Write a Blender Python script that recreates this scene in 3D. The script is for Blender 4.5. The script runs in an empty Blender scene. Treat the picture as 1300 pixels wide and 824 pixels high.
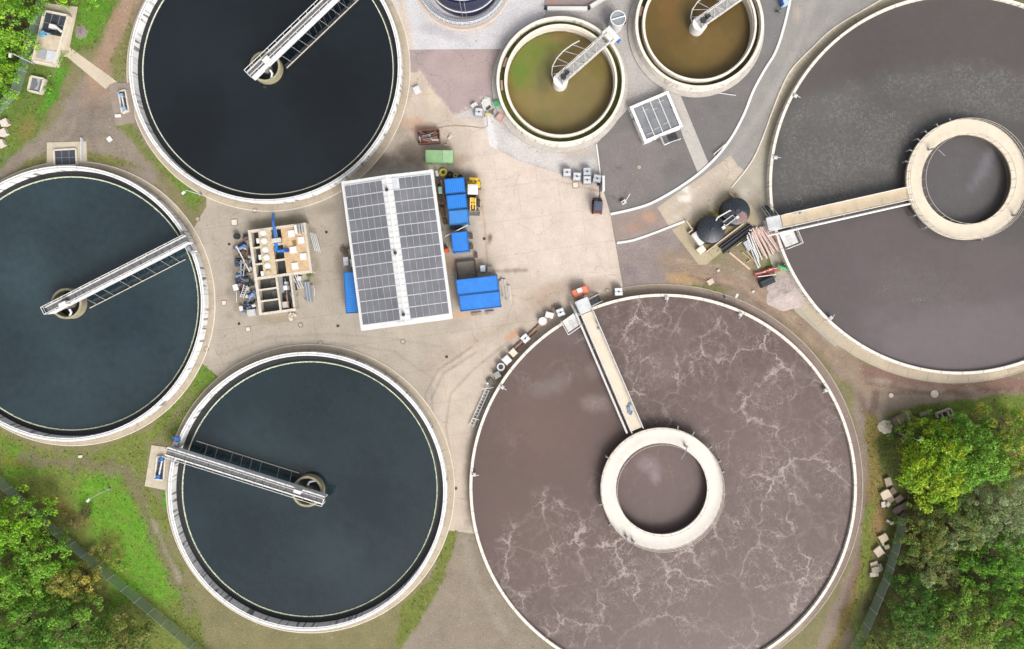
import bpy, math, random
import numpy as np
from mathutils import Vector
random.seed(7)
R = math.radians
S, H, CX, CY, K = 0.12, 104.0, 650.0, 367.0, 0.60
sc = bpy.context.scene
col = sc.collection

# ---------------------------------------------------------------- helpers
def W(px, py, z=0.0):
    s = S * (H - z) / H
    return ((px - CX) * s, (CY - py) * s, z)
def pxs(z): return S * (H - z) / H
def lin(c):
    c = c / 255.0
    return c / 12.92 if c <= 0.04045 else ((c + 0.055) / 1.055) ** 2.4
def A(r, g, b, k=K):
    return (lin(r) * k, lin(g) * k, lin(b) * k)

class MB:
    def __init__(s): s.v = []; s.f = []; s.c = None
    def add(s, vs, fs):
        n = len(s.v); s.v += vs; s.f += [tuple(i + n for i in f) for f in fs]; return s
    def box(s, c, size, rz=0.0, ry=0.0, taper=1.0):
        x, y, z = [a / 2 for a in size]; vs = []
        ca, sa = math.cos(rz), math.sin(rz); cb, sb = math.cos(ry), math.sin(ry)
        for k in (-1, 1):
            t = taper if k > 0 else 1.0
            for (i, j) in ((-1, -1), (1, -1), (1, 1), (-1, 1)):
                a, b, d = i * x * t, j * y * t, k * z
                a, d = a * cb + d * sb, -a * sb + d * cb
                vs.append((c[0] + a * ca - b * sa, c[1] + a * sa + b * ca, c[2] + d))
        return s.add(vs, [(3, 2, 1, 0), (4, 5, 6, 7), (0, 1, 5, 4), (1, 2, 6, 5), (2, 3, 7, 6), (3, 0, 4, 7)])
    def prism(s, pts, z0, z1):
        n = len(pts)
        a = sum(pts[i][0] * pts[(i + 1) % n][1] - pts[(i + 1) % n][0] * pts[i][1] for i in range(n))
        if a < 0: pts = pts[::-1]
        vs = [(p[0], p[1], z0) for p in pts] + [(p[0], p[1], z1) for p in pts]
        fs = [tuple(range(n - 1, -1, -1)), tuple(range(n, 2 * n))]
        fs += [(i, (i + 1) % n, n + (i + 1) % n, n + i) for i in range(n)]
        return s.add(vs, fs)
    def lathe(s, prof, c=(0, 0, 0), n=32, closed=False, a0=0.0, a1=None):
        full = a1 is None
        if full: a1 = a0 + 2 * math.pi
        m = len(prof); vs = []; cnt = n if full else n + 1
        for i in range(cnt):
            a = a0 + (a1 - a0) * i / n
            for (r, z) in prof: vs.append((c[0] + r * math.cos(a), c[1] + r * math.sin(a), c[2] + z))
        fs = []
        for i in range(n):
            j = (i + 1) % cnt
            for k in range(m if closed else m - 1):
                l = (k + 1) % m
                fs.append((i * m + k, j * m + k, j * m + l, i * m + l))
        if not full and closed:
            fs.append(tuple(range(m))); fs.append(tuple(range((cnt - 1) * m, cnt * m))[::-1])
        return s.add(vs, fs)
    def ring(s, c, r0, r1, z0, z1, n=96, a0=0.0, a1=None):
        return s.lathe([(r0, z0), (r1, z0), (r1, z1), (r0, z1)], (c[0], c[1], 0), n, True, a0, a1)
    def cyl(s, c, r, z0, z1, n=24, r2=None):
        r2 = r if r2 is None else r2
        return s.lathe([(0, z0), (r, z0), (r2, z1), (0, z1)], (c[0], c[1], 0), n)
    def tube(s, pts, r, n=6, r2=None):
        pts = [Vector(p) for p in pts]; m = len(pts); base = len(s.v); vs = []; fs = []
        for i, p in enumerate(pts):
            d = (pts[min(i + 1, m - 1)] - pts[max(i - 1, 0)]).normalized()
            up = Vector((0, 0, 1)) if abs(d.z) < 0.9 else Vector((1, 0, 0))
            u = d.cross(up).normalized(); w = u.cross(d)
            rr = r if r2 is None else r + (r2 - r) * i / max(1, m - 1)
            for k in range(n):
                a = 2 * math.pi * k / n
                q = p + (u * math.cos(a) + w * math.sin(a)) * rr
                vs.append(tuple(q))
        for i in range(m - 1):
            for k in range(n):
                l = (k + 1) % n
                fs.append((i * n + k, i * n + l, (i + 1) * n + l, (i + 1) * n + k))
        fs.append(tuple(range(n))[::-1]); fs.append(tuple(range((m - 1) * n, m * n)))
        return s.add(vs, fs)
    def bar(s, p, q, w, h):
        p = Vector(p); q = Vector(q); d = (q - p)
        L = d.length; d.normalize()
        up = Vector((0, 0, 1)) if abs(d.z) < 0.95 else Vector((1, 0, 0))
        u = d.cross(up).normalized() * (w / 2); t = u.cross(d).normalized() * (h / 2)
        vs = [tuple(b + a + c) for b in (p, q) for (a, c) in ((-u, -t), (u, -t), (u, t), (-u, t))]
        return s.add(vs, [(0, 1, 2, 3), (7, 6, 5, 4), (0, 4, 5, 1), (1, 5, 6, 2), (2, 6, 7, 3), (3, 7, 4, 0)])

def obj(name, mb, m, parent=None, world=False, smooth=False):
    me = bpy.data.meshes.new(name)
    vs = mb.v
    if world and parent is not None:
        p = parent
        while p.parent is not None: p = p.parent
        lx, ly, lz = p.location; vs = [(a - lx, b - ly, c - lz) for a, b, c in vs]
    me.from_pydata(vs, [], mb.f); me.update()
    if mb.c is not None:
        at = me.attributes.new('Col', 'FLOAT_COLOR', 'CORNER')
        arr = np.repeat(np.array([tuple(c) + (1.0,) for c in mb.c], dtype=np.float32), [len(f) for f in mb.f], axis=0)
        at.data.foreach_set('color', arr.ravel())
    if smooth:
        me.polygons.foreach_set('use_smooth', [True] * len(me.polygons)); me.set_sharp_from_angle(angle=R(35))
    me.materials.append(m)
    o = bpy.data.objects.new(name, me); col.objects.link(o)
    if parent is not None: o.parent = parent
    return o
def thing(name, label, cat, loc=(0, 0, 0), rz=0.0, group=None):
    o = bpy.data.objects.new(name, None); col.objects.link(o); o.empty_display_size = 0.5
    o.location = loc; o.rotation_euler = (0, 0, rz); tag(o, label, cat, group); return o
def tag(o, label, cat, group=None):
    o['label'] = label; o['category'] = cat
    if group: o['group'] = group
    return o
def copy_tree(o, parent=None):
    c = o.copy(); col.objects.link(c)
    if parent is not None: c.parent = parent
    for ch in [x for x in bpy.data.objects if x.parent == o]: copy_tree(ch, c)
    return c
def single(name, mb, m, label, cat, group=None, smooth=False):
    """a thing that is one mesh, given in world coordinates; origin put at its base"""
    xs = [v[0] for v in mb.v]; ys = [v[1] for v in mb.v]; zs = [v[2] for v in mb.v]
    c = ((min(xs) + max(xs)) / 2, (min(ys) + max(ys)) / 2, min(zs))
    mb.v = [(a - c[0], b - c[1], d - c[2]) for a, b, d in mb.v]
    o = obj(name, mb, m, smooth=smooth); o.location = c; return tag(o, label, cat, group)

# ---------------------------------------------------------------- numpy noise
rng = np.random.RandomState(3)
LAT = rng.rand(256, 256)
def vnoise(x, y):
    xi = np.floor(x).astype(int); yi = np.floor(y).astype(int); fx = x - xi; fy = y - yi
    fx = fx * fx * (3 - 2 * fx); fy = fy * fy * (3 - 2 * fy)
    g = lambda i, j: LAT[(xi + i) & 255, (yi + j) & 255]
    return (g(0, 0) * (1 - fx) + g(1, 0) * fx) * (1 - fy) + (g(0, 1) * (1 - fx) + g(1, 1) * fx) * fy
def fbm(x, y, o=4):
    t = 0; a = 0.5; n = 0
    for k in range(o):
        t = t + a * vnoise(x + 17.3 * k, y - 9.1 * k); n += a; a *= 0.55; x = x * 2.03; y = y * 2.03
    return t / n * 2 - 1
def sstep(d, w): t = np.clip(0.5 - d / (2 * max(w, 1e-3)), 0, 1); return t * t * (3 - 2 * t)
def sdpoly(x, y, pts):
    d = np.full(x.shape, 1e18); ins = np.zeros(x.shape, bool); n = len(pts)
    for i in range(n):
        ax, ay = pts[i]; bx, by = pts[(i + 1) % n]
        ex, ey = bx - ax, by - ay; wx, wy = x - ax, y - ay
        t = np.clip((wx * ex + wy * ey) / (ex * ex + ey * ey + 1e-9), 0, 1)
        d = np.minimum(d, (wx - ex * t) ** 2 + (wy - ey * t) ** 2)
        if ay != by:
            c = ((ay > y) != (by > y)) & (x < (bx - ax) * (y - ay) / (by - ay) + ax); ins ^= c
    d = np.sqrt(d); return np.where(ins, -d, d)
def sdline(x, y, pts):
    d = np.full(x.shape, 1e18)
    for i in range(len(pts) - 1):
        ax, ay = pts[i]; bx, by = pts[i + 1]; ex, ey = bx - ax, by - ay; wx, wy = x - ax, y - ay
        t = np.clip((wx * ex + wy * ey) / (ex * ex + ey * ey + 1e-9), 0, 1)
        d = np.minimum(d, (wx - ex * t) ** 2 + (wy - ey * t) ** 2)
    return np.sqrt(d)
def evalw(L, x, y):
    k = L[0]
    if k == 'poly':   # pts, rgb, soft, noise, strength
        _, pts, _, soft, na, st = L
        return sstep(sdpoly(x, y, pts) + na * fbm(x / 18, y / 18), soft) * st
    if k == 'line':
        _, pts, w, _, soft, na, st = L
        return sstep(sdline(x, y, pts) - w / 2 + na * fbm(x / 9 + 5, y / 9), soft) * st
    if k == 'blob':
        _, bx, by, rx, ry, an, _, st = L
        c, s_ = math.cos(R(an)), math.sin(R(an)); dx, dy = x - bx, y - by
        u = (dx * c + dy * s_) / rx; v = (-dx * s_ + dy * c) / ry
        d = np.sqrt(u * u + v * v) + 0.45 * fbm(x / 10 + bx, y / 10 + by)
        return sstep(d - 0.75, 0.45) * st
    if k == 'circ':
        _, bx, by, r, _, soft, na, st = L
        return sstep(np.hypot(x - bx, y - by) - r + na * fbm(x / 14, y / 14), soft) * st
def rgbof(L): return {'poly': L[2], 'line': L[3] if L[0] == 'line' else None, 'blob': L[6] if L[0] == 'blob' else None, 'circ': L[4] if L[0] == 'circ' else None}[L[0]]
def layered(base, layers, x, y):
    c = np.zeros(x.shape + (3,)); c[:] = A(*base)
    for L in layers:
        w = evalw(L, x, y)[..., None]; c = c * (1 - w) + np.array(A(*rgbof(L))) * w
    return c
def layered1(layers, x, y):
    m = np.zeros(x.shape)
    for L in layers: w = evalw(L, x, y); m = m * (1 - abs(w)) + np.clip(w, 0, 1)
    return m

def clipgrid(poly, step):
    """cut a polygon into grid cells, shared vertices"""
    def clip(P, ax, v, sign):
        out = []
        for i in range(len(P)):
            a, b = P[i], P[(i + 1) % len(P)]
            da, db = sign * (a[ax] - v), sign * (b[ax] - v)
            if da >= 0: out.append(a)
            if (da > 0 and db < 0) or (da < 0 and db > 0):
                t = da / (da - db); out.append((a[0] + (b[0] - a[0]) * t, a[1] + (b[1] - a[1]) * t))
        return out
    a = sum(poly[i][0] * poly[(i + 1) % len(poly)][1] - poly[(i + 1) % len(poly)][0] * poly[i][1] for i in range(len(poly)))
    if a < 0: poly = poly[::-1]
    vs = {}; vl = []; fs = []
    def vid(p):
        k = (round(p[0] * 500), round(p[1] * 500))
        if k not in vs: vs[k] = len(vl); vl.append(p)
        return vs[k]
    xs = [p[0] for p in poly]; x = math.floor(min(xs) / step) * step
    rest = poly
    while x < max(xs):
        st = clip(clip(rest, 0, x, 1), 0, x + step, -1)
        if len(st) > 2:
            ys = [p[1] for p in st]; y = math.floor(min(ys) / step) * step
            while y < max(ys):
                c = clip(clip(st, 1, y, 1), 1, y + step, -1)
                if len(c) > 2:
                    ids = []
                    for p in c:
                        i = vid(p)
                        if not ids or ids[-1] != i: ids.append(i)
                    if len(ids) > 1 and ids[0] == ids[-1]: ids.pop()
                    if len(ids) > 2 and len(set(ids)) == len(ids): fs.append(ids)
                    elif len(ids) > 2:
                        q = []
                        for i in ids:
                            if i not in q: q.append(i)
                        if len(q) > 2: fs.append(q)
                y += step
        x += step
    return vl, fs
def sheet(name, pts, z, step, base, layers, m, mask=None, world=False, kind='structure', skirt=False):
    pw = pts if world else [W(p[0], p[1], z)[:2] for p in pts]
    vl, fs = clipgrid(pw, step)
    me = bpy.data.meshes.new(name); me.from_pydata([(a, b, z) for a, b in vl], [], fs); me.update()
    v = np.array(vl); s = pxs(z); paint(me, v[:, 0] / s + CX, CY - v[:, 1] / s, base, layers, mask)
    me.materials.append(m); o = bpy.data.objects.new(name, me); col.objects.link(o)
    if kind: o['kind'] = kind
    return o
def paint(me, x, y, base, layers, mask):
    c = layered(base, layers, x, y)
    at = me.attributes.new('Col', 'FLOAT_COLOR', 'POINT')
    at.data.foreach_set('color', np.concatenate([c, np.ones((len(c), 1))], 1).astype(np.float32).ravel())
    am = me.attributes.new('msk', 'FLOAT', 'POINT')
    am.data.foreach_set('value', (layered1(mask, x, y) if mask else np.zeros(len(c))).astype(np.float32))

# ---------------------------------------------------------------- materials
class NT:
    def __init__(s, name):
        s.m = bpy.data.materials.new(name); s.m.use_nodes = True; s.t = s.m.node_tree
        s.b = s.t.nodes['Principled BSDF']; s.geo = s.t.nodes.new('ShaderNodeNewGeometry').outputs['Position']
    def n(s, typ, **k):
        nd = s.t.nodes.new(typ)
        for a, v in k.items():
            if a.startswith('i_'):
                key = a[2:]; key = int(key) if key.isdigit() else key.replace('_', ' ')
                if hasattr(v, 'is_output'): s.t.links.new(v, nd.inputs[key])
                else: nd.inputs[key].default_value = v
            else: setattr(nd, a, v)
        return nd
    def noise(s, scale, detail=3, rough=0.5, vec=None, dist=0.0):
        return s.n('ShaderNodeTexNoise', i_Vector=vec or s.geo, i_Scale=scale, i_Detail=detail, i_Roughness=rough, i_Distortion=dist).outputs['Fac']
    def ramp(s, v, a, b, c=0.0, d=1.0):
        return s.n('ShaderNodeMapRange', i_Value=v, i_1=a, i_2=b, i_3=c, i_4=d).outputs[0]
    def math(s, op, a, b=0.0, c=0.0): return s.n('ShaderNodeMath', operation=op, i_0=a, i_1=b, i_2=c).outputs[0]
    def mix(s, f, a, b, mode='MIX'):
        nd = s.n('ShaderNodeMix', data_type='RGBA', blend_type=mode)
        for i, v in ((0, f), (6, a), (7, b)):
            if hasattr(v, 'is_output'): s.t.links.new(v, nd.inputs[i])
            else: nd.inputs[i].default_value = v if i == 0 else (tuple(v) + (1.0,))[:4]
        return nd.outputs[2]
    def scl(s, c, f):
        nd = s.n('ShaderNodeVectorMath', operation='SCALE')
        s.t.links.new(c, nd.inputs[0])
        s.t.links.new(f, nd.inputs['Scale']); return nd.outputs[0]
    def attr(s, nm, o='Color'): return s.n('ShaderNodeAttribute', attribute_name=nm).outputs[o]
    def bump(s, h, st, dist=0.1):
        s.t.links.new(s.n('ShaderNodeBump', i_Height=h, i_Strength=st, i_Distance=dist).outputs[0], s.b.inputs['Normal'])
    def joints(s, cc, ctr, n, wd=.012, dark=(110, 102, 88), k=.75):
        x = s.n('ShaderNodeSeparateXYZ', i_0=s.geo); dx = s.math('SUBTRACT', x.outputs[0], ctr[0]); dy = s.math('SUBTRACT', x.outputs[1], ctr[1])
        f = s.math('FRACT', s.math('MULTIPLY', s.math('ADD', s.math('ARCTAN2', dy, dx), 7.0), n / (2 * math.pi)))
        return s.mix(s.math('MULTIPLY', s.ramp(s.math('ABSOLUTE', s.math('SUBTRACT', f, .5)), 0, wd * 2, 1, 0), k), cc, A(*dark))
    def out(s, c, rough=0.8, metal=0.0, spec=None):
        if hasattr(c, 'is_output'): s.t.links.new(c, s.b.inputs['Base Color'])
        else: s.b.inputs['Base Color'].default_value = tuple(c) + (1.0,)
        if hasattr(rough, 'is_output'): s.t.links.new(rough, s.b.inputs['Roughness'])
        else: s.b.inputs['Roughness'].default_value = rough
        s.b.inputs['Metallic'].default_value = metal
        if spec is not None: s.b.inputs['Specular IOR Level'].default_value = spec
        return s.m
_mc = {}
def mat(c, rough=0.7, var=0.18, scale=1.2, metal=0.0, dirt=0.0, spec=None):
    """plain surface with uneven wear; c is the colour in the photograph"""
    key = (c, rough, var, scale, metal, dirt)
    if key in _mc: return _mc[key]
    t = NT('surface_%d_%d_%d' % c)
    n1 = t.noise(scale, 4, 0.6); n2 = t.noise(scale * 7, 2, 0.5)
    f = t.math('ADD', t.ramp(n1, 0.25, 0.75, 1 - var, 1 + var), t.ramp(n2, 0.3, 0.7, -var * 0.4, var * 0.4))
    base = t.n('ShaderNodeRGB'); base.outputs[0].default_value = A(*c) + (1,)
    cc = t.scl(base.outputs[0], f)
    if dirt: cc = t.mix(t.ramp(t.noise(scale * 2.3, 5, 0.7), 0.5, 0.75, 0, dirt), cc, A(110, 98, 80))
    _mc[key] = t.out(cc, rough, metal, spec); return _mc[key]

def ground_mat(name, fine=0.16, mid=0.12, speck=0.25, grass=False, rough=0.9, bumps=0.35, joint=0.0, crack=0.0, ctr=None):
    t = NT(name); c = t.attr('Col')
    f = t.math('ADD', t.ramp(t.noise(0.35, 5, 0.65), 0.3, 0.7, 1 - mid, 1 + mid), t.ramp(t.noise(3.2, 4, 0.7), 0.28, 0.72, -fine, fine))
    f = t.math('ADD', f, t.ramp(t.noise(11, 2, 0.6), 0.35, 0.65, -fine * 0.8, fine * 0.8))
    cc = t.scl(c, f)
    if speck:
        v = t.n('ShaderNodeTexVoronoi', i_Vector=t.geo, i_Scale=1.7, feature='F1')
        m1 = t.ramp(v.outputs['Distance'], 0.10, 0.17, 1, 0)
        cc = t.mix(t.math('MULTIPLY', m1, t.math('MULTIPLY', t.ramp(t.noise(0.5, 3), 0.5, 0.62, 0, 1), speck)), cc, A(225, 218, 205))
        v2 = t.n('ShaderNodeTexVoronoi', i_Vector=t.geo, i_Scale=1.1, feature='F1')
        m2 = t.math('MULTIPLY', t.ramp(v2.outputs['Distance'], 0.09, 0.2, 1, 0), t.ramp(t.noise(0.27, 3), 0.52, 0.65, 0, speck))
        cc = t.mix(m2, cc, A(85, 72, 60))
    if joint:
        rt = t.n('ShaderNodeVectorRotate', i_Vector=t.geo, i_Angle=R(-8)).outputs[0]
        b = t.n('ShaderNodeTexBrick', i_Vector=rt, i_Color1=(1, 1, 1, 1), i_Color2=(.955, .96, .965, 1), i_Mortar=(.62, .58, .54, 1), i_Scale=1.0, i_Mortar_Size=0.045, i_Mortar_Smooth=0.3, i_Brick_Width=6.1, i_Row_Height=5.2)
        cc = t.mix(t.ramp(t.noise(0.08, 2), .35, .6, joint * .35, joint), cc, t.mix(1.0, cc, b.outputs['Color'], 'MULTIPLY'))
    if ctr: cc = t.joints(cc, ctr, 60, .01, (120, 110, 94), .6)
    if crack:
        wv = t.n('ShaderNodeVectorMath', operation='MULTIPLY_ADD', i_0=t.n('ShaderNodeTexNoise', i_Vector=t.geo, i_Scale=0.6, i_Detail=5).outputs['Color'], i_1=(2.5, 2.5, 0), i_2=t.geo).outputs[0]
        v3 = t.n('ShaderNodeTexVoronoi', i_Vector=wv, i_Scale=0.16, feature='DISTANCE_TO_EDGE', voronoi_dimensions='2D')
        cc = t.mix(t.math('MULTIPLY', t.ramp(v3.outputs['Distance'], .0, .012, crack, 0), t.ramp(t.noise(.11, 3), .45, .6, 0, 1)), cc, A(96, 82, 70))
        st = t.ramp(t.noise(0.9, 7, 0.75, None, 1.2), .56, .74, 0, .30)
        cc = t.mix(st, cc, A(150, 132, 114))
        ls = t.ramp(t.noise(1.5, 6, 0.8, None, .4), .60, .72, 0, .35)
        cc = t.mix(ls, cc, A(236, 224, 210))
    if grass:
        m = t.attr('msk', 'Fac')
        g = t.scl(cc, t.ramp(t.noise(2.2, 5, 0.75), 0.3, 0.7, 0.6, 1.4))
        g = t.mix(t.ramp(t.noise(0.45, 7, 0.8), 0.44, 0.64, 0, 0.5), g, A(128, 122, 66))
        g = t.mix(t.ramp(t.noise(1.1, 6, 0.8), 0.52, 0.66, 0, 0.6), g, A(66, 88, 36))
        cc = t.mix(m, cc, g)
    t.bump(t.noise(4.0, 4, 0.7), bumps, 0.15)
    return t.out(cc, rough, 0.0, 0.2)

def water_mat(name, rough=0.04, wave=0.03, foam=None, grain=0.1, wscale=1.3, ior=1.33):
    t = NT(name); c = t.attr('Col')
    cc = t.scl(c, t.math('ADD', t.ramp(t.noise(0.05, 3, 0.5), 0.3, 0.7, 1 - grain, 1 + grain), t.ramp(t.noise(0.9, 4, 0.6), 0.3, 0.7, -grain * .4, grain * .4)))
    rr = rough
    if foam == 'veins':
        m = t.attr('msk', 'Fac')
        off = t.n('ShaderNodeTexNoise', i_Vector=t.geo, i_Scale=0.26, i_Detail=6, i_Roughness=0.65)
        w = t.n('ShaderNodeVectorMath', operation='MULTIPLY_ADD', i_0=off.outputs['Color'], i_1=(6.5, 6.5, 0), i_2=t.geo).outputs[0]
        def cells(scale, wd, vec, seed):
            sh = t.n('ShaderNodeVectorMath', operation='ADD', i_0=vec, i_1=(seed, seed * 2, 0)).outputs[0]
            v = t.n('ShaderNodeTexVoronoi', i_Vector=sh, i_Scale=scale, feature='DISTANCE_TO_EDGE', voronoi_dimensions='2D')
            return t.math('POWER', t.ramp(v.outputs['Distance'], 0.0, wd, 1, 0), 2.2)
        def ridge(scale, wd, dist):
            n = t.math('ABSOLUTE', t.math('SUBTRACT', t.noise(scale, 5, 0.55, None, dist), 0.5))
            return t.math('POWER', t.ramp(n, 0.0, wd, 1, 0), 1.6)
        patch = t.ramp(t.noise(0.14, 3, 0.6), 0.41, 0.58, 0.2, 1)
        patch2 = t.ramp(t.noise(0.45, 3, 0.6), 0.38, 0.58, 0.3, 1)
        vein = t.math('MAXIMUM', t.math('MULTIPLY', cells(0.17, 0.065, w, 3.1), 1.0), t.math('MULTIPLY', ridge(0.30, 0.012, 2.2), 0.85))
        vein = t.math('MAXIMUM', vein, t.math('MULTIPLY', cells(0.42, 0.07, w, 9.7), 0.55))
        vein = t.math('MAXIMUM', vein, t.math('MULTIPLY', ridge(0.7, 0.022, 1.8), 0.45))
        vein = t.math('MULTIPLY', t.math('MULTIPLY', vein, t.math('MULTIPLY', patch, patch2)), m)
        haze = t.math('MULTIPLY', t.ramp(t.noise(0.3, 6, 0.68, None, 1.0), 0.52, 0.8, 0, 0.16), m)
        tot = t.math('MINIMUM', t.math('ADD', t.math('MULTIPLY', vein, 0.74), haze), 0.85)
        cc = t.mix(tot, cc, A(212, 198, 190)); rr = t.ramp(tot, 0, 0.5, rough, 0.6)
    elif foam == 'specks':
        m = t.attr('msk', 'Fac')
        v = t.n('ShaderNodeTexVoronoi', i_Vector=t.geo, i_Scale=1.9, feature='F1', voronoi_dimensions='2D')
        sp = t.math('MULTIPLY', t.ramp(v.outputs['Distance'], 0.10, 0.20, 1, 0), t.ramp(t.noise(0.33, 4, 0.75), 0.54, 0.66, 0, 1))
        haze = t.math('MULTIPLY', t.ramp(t.noise(2.2, 6, 0.85), 0.42, 0.7, 0.02, 0.30), t.ramp(t.noise(0.12, 5, 0.7), 0.35, 0.65, .35, 1))
        tot = t.math('MULTIPLY', t.math('MAXIMUM', t.math('MULTIPLY', sp, 0.7), haze), m)
        cc = t.mix(tot, cc, A(190, 190, 188)); rr = t.ramp(tot, 0, 0.5, rough, 0.6)
    t.bump(t.noise(wscale, 4, 0.6, None, 0.5), wave, 0.2)
    m_ = t.out(cc, rr, 0.0, .3 if foam == 'veins' else .5); t.b.inputs['IOR'].default_value = ior; return m_

def wall_mat(name, c, streak=0.5, sc_=3.0, dark=(70, 66, 58), ctr=None, nj=44):
    """concrete with dirt running down its face"""
    t = NT(name)
    flat = t.n('ShaderNodeVectorMath', operation='MULTIPLY', i_0=t.geo, i_1=(1, 1, 0.08)).outputs[0]
    s1 = t.ramp(t.noise(sc_, 2, 0.5, flat), 0.56, 0.64, 0, streak)
    nz = t.n('ShaderNodeSeparateXYZ', i_0=t.n('ShaderNodeNewGeometry').outputs['Normal']).outputs[2]
    vert = t.ramp(t.math('ABSOLUTE', nz), 0.3, 0.6, 1, 0.08)
    f = t.math('ADD', t.ramp(t.noise(0.7, 5, 0.7), 0.3, 0.7, 0.88, 1.1), t.ramp(t.noise(6, 3), 0.3, 0.7, -0.06, 0.06))
    rgb = t.n('ShaderNodeRGB'); rgb.outputs[0].default_value = A(*c) + (1,)
    cc = t.mix(t.math('MULTIPLY', s1, vert), t.scl(rgb.outputs[0], f), A(*dark))
    cc = t.mix(t.ramp(t.noise(1.3, 7, .8), .56, .72, 0, .45), cc, A(150, 142, 122))
    if ctr: cc = t.joints(cc, ctr, nj)
    return t.out(cc, 0.75)

def leaf_mat(name):
    t = NT(name); c = t.attr('Col')
    cc = t.scl(c, t.ramp(t.noise(5, 3), 0.3, 0.7, 0.8, 1.2))
    t.out(cc, 0.6, 0, 0.25)
    tr = t.n('ShaderNodeBsdfTranslucent'); t.t.links.new(cc, tr.inputs[0])
    mx = t.n('ShaderNodeMixShader', i_0=0.28); t.t.links.new(t.b.outputs[0], mx.inputs[1]); t.t.links.new(tr.outputs[0], mx.inputs[2])
    t.t.links.new(mx.outputs[0], t.t.nodes['Material Output'].inputs[0]); return t.m
def ribbed(c, period, ang, rough=0.45, depth=0.35):
    t = NT('ribbed_sheet'); d = (math.cos(ang), math.sin(ang), 0)
    u = t.n('ShaderNodeVectorMath', operation='DOT_PRODUCT', i_0=t.geo, i_1=d).outputs['Value']
    w = t.math('SINE', t.math('MULTIPLY', u, 2 * math.pi / period))
    rgb = t.n('ShaderNodeRGB'); rgb.outputs[0].default_value = A(*c) + (1,)
    cc = t.scl(rgb.outputs[0], t.math('ADD', t.ramp(w, -1, -0.2, 1 - depth, 1.0), t.ramp(t.noise(1.1, 5, 0.7), 0.3, 0.7, -0.12, 0.12)))
    return t.out(cc, rough)

WHITE = mat((236, 234, 230), 0.5, 0.06, 1.5)
WHITE2 = mat((222, 224, 226), 0.5, 0.10, 1.5, 0.0, 0.15)
CREAM = mat((233, 222, 204), 0.8, 0.09, 0.5, 0.0, 0.22)
DECK = mat((236, 222, 200), 0.85, 0.07, 0.45, 0.0, 0.16)
DECKP = mat((240, 232, 222), 0.85, 0.05, 0.45, 0.0, 0.10)
STEEL = mat((205, 208, 212), 0.4, 0.10, 2.0, 0.3)
GREYST = mat((150, 152, 158), 0.55, 0.2, 2.0)
DGRATE = mat((62, 62, 66), 0.7, 0.35, 3.0)
GRATE = mat((112, 112, 118), 0.7, 0.35, 3.0)
BLACK = mat((30, 32, 36), 0.5, 0.3, 1.5)
DARK = mat((52, 52, 56), 0.6, 0.3, 1.5)
BEIGE = mat((214, 198, 172), 0.85, 0.12, 0.8, 0.0, 0.3)
CONC = mat((186, 176, 160), 0.9, 0.14, 0.8, 0.0, 0.35)
BLUE = mat((30, 128, 226), 0.4, 0.10, 1.0)
PBLUE = mat((62, 120, 205), 0.45, 0.12, 1.5)
ORANGE = mat((240, 146, 112), 0.6, 0.14, 1.5)
YELLOW = mat((240, 196, 40), 0.5, 0.12, 1.5)
RED = mat((196, 70, 56), 0.6, 0.2, 1.5)
GREEN = mat((130, 172, 120), 0.6, 0.15, 1.5, 0.0, 0.2)
BGREEN = mat((50, 178, 110), 0.5, 0.15, 2)
RUST = mat((126, 84, 66), 0.85, 0.35, 2.0)
RUBBER = mat((34, 33, 33), 0.8, 0.3, 2.0)
WOOD = mat((176, 150, 120), 0.8, 0.2, 2.0)
PINK = mat((216, 172, 160), 0.7, 0.12, 1.0)
GLASS = mat((40, 52, 62), 0.08, 0.15, 1.0)
TEAL = mat((64, 140, 160), 0.5, 0.2, 2.0)
NAVY = mat((26, 30, 72), 0.3, 0.25, 0.7)
MH = mat((96, 88, 80), 0.8, 0.3, 3.0)
STONE = mat((222, 212, 196), 0.9, 0.15, 2.5, 0.0, 0.3)
BARK = mat((84, 70, 56), 0.9, 0.3, 3.0)
WHTCONC = wall_mat('painted_concrete', (255, 254, 252), 0.8, 2.1)
WCREAM = wall_mat('cream_concrete', (242, 234, 222), 0.4, 2.4)
LEAF = leaf_mat('foliage')

# ---------------------------------------------------------------- tank geometry (px circles measured at the rim height)
def tankc(px, py, z): return W(px, py, z)[:2]
TA = dict(c=tankc(336.5, 84.5, 1.5), ro=20.46, rw=19.06, rk=21.5)
TB = dict(c=tankc(84.5, 385.5, 1.5), ro=20.70, rw=19.27, rk=21.6)
TC = dict(c=tankc(390.2, 624, 1.5), ro=20.93, rw=19.39, rk=21.9)
TD = dict(c=tankc(842, 619, 1.2), ro=29.18, rk=30.5)
TE = dict(c=tankc(1218.8, 233.2, 1.2), ro=28.74, rk=29.9)
TF = dict(c=tankc(711.9, 102, 2.2), ro=9.58, ri=8.42)
TG = dict(c=tankc(888.3, 30.5, 2.2), ro=9.60, ri=8.52)
def circle(c, r, n=128): return [(c[0] + r * math.cos(2 * math.pi * i / n), c[1] + r * math.sin(2 * math.pi * i / n)) for i in range(n)]

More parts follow.
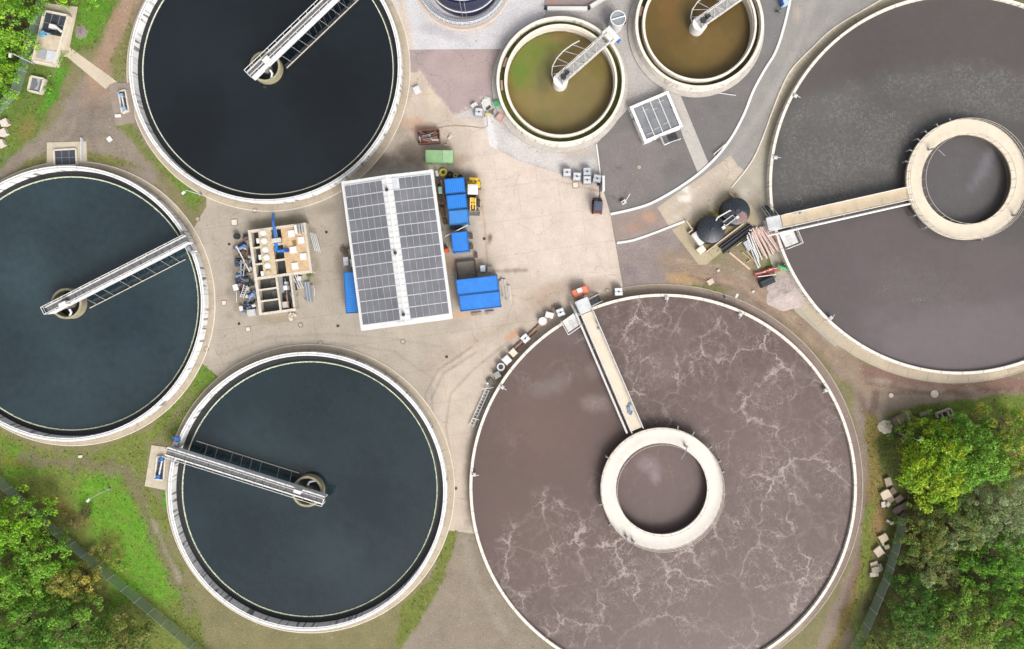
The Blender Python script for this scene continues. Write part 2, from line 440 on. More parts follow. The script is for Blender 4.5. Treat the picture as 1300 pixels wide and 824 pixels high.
# ---------------------------------------------------------------- ground
def ground():
    def axis(a, b, st):
        core = list(np.arange(a, b + 1e-6, st)); o = [20, 60, 150, 400, 900, 1600]
        return np.array([a - k for k in o[::-1]] + core + [b + k for k in o])
    xs = axis(-86, 86, 0.32); ys = axis(-64, 54, 0.32)
    X, Y = np.meshgrid(xs, ys); nx = len(xs); ny = len(ys)
    x = X.ravel(); y = Y.ravel()
    me = bpy.data.meshes.new('ground')
    idx = np.arange(nx * ny).reshape(ny, nx)
    f = np.stack([idx[:-1, :-1], idx[:-1, 1:], idx[1:, 1:], idx[1:, :-1]], -1).reshape(-1, 4)
    me.from_pydata(np.stack([x, y, 0 * x], 1).tolist(), [], f.tolist()); me.update()
    px = x / S + CX; py = CY - y / S
    BR, OL, DK = (100, 152, 40), (120, 134, 62), (62, 76, 34)
    GL = [  # grassy patches: polygon, colour, softness, noise, strength, mask strength
        ([(-200, -200), (152, -200), (150, 0), (128, 45), (118, 62), (92, 62), (70, 95), (80, 110), (62, 150), (30, 190), (0, 215), (-200, 260)], (100, 128, 54), 6, 14),
        ([(100, -20), (152, -20), (136, 25), (118, 50), (98, 52)], (98, 150, 44), 5, 10),
        ([(70, 82), (84, 88), (76, 120), (60, 145), (46, 140), (66, 110)], (86, 150, 40), 4, 8),
        ([(8, 155), (50, 130), (40, 175), (10, 200)], (110, 130, 55), 5, 8),
        ([(150, 60), (172, 0), (166, 50), (160, 106), (143, 100), (139, 80)], (134, 134, 84), 4, 6),
        ([(146, 158), (166, 155), (184, 185), (262, 252), (250, 276), (236, 262), (222, 232), (190, 205), (170, 182)], (122, 132, 70), 4, 6),
        ([(196, 196), (214, 212), (258, 252), (246, 272), (224, 232)], (108, 142, 56), 3, 5),
        ([(0, 232), (30, 205), (60, 192), (60, 214), (20, 222)], (126, 126, 76), 3, 6),
        ([(110, 192), (160, 200), (180, 214), (150, 214), (112, 206)], (128, 128, 76), 3, 6),
        ([(-300, 540), (0, 545), (60, 572), (120, 572), (185, 545), (215, 560), (186, 560), (190, 620), (208, 640), (215, 690), (235, 734), (290, 900), (-300, 900)], OL, 4, 8),
        ([(88, 598), (145, 602), (178, 645), (205, 700), (230, 760), (150, 760), (124, 700), (100, 640)], (104, 158, 42), 10, 22),
        ([(0, 555), (40, 575), (60, 600), (20, 610), (0, 600)], (104, 148, 44), 8, 14),
        ([(206, 622), (214, 622), (216, 650), (206, 640)], (92, 160, 44), 3, 4),
        ([(257, 462), (283, 483), (240, 530), (215, 560), (190, 560), (188, 545), (230, 500)], (118, 136, 58), 3, 5),
        ([(257, 462), (283, 483), (262, 500), (244, 488)], (108, 142, 56), 4, 6),
        ([(566, 674), (580, 674), (572, 710), (545, 770), (500, 840), (510, 770), (545, 734)], (116, 128, 56), 3, 6),
        ([(1096, 520), (1112, 530), (1122, 560), (1128, 600), (1116, 690), (1100, 734), (1050, 860), (1030, 860), (1080, 760), (1099, 680), (1104, 600)], (138, 122, 70), 4, 6),
        ([(1128, 528), (1200, 514), (1300, 500), (1700, 480), (1700, 1000), (1040, 1000), (1100, 760), (1118, 690), (1120, 600), (1114, 560)], (84, 96, 44), 5, 8),
        ([(1135, 524), (1200, 512), (1300, 500), (1700, 470), (1700, 500), (1300, 528), (1200, 534), (1150, 545), (1125, 548)], (102, 130, 46), 4, 6),
        ([(1096, 640), (1112, 640), (1106, 734), (1080, 800), (1092, 734)], (120, 132, 58), 4, 6),
        ([(900, 318), (912, 312), (930, 302), (920, 318), (905, 322)], (120, 136, 56), 3, 4),
        ([(978, 320), (992, 326), (1000, 338), (984, 346), (972, 345)], (72, 110, 40), 3, 4),
        ([(880, 362), (925, 374), (915, 382), (890, 374)], (128, 134, 66), 3, 6),
    ]
    layers = [
        ('poly', [(-40, 205), (60, 165), (105, 100), (150, 20), (165, -40), (200, -40), (200, 240), (60, 216), (0, 240)], (148, 136, 122), 6, 12, 1),
        ('line', [(176, -20), (152, 30), (128, 90), (118, 130)], 30, (172, 142, 118), 7, 8, 0.75),
        ('blob', (110), (150), 36, 40, 20, (134, 124, 118), 0.6),
        ('poly', [(540, 660), (612, 660), (650, 760), (760, 900), (470, 900), (540, 740)], (150, 138, 122), 5, 8, 1),
        ('poly', [(775, 300), (870, 295), (900, 330), (960, 350), (1000, 395), (1040, 420), (1080, 455), (1140, 480), (1700, 460), (1700, 505), (1300, 500), (1180, 512), (1130, 522), (1105, 545), (1112, 700), (1060, 860), (1020, 860), (1085, 700), (1085, 470), (1020, 420), (940, 385), (850, 365), (790, 365)], (150, 134, 120), 5, 7, 1),
        ('poly', [(780, 300), (868, 285), (862, 330), (846, 340), (850, 366), (790, 368)], (154, 142, 140), 7, 9, 0.85),
        ('blob', 800, 345, 16, 10, 20, (130, 115, 120), 0.6),
        ('line', [(850, 330), (900, 350), (960, 365), (1010, 410), (1060, 450), (1110, 490)], 26, (154, 134, 116), 8, 10, 0.8),
        ('line', [(870, 345), (940, 362), (1000, 400)], 3, (178, 152, 130), 2, 4, 0.8),
        ('blob', 868, 355, 26, 9, 12, (190, 158, 116), 0.8),
        ('blob', 905, 366, 22, 6, 15, (120, 118, 66), 0.7),
        ('blob', 1055, 425, 26, 12, 40, (186, 166, 146), 0.6),
        ('line', [(868, 338), (930, 352), (985, 392), (1040, 440), (1090, 482)], 2.6, (170, 146, 124), 2, 3, 0.7), ('line', [(876, 350), (935, 368), (980, 398), (1030, 446), (1078, 492)], 2.6, (122, 102, 88), 2, 3, 0.6),
        ('line', [(860, 330), (925, 340), (970, 370), (1010, 402)], 3, (182, 160, 138), 2, 3, 0.6), ('line', [(1085, 450), (1150, 478), (1220, 486), (1300, 482)], 3, (168, 146, 132), 2, 3, 0.6),
        ('line', [(1100, 486), (1180, 500), (1260, 502), (1340, 492)], 3, (118, 92, 82), 2, 3, 0.6), ('blob', 1120, 478, 16, 9, 10, (172, 158, 146), 0.7), ('blob', 1092, 520, 10, 26, 0, (150, 136, 126), 0.7),
        ('blob', 1000, 400, 16, 6, 40, (170, 150, 126), 0.6), ('blob', 960, 350, 12, 6, 20, (122, 108, 86), 0.6), ('line', [(1098, 560), (1099, 640), (1090, 710)], 2.5, (150, 134, 118), 2, 2, 0.6),
        ('line', [(100, 130), (92, 165), (70, 190), (20, 214)], 4, (162, 150, 134), 3, 3, 0.6), ('line', [(118, 136), (112, 172), (128, 200), (160, 214)], 4, (128, 116, 104), 3, 3, 0.5), ('line', [(140, 168), (180, 214), (214, 246)], 4, (152, 140, 130), 3, 4, 0.6),
        ('blob', 1070, 470, 22, 14, 30, (160, 140, 128), 0.7),
        ('line', [(1100, 470), (1180, 484), (1300, 488), (1700, 470)], 16, (138, 108, 96), 5, 6, 0.9),
        ('line', [(1090, 500), (1108, 540), (1106, 600), (1096, 690), (1070, 780)], 9, (132, 112, 100), 3, 4, 0.9),
        ('line', [(1112, 500), (1104, 545), (1108, 560)], 9, (112, 88, 80), 3, 4, 0.7),
        ('line', [(1106, 560), (1107, 630), (1098, 700), (1084, 745)], 5, (120, 92, 82), 2, 3, 0.7),
        ('line', [(1130, 500), (1300, 494)], 4, (120, 92, 80), 2, 3, 0.7),
        ('blob', 985, 320, 40, 20, 50, (150, 138, 118), 0.7),
        ('blob', 940, 335, 40, 22, 30, (158, 140, 122), 0.6),
        ('line', [(590, 690), (606, 740), (640, 800)], 10, (158, 148, 134), 4, 4, 0.8),
    ]
    mask = []
    for (p, c, so, na) in GL:
        layers.append(('poly', p, c, so, na, 0.95)); mask.append(('poly', p, None, so, na, 1))
    extra = [
        ('line', [(30, 583), (110, 590), (160, 596), (182, 640), (202, 690), (240, 770)], 15, (128, 118, 94), 6, 12, 0.85),
        ('line', [(182, 610), (200, 560), (240, 505)], 8, (134, 124, 98), 4, 6, 0.7),
        ('line', [(185, 640), (210, 700), (230, 740)], 3, (170, 160, 145), 2, 4, 0.6),
        ('blob', 70, 640, 30, 14, 30, (138, 118, 66), 0.6), ('blob', 20, 588, 22, 10, 10, (140, 110, 54), 0.45),
        ('blob', 138, 690, 20, 24, 30, (118, 96, 52), 0.55), ('blob', 100, 660, 22, 12, 30, (120, 100, 60), 0.6),
        ('blob', 34, 165, 12, 20, 20, (150, 118, 82), 0.5), ('blob', 1115, 665, 12, 22, 10, (158, 122, 88), 0.75),
        ('blob', 1125, 640, 12, 10, 0, (122, 100, 66), 0.6),
    ]
    for e in extra: layers.append(e); mask.append(e[:-1] + (-e[-1] * 0.8,))
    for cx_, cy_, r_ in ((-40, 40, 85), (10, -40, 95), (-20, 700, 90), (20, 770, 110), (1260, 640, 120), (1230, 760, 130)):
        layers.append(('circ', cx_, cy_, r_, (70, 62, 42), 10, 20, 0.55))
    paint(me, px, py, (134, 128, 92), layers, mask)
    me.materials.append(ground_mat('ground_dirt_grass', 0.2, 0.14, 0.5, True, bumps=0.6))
    o = bpy.data.objects.new('ground', me); col.objects.link(o); o['kind'] = 'structure'
    # grass tufts
    N = 70000; gx = rng.uniform(-84, 84, N); gy = rng.uniform(-60, 48, N)
    gpx = gx / S + CX; gpy = CY - gy / S
    mk = layered1(mask, gpx, gpy); cc = layered((134, 128, 92), layers, gpx, gpy)
    ok = (mk > 0.35)
    for T, r in ((TA, TA['rk']), (TB, TB['rk']), (TC, TC['rk']), (TD, TD['rk']), (TE, 30.2)):
        ok &= np.hypot(gx - T['c'][0], gy - T['c'][1]) > r + 0.2
    gx, gy, cc = gx[ok], gy[ok], cc[ok]
    mb = MB(); mb.c = []
    for i in range(len(gx)):
        sz = random.uniform(0.07, 0.2); a = random.uniform(0, 6.28); k = random.uniform(0.6, 1.6)
        dx, dy = math.cos(a) * sz, math.sin(a) * sz; hh = random.uniform(0.02, 0.12)
        x0, y0 = gx[i], gy[i]
        mb.add([(x0 - dx, y0 - dy, 0.01), (x0 + dy * .5, y0 - dx * .5, hh), (x0 + dx, y0 + dy, 0.02), (x0 - dy * .5, y0 + dx * .5, hh * .6)], [(0, 1, 2, 3)])
        mb.c.append((cc[i][0] * k * 0.95, cc[i][1] * k, cc[i][2] * k * 0.8))
    g = obj('grass', mb, LEAF); g['kind'] = 'stuff'; tag(g, 'short uneven grass growing around the round tanks', 'grass')
ground()

def smooth(P, k=4):
    out = []; n = len(P)
    for i in range(n - 1):
        p0, p1, p2, p3 = P[max(i - 1, 0)], P[i], P[i + 1], P[min(i + 2, n - 1)]
        for j in range(k):
            t = j / k; out.append(tuple(.5 * (2 * p1[a] + (p2[a] - p0[a]) * t + (2 * p0[a] - 5 * p1[a] + 4 * p2[a] - p3[a]) * t * t + (3 * p1[a] - p0[a] - 3 * p2[a] + p3[a]) * t ** 3) for a in (0, 1)))
    return out + [P[-1]]
# flush sheets --------------------------------------------------------------
MAT_CONC = ground_mat('yard_concrete', 0.09, 0.09, 0.35, bumps=0.25, joint=.5, crack=.45)
MAT_GRAV = ground_mat('pale_gravel', 0.17, 0.08, 0.5, bumps=0.5)
MAT_ASPH = ground_mat('dark_asphalt', 0.11, 0.09, 0.3, bumps=0.3)
MAT_ROAD = ground_mat('road_surface', 0.10, 0.10, 0.3, bumps=0.3)
MAT_SLAB = ground_mat('cast_slab', 0.08, 0.09, 0.3, bumps=0.15, crack=.5)
YARD = [(500, 92), (533, 92), (576, 149), (612, 152), (622, 185), (660, 205), (712, 221), (762, 228), (775, 272), (791, 366), (840, 420), (720, 560), (650, 640), (612, 679), (568, 673), (540, 600), (400, 520), (300, 497), (283, 483), (257, 462), (240, 400), (240, 300), (262, 262), (262, 250), (300, 225), (400, 180), (480, 120)]
yl = [  # dirt and stains; brown blobs around objects also paint in their shadows
    ('poly', [(430, 200), (590, 190), (600, 290), (600, 420), (560, 460), (540, 600), (400, 520), (240, 480), (240, 240), (330, 230)], (178, 168, 154), 16, 22, 0.9),
    ('poly', [(590, 150), (770, 215), (790, 360), (760, 372), (640, 340), (612, 250)], (222, 206, 194), 16, 16, 0.8),
    ('poly', [(600, 400), (720, 365), (800, 400), (600, 560), (560, 520)], (204, 190, 174), 14, 20, 0.7),
    ('blob', 470, 205, 46, 16, 0, (120, 108, 96), 0.75), ('blob', 520, 190, 24, 16, 0, (126, 110, 96), 0.7), ('blob', 505, 160, 14, 22, 0, (150, 138, 122), 0.6),
    ('blob', 528, 158, 20, 12, 20, (206, 170, 142), 0.7), ('blob', 545, 165, 24, 7, 0, (186, 148, 122), 0.5),
    ('blob', 530, 205, 22, 8, 0, (140, 122, 108), 0.6), ('blob', 575, 205, 24, 8, -10, (178, 150, 130), 0.6),
    ('blob', 555, 120, 18, 24, 40, (226, 208, 184), 0.6), ('blob', 512, 118, 10, 22, 0, (160, 148, 134), 0.6),
    ('blob', 622, 302, 4, 9, 5, (110, 84, 68), 0.85), ('blob', 615, 303, 2.2, 2.2, 0, (96, 74, 62), 0.9),
    ('line', [(612, 262), (617, 300), (619, 345)], 2, (170, 140, 118), 1.5, 2, 0.7), ('line', [(600, 274), (618, 275)], 3, (222, 200, 178), 2, 1, 0.6),
    ('line', [(600, 345), (668, 343)], 3.5, (130, 108, 92), 2.5, 4, 0.65), ('blob', 600, 335, 22, 12, 0, (190, 168, 146), 0.6),
    ('blob', 560, 330, 8, 60, -8, (172, 142, 116), 0.7), ('blob', 588, 400, 20, 8, 0, (216, 178, 140), 0.6), ('blob', 563, 360, 8, 30, 0, (178, 150, 124), 0.6),
    ('blob', 452, 380, 8, 24, 0, (206, 160, 120), 0.5), ('blob', 350, 282, 44, 8, -5, (118, 110, 80), 0.55), ('blob', 398, 345, 10, 26, 0, (146, 134, 112), 0.6),
    ('blob', 305, 350, 18, 58, 5, (122, 110, 92), 0.6), ('blob', 350, 405, 36, 8, -6, (158, 144, 122), 0.6),
    ('line', [(540, 470), (566, 448), (620, 425), (690, 385)], 16, (182, 164, 146), 8, 6, 0.55),
    ('line', [(545, 560), (540, 500), (556, 470), (600, 440)], 2.4, (140, 126, 112), 1.2, 1, 0.6),
    ('line', [(552, 560), (548, 505), (563, 474), (606, 446)], 2.4, (142, 128, 114), 1.2, 1, 0.55),
    ('line', [(575, 600), (566, 540), (572, 500), (600, 470), (650, 430)], 2.6, (150, 136, 122), 1.2, 1, 0.5),
    ('line', [(280, 450), (340, 428), (420, 424), (500, 430), (560, 440)], 2.2, (150, 142, 128), 1.6, 2, 0.45),
    ('line', [(290, 462), (350, 440), (430, 436), (500, 446), (548, 480)], 2.6, (152, 144, 130), 1.4, 2, 0.4),
    ('line', [(640, 470), (610, 520), (594, 590), (596, 660)], 9, (128, 112, 98), 6, 4, 0.6),
    ('line', [(700, 400), (660, 440), (630, 480)], 10, (150, 112, 88), 6, 6, 0.6), ('blob', 650, 425, 14, 6, -40, (216, 152, 108), 0.6),
    ('blob', 690, 375, 30, 16, -10, (176, 150, 130), 0.55), ('blob', 765, 362, 22, 12, 0, (170, 150, 130), 0.5), ('blob', 720, 360, 20, 12, 0, (190, 170, 152), 0.5),
    ('blob', 560, 245, 12, 40, 8, (112, 92, 74), 0.85), ('blob', 582, 222, 26, 8, 0, (130, 110, 92), 0.7), ('blob', 603, 250, 12, 30, 0, (166, 146, 130), 0.5),
    ('blob', 575, 335, 14, 12, 0, (168, 142, 118), 0.7), ('blob', 740, 225, 26, 14, 0, (190, 172, 150), 0.6), ('blob', 742, 203, 12, 9, 0, (236, 222, 214), 0.9),
    ('blob', 757, 262, 10, 12, 0, (176, 150, 140), 0.5), ('blob', 430, 335, 8, 22, 0, (150, 136, 118), 0.6),
    ('line', [(262, 300), (270, 380), (268, 450)], 8, (196, 184, 168), 5, 4, 0.6), ('blob', 300, 270, 30, 9, 20, (160, 150, 134), 0.5),
    ('blob', 410, 265, 26, 10, -10, (150, 140, 122), 0.5), ('blob', 520, 425, 30, 10, 0, (190, 178, 162), 0.5),
    ('line', [(700, 228), (762, 243)], 1.2, (170, 150, 132), 1, 1, 0.6),
]
sheet('concrete_yard', YARD, 0.004, 0.22, (204, 189, 173), yl, MAT_CONC)
sheet('gravel_area', [(480, -200), (692, -200), (692, 18), (660, 62), (519, 63), (480, 40)], 0.008, 0.5, (214, 211, 213),
      [('blob', 560, 40, 40, 9, 15, (186, 182, 186), 0.7), ('blob', 640, 50, 26, 9, 20, (196, 190, 192), 0.6), ('line', [(500, -40), (514, 30), (519, 62)], 10, (214, 196, 174), 4, 3, 0.8),
       ('line', [(540, 5), (560, 26), (590, 38), (622, 30)], 8, (216, 190, 170), 4, 3, 0.6)], MAT_GRAV)
sheet('gravel_area', [(692, 18), (692, -200), (1000, -200), (960, 40), (870, 125), (800, 135), (757, 183), (762, 228), (712, 221), (660, 205), (622, 185), (612, 152), (576, 149), (630, 118), (660, 62)], 0.008, 0.5, (188, 182, 178),
      [('poly', [(576, 149), (612, 125), (650, 170), (720, 200), (757, 200), (762, 228), (712, 221), (660, 205), (622, 185), (612, 152)], (212, 206, 204), 5, 8, 0.9),
       ('line', [(620, 150), (626, 188)], 10, (232, 230, 230), 3, 3, 0.85), ('blob', 612, 130, 10, 12, 0, (186, 178, 172), 0.7), ('blob', 640, 130, 10, 30, -20, (160, 152, 144), 0.6),
       ('blob', 730, 190, 26, 9, -10, (196, 178, 162), 0.6), ('blob', 770, 20, 14, 12, 0, (158, 152, 156), 0.7), ('blob', 742, 28, 26, 7, 20, (166, 158, 158), 0.6),
       ('blob', 800, 95, 8, 40, 0, (200, 192, 186), 0.6), ('blob', 820, 120, 22, 7, -30, (214, 210, 206), 0.7), ('blob', 790, 115, 12, 14, 0, (158, 150, 142), 0.5), ('blob', 800, 10, 12, 20, 0, (200, 195, 190), 0.5)], MAT_GRAV)
sheet('block_paving', [(519, 63), (660, 62), (640, 115), (576, 149), (545, 110), (533, 92), (519, 92)], 0.014, 0.5, (178, 160, 158),
      [('poly', [(519, 63), (550, 63), (528, 92), (519, 92)], (168, 154, 152), 2, 2, 0.9), ('blob', 600, 90, 30, 20, 0, (186, 166, 160), 0.5), ('line', [(533, 92), (576, 149)], 2, (220, 204, 184), 1, .3, 0.9), ('line', [(576, 149), (612, 125)], 2, (220, 204, 190), 1, .3, 0.8)], MAT_SLAB)
sheet('paved_area', [(691, -200), (830, -200), (775, -5), (748, 9), (691, 9)], 0.014, 0.5, (160, 144, 142), [('blob', 702, 2, 6, 4, 0, (200, 130, 100), 0.8), ('blob', 720, -20, 20, 8, 0, (140, 122, 120), 0.5)], MAT_ROAD)
KERB1 = [(775, 272), (800, 266.5), (825.7, 258.5), (856, 242), (885.5, 221.6), (908, 201), (927.7, 176), (944, 146), (956, 116), (970, 90), (984, 67), (994, 38), (1003, 0), (1014, -60), (1020, -150)]
KERB1 = smooth(KERB1)
sheet('asphalt_area', [(757, 183), (800, 135), (850, 116), (960, 20), (985, -200)] + KERB1[::-1] + [(762, 228)], 0.012, 0.5, (124, 120, 119),
      [('poly', [(757, 183), (800, 160), (860, 190), (840, 240), (780, 268), (762, 228)], (136, 128, 126), 8, 8, 0.8), ('poly', [(960, -60), (1010, -60), (1000, 20), (975, 70), (940, 80)], (132, 130, 130), 5, 6, 0.9),
       ('blob', 784, 214, 5, 2, -30, (74, 68, 68), 0.85), ('blob', 778, 219, 3, 2, -10, (76, 70, 70), 0.8), ('blob', 781, 249, 2.5, 2, -30, (78, 72, 70), 0.8), ('blob', 787, 254, 4, 2, -20, (88, 76, 72), 0.8),
       ('blob', 770, 211, 6, 1.5, 0, (180, 176, 174), 0.5), ('blob', 850, 215, 18, 10, -20, (118, 112, 110), 0.5), ('blob', 915, 130, 20, 20, 0, (116, 114, 114), 0.5)], MAT_ASPH)
EK = [(1160, -150), (1160, -25), (1110, 5), (1059.6, 35), (1030, 62), (1005, 88), (992, 112), (980.5, 140.7), (973, 162), (966.4, 179), (957, 200), (945, 218), (927.7, 239)]
EK = EK[:1] + smooth(EK[1:])
sheet('road', [p for p in KERB1] + EK[:] + [(905, 258), (872, 281), (850, 289.5), (815, 301), (783, 308)], 0.012, 0.5, (156, 152, 148),
      [('line', [(1040, -20), (1012, 60), (975, 130), (930, 195), (890, 240)], 7, (176, 171, 165), 4, 3, 0.7), ('line', [(1075, 0), (1030, 50), (988, 110), (955, 175), (925, 220)], 5, (172, 168, 162), 4, 3, 0.6),
       ('line', [(1020, 60), (985, 130), (945, 190)], 3, (136, 132, 128), 2.5, 3, 0.5), ('poly', [(775, 272), (835, 262), (850, 290), (783, 308)], (160, 144, 136), 4, 4, 0.95),
       ('blob', 824, 276, 11, 8, 30, (200, 152, 124), 0.7), ('blob', 805, 288, 18, 5, -20, (184, 140, 116), 0.6), ('blob', 1012, 18, 8, 14, 0, (196, 180, 168), 0.6)], MAT_ROAD)
sheet('concrete_slab', [(834.5, 263.8), (858, 246), (888, 226), (927.7, 197), (936, 210), (946, 217), (930, 238), (905, 258), (873, 282), (851, 289.5)], 0.018, 0.5, (196, 182, 164),
      [('line', [(852, 280), (900, 248), (940, 215)], 3, (214, 206, 194), 2.5, 2, 0.7), ('line', [(842, 270), (890, 236), (928, 206)], 2.5, (218, 210, 198), 2, 2, 0.6), ('blob', 871, 252, 11, 7, -20, (240, 232, 222), 0.9),
       ('blob', 870, 240, 6, 4, 0, (242, 236, 228), 0.85), ('line', [(880, 262), (925, 228)], 3, (172, 158, 144), 2, 2, 0.5), ('blob', 845, 272, 6, 10, -30, (210, 184, 160), 0.6)], MAT_SLAB)
sheet('concrete_apron', [(853, 292), (872, 281), (905, 258), (928, 239), (955, 262), (964, 282), (896, 336), (887, 336)], 0.02, 0.5, (188, 174, 146),
      [('poly', [(876, 290), (932, 252), (952, 272), (896, 318)], (134, 118, 74), 3, 4, 0.85), ('line', [(880, 288), (934, 248)], 3, (92, 74, 46), 1.5, 1.5, 0.8), ('blob', 880, 302, 8, 10, 0, (150, 132, 112), 0.7),
       ('blob', 908, 272, 9, 4, -35, (130, 128, 54), 0.8), ('blob', 930, 300, 16, 6, -35, (158, 146, 126), 0.8), ('blob', 903, 326, 10, 3, -35, (160, 160, 112), 0.5)], MAT_SLAB)
sheet('concrete_apron', EK[1:] + [(940, 262), (955, 284), (972, 315), (985, 350), (1010, 396), (1060, 440), (1100, 420), (1040, 300), (1060, 150), (1180, 40), (1240, 0), (1260, -40)], 0.016, 0.5, (182, 174, 158),
      [('line', [(1120, 2), (1059, 37), (1005, 90), (980, 141)], 2, (214, 200, 174), 1, 1, 0.9), ('line', [(1150, -10), (1075, 32), (1015, 90), (985, 150), (972, 200)], 9, (162, 148, 124), 4, 4, 0.7), ('poly', [(945, 218), (975, 190), (980, 262), (960, 285), (935, 250)], (186, 178, 162), 4, 6, 0.9),
       ('blob', 958, 258, 12, 20, 20, (150, 136, 118), 0.6), ('blob', 1000, 340, 14, 30, -25, (132, 124, 96), 0.7), ('blob', 985, 312, 10, 20, -20, (178, 166, 146), 0.6), ('blob', 945, 243, 9, 7, 0, (206, 196, 186), 0.7), ('blob', 1040, 400, 8, 20, -40, (140, 118, 90), 0.6)], MAT_SLAB)
sheet('footpath', [(850, 116.7), (864, 121.3), (900, 208.8), (886, 219.5), (867.4, 174), (848, 116)], 0.022, 0.5, (196, 191, 184), [('blob', 858, 140, 5, 22, -25, (170, 162, 154), 0.6)], MAT_SLAB)
sheet('footpath', [(87, 59), (80, 68), (134, 113), (140, 108), (149, 104)], 0.016, 0.5, (212, 198, 176), [], MAT_SLAB)
def kerb(pts, w, h, m, z0=0.0):
    mb = MB(); P = [Vector(W(a, b)[:2]) for a, b in pts]; L = []; Rr = []
    for i, p in enumerate(P):
        d = (P[min(i + 1, len(P) - 1)] - P[max(0, i - 1)]).normalized(); n = Vector((-d.y, d.x)) * w / 2
        L.append(p + n); Rr.append(p - n)
    for i in range(len(P) - 1):
        q = [L[i], L[i + 1], Rr[i + 1], Rr[i]]; vs = [(a.x, a.y, z0) for a in q] + [(a.x, a.y, h) for a in q]
        fs = [(4, 7, 6, 5), (0, 1, 5, 4), (2, 3, 7, 6)]
        if i == 0: fs.append((3, 0, 4, 7))
        if i == len(P) - 2: fs.append((1, 2, 6, 5))
        mb.add(vs, fs)
    o = obj('kerb', mb, m); o['kind'] = 'structure'; return o
kerb(KERB1, 0.38, 0.13, WHITE); kerb(smooth([(783, 308.5), (800, 306), (815, 301.5), (833, 295), (851, 288), (872, 280)]), 0.34, 0.13, WHITE)
kerb(EK[1:], 0.2, 0.12, CREAM); kerb([(757, 183), (760, 205), (762, 224)], 0.2, 0.12, WHITE)

# ---------------------------------------------------------------- tanks
MAT_WA = water_mat('clear_dark_water', 0.03, 0.035, None, 0.3, 0.9, 1.5)
MAT_WD = water_mat('aerated_brown_water', 0.38, 0.10, 'veins', 0.07, 2.2)
MAT_WE = water_mat('settled_grey_water', 0.2, 0.10, 'specks', 0.10, 1.8)
MAT_WF = water_mat('shallow_green_water', 0.03, 0.02, None, 0.10, 0.8)
LABELS = {'A': 'large round clarifier tank of dark water at the top left, rim streaked with dirt',
          'B': 'large round clarifier tank of dark water cut by the left edge of the photo',
          'C': 'large round clarifier tank of dark water at the bottom, left of the brown tank'}
def clarifier(key, T, wcol, wl, wedge):
    c = T['c']; th = thing('clarifier_tank', LABELS[key], 'water tank', (c[0], c[1], 0), 0, 'round clarifier tanks')
    P = lambda n, mb, m, **k: obj(n, mb, m, th, True, True, **k)
    ro, rw = T['ro'], T['rw']
    P('rim_wall', MB().lathe([(ro - 0.52, 0.0), (ro - 0.52, 1.5), (ro, 1.5), (ro, 0.0)], (c[0], c[1], 0), 160), wall_mat('painted_rim', (255, 254, 252), .8, 2.1, ctr=c))
    P('rail', MB().ring(c, ro - 0.36, ro - 0.24, 1.5, 1.54, 160), STEEL)
    P('launder_floor', MB().ring(c, rw + 0.16, ro - 0.53, 0.005, 0.03, 128), BLACK)  # black colour stands in for the shade of a deeper channel
    P('weir_wall', MB().ring(c, rw + 0.02, rw + 0.14, 0.0, 0.25, 128), mat((66, 68, 54), 0.8, 0.2, 3.0))
    # notched weir plate: little teeth all round
    wm = MB(); n = 420
    for i in range(n):
        a0 = 2 * math.pi * i / n; a1 = 2 * math.pi * (i + 0.72 + 0.2 * random.random()) / n
        wm.ring(c, rw - 0.10 - 0.05 * random.random() * wedge, rw + 0.03, 0.18, 0.31, 1, a0, a1)
    P('weir_plate', wm, mat((240, 244, 224), 0.7, 0.15, 1.2, 0.0, 0.15) if wedge == 0 else mat((222, 232, 202), 0.7, 0.25, 1.2, 0.0, 0.25))
    P('well_wall', MB().lathe([(2.0, -0.0), (2.0, 1.6), (2.32, 1.6), (2.32, 0.0)], (c[0], c[1], 0), 40), mat((166, 158, 128), 0.8, 0.25, 2.0, 0.0, 0.5))
    P('centre_column', MB().cyl(c, 0.75, 0.0, 1.9, 20), mat((140, 136, 126), 0.8, 0.2, 2))
    P('well_floor', MB().ring(c, 0.76, 1.99, 0.2, 0.22, 32), BLACK)
    a0, a1 = T.get('walk', (0, 2 * math.pi))
    wk = sheet('footpath', circle(c, T['rk'], 160), 0.024, 0.7, (194, 180, 160), [('circ', CX + c[0] / S, CY - c[1] / S, 173, (160, 150, 134), 3, 5, 0.8)], ground_mat('ring_slab', 0.08, 0.1, 0.4, crack=.4, ctr=c), None, True)
    wk2 = MB().ring(c, T['rk'] - 0.01, T['rk'] + 0.12, 0.0, 0.06, 160); k = obj('kerb', wk2, CREAM); k['kind'] = 'structure'
    w = sheet('water', circle(c, rw - 0.12, 128), 0.2, 1.0, wcol, wl, MAT_WA, None, True)
    return th
def wl(cx, cy, dk, lt): return [('blob', cx - 60, cy - 40, 90, 50, 30, lt, 0.4), ('blob', cx + 70, cy + 30, 60, 70, 0, dk, 0.6), ('blob', cx + 30, cy + 80, 80, 40, -20, lt, 0.2), ('blob', cx - 90, cy + 60, 50, 60, 0, dk, 0.4)]
clarifier('A', TA, (20, 28, 34), wl(342, 88, (6, 10, 12), (24, 30, 34)), 0.0)  # tank base colours differ to put the varying sky reflection into the water
clarifier('B', TB, (44, 60, 66), wl(92, 385, (32, 48, 56), (60, 78, 84)), 1.0)
clarifier('C', TC, (33, 48, 54), wl(394, 620, (14, 28, 36), (58, 74, 80)), 1.0)

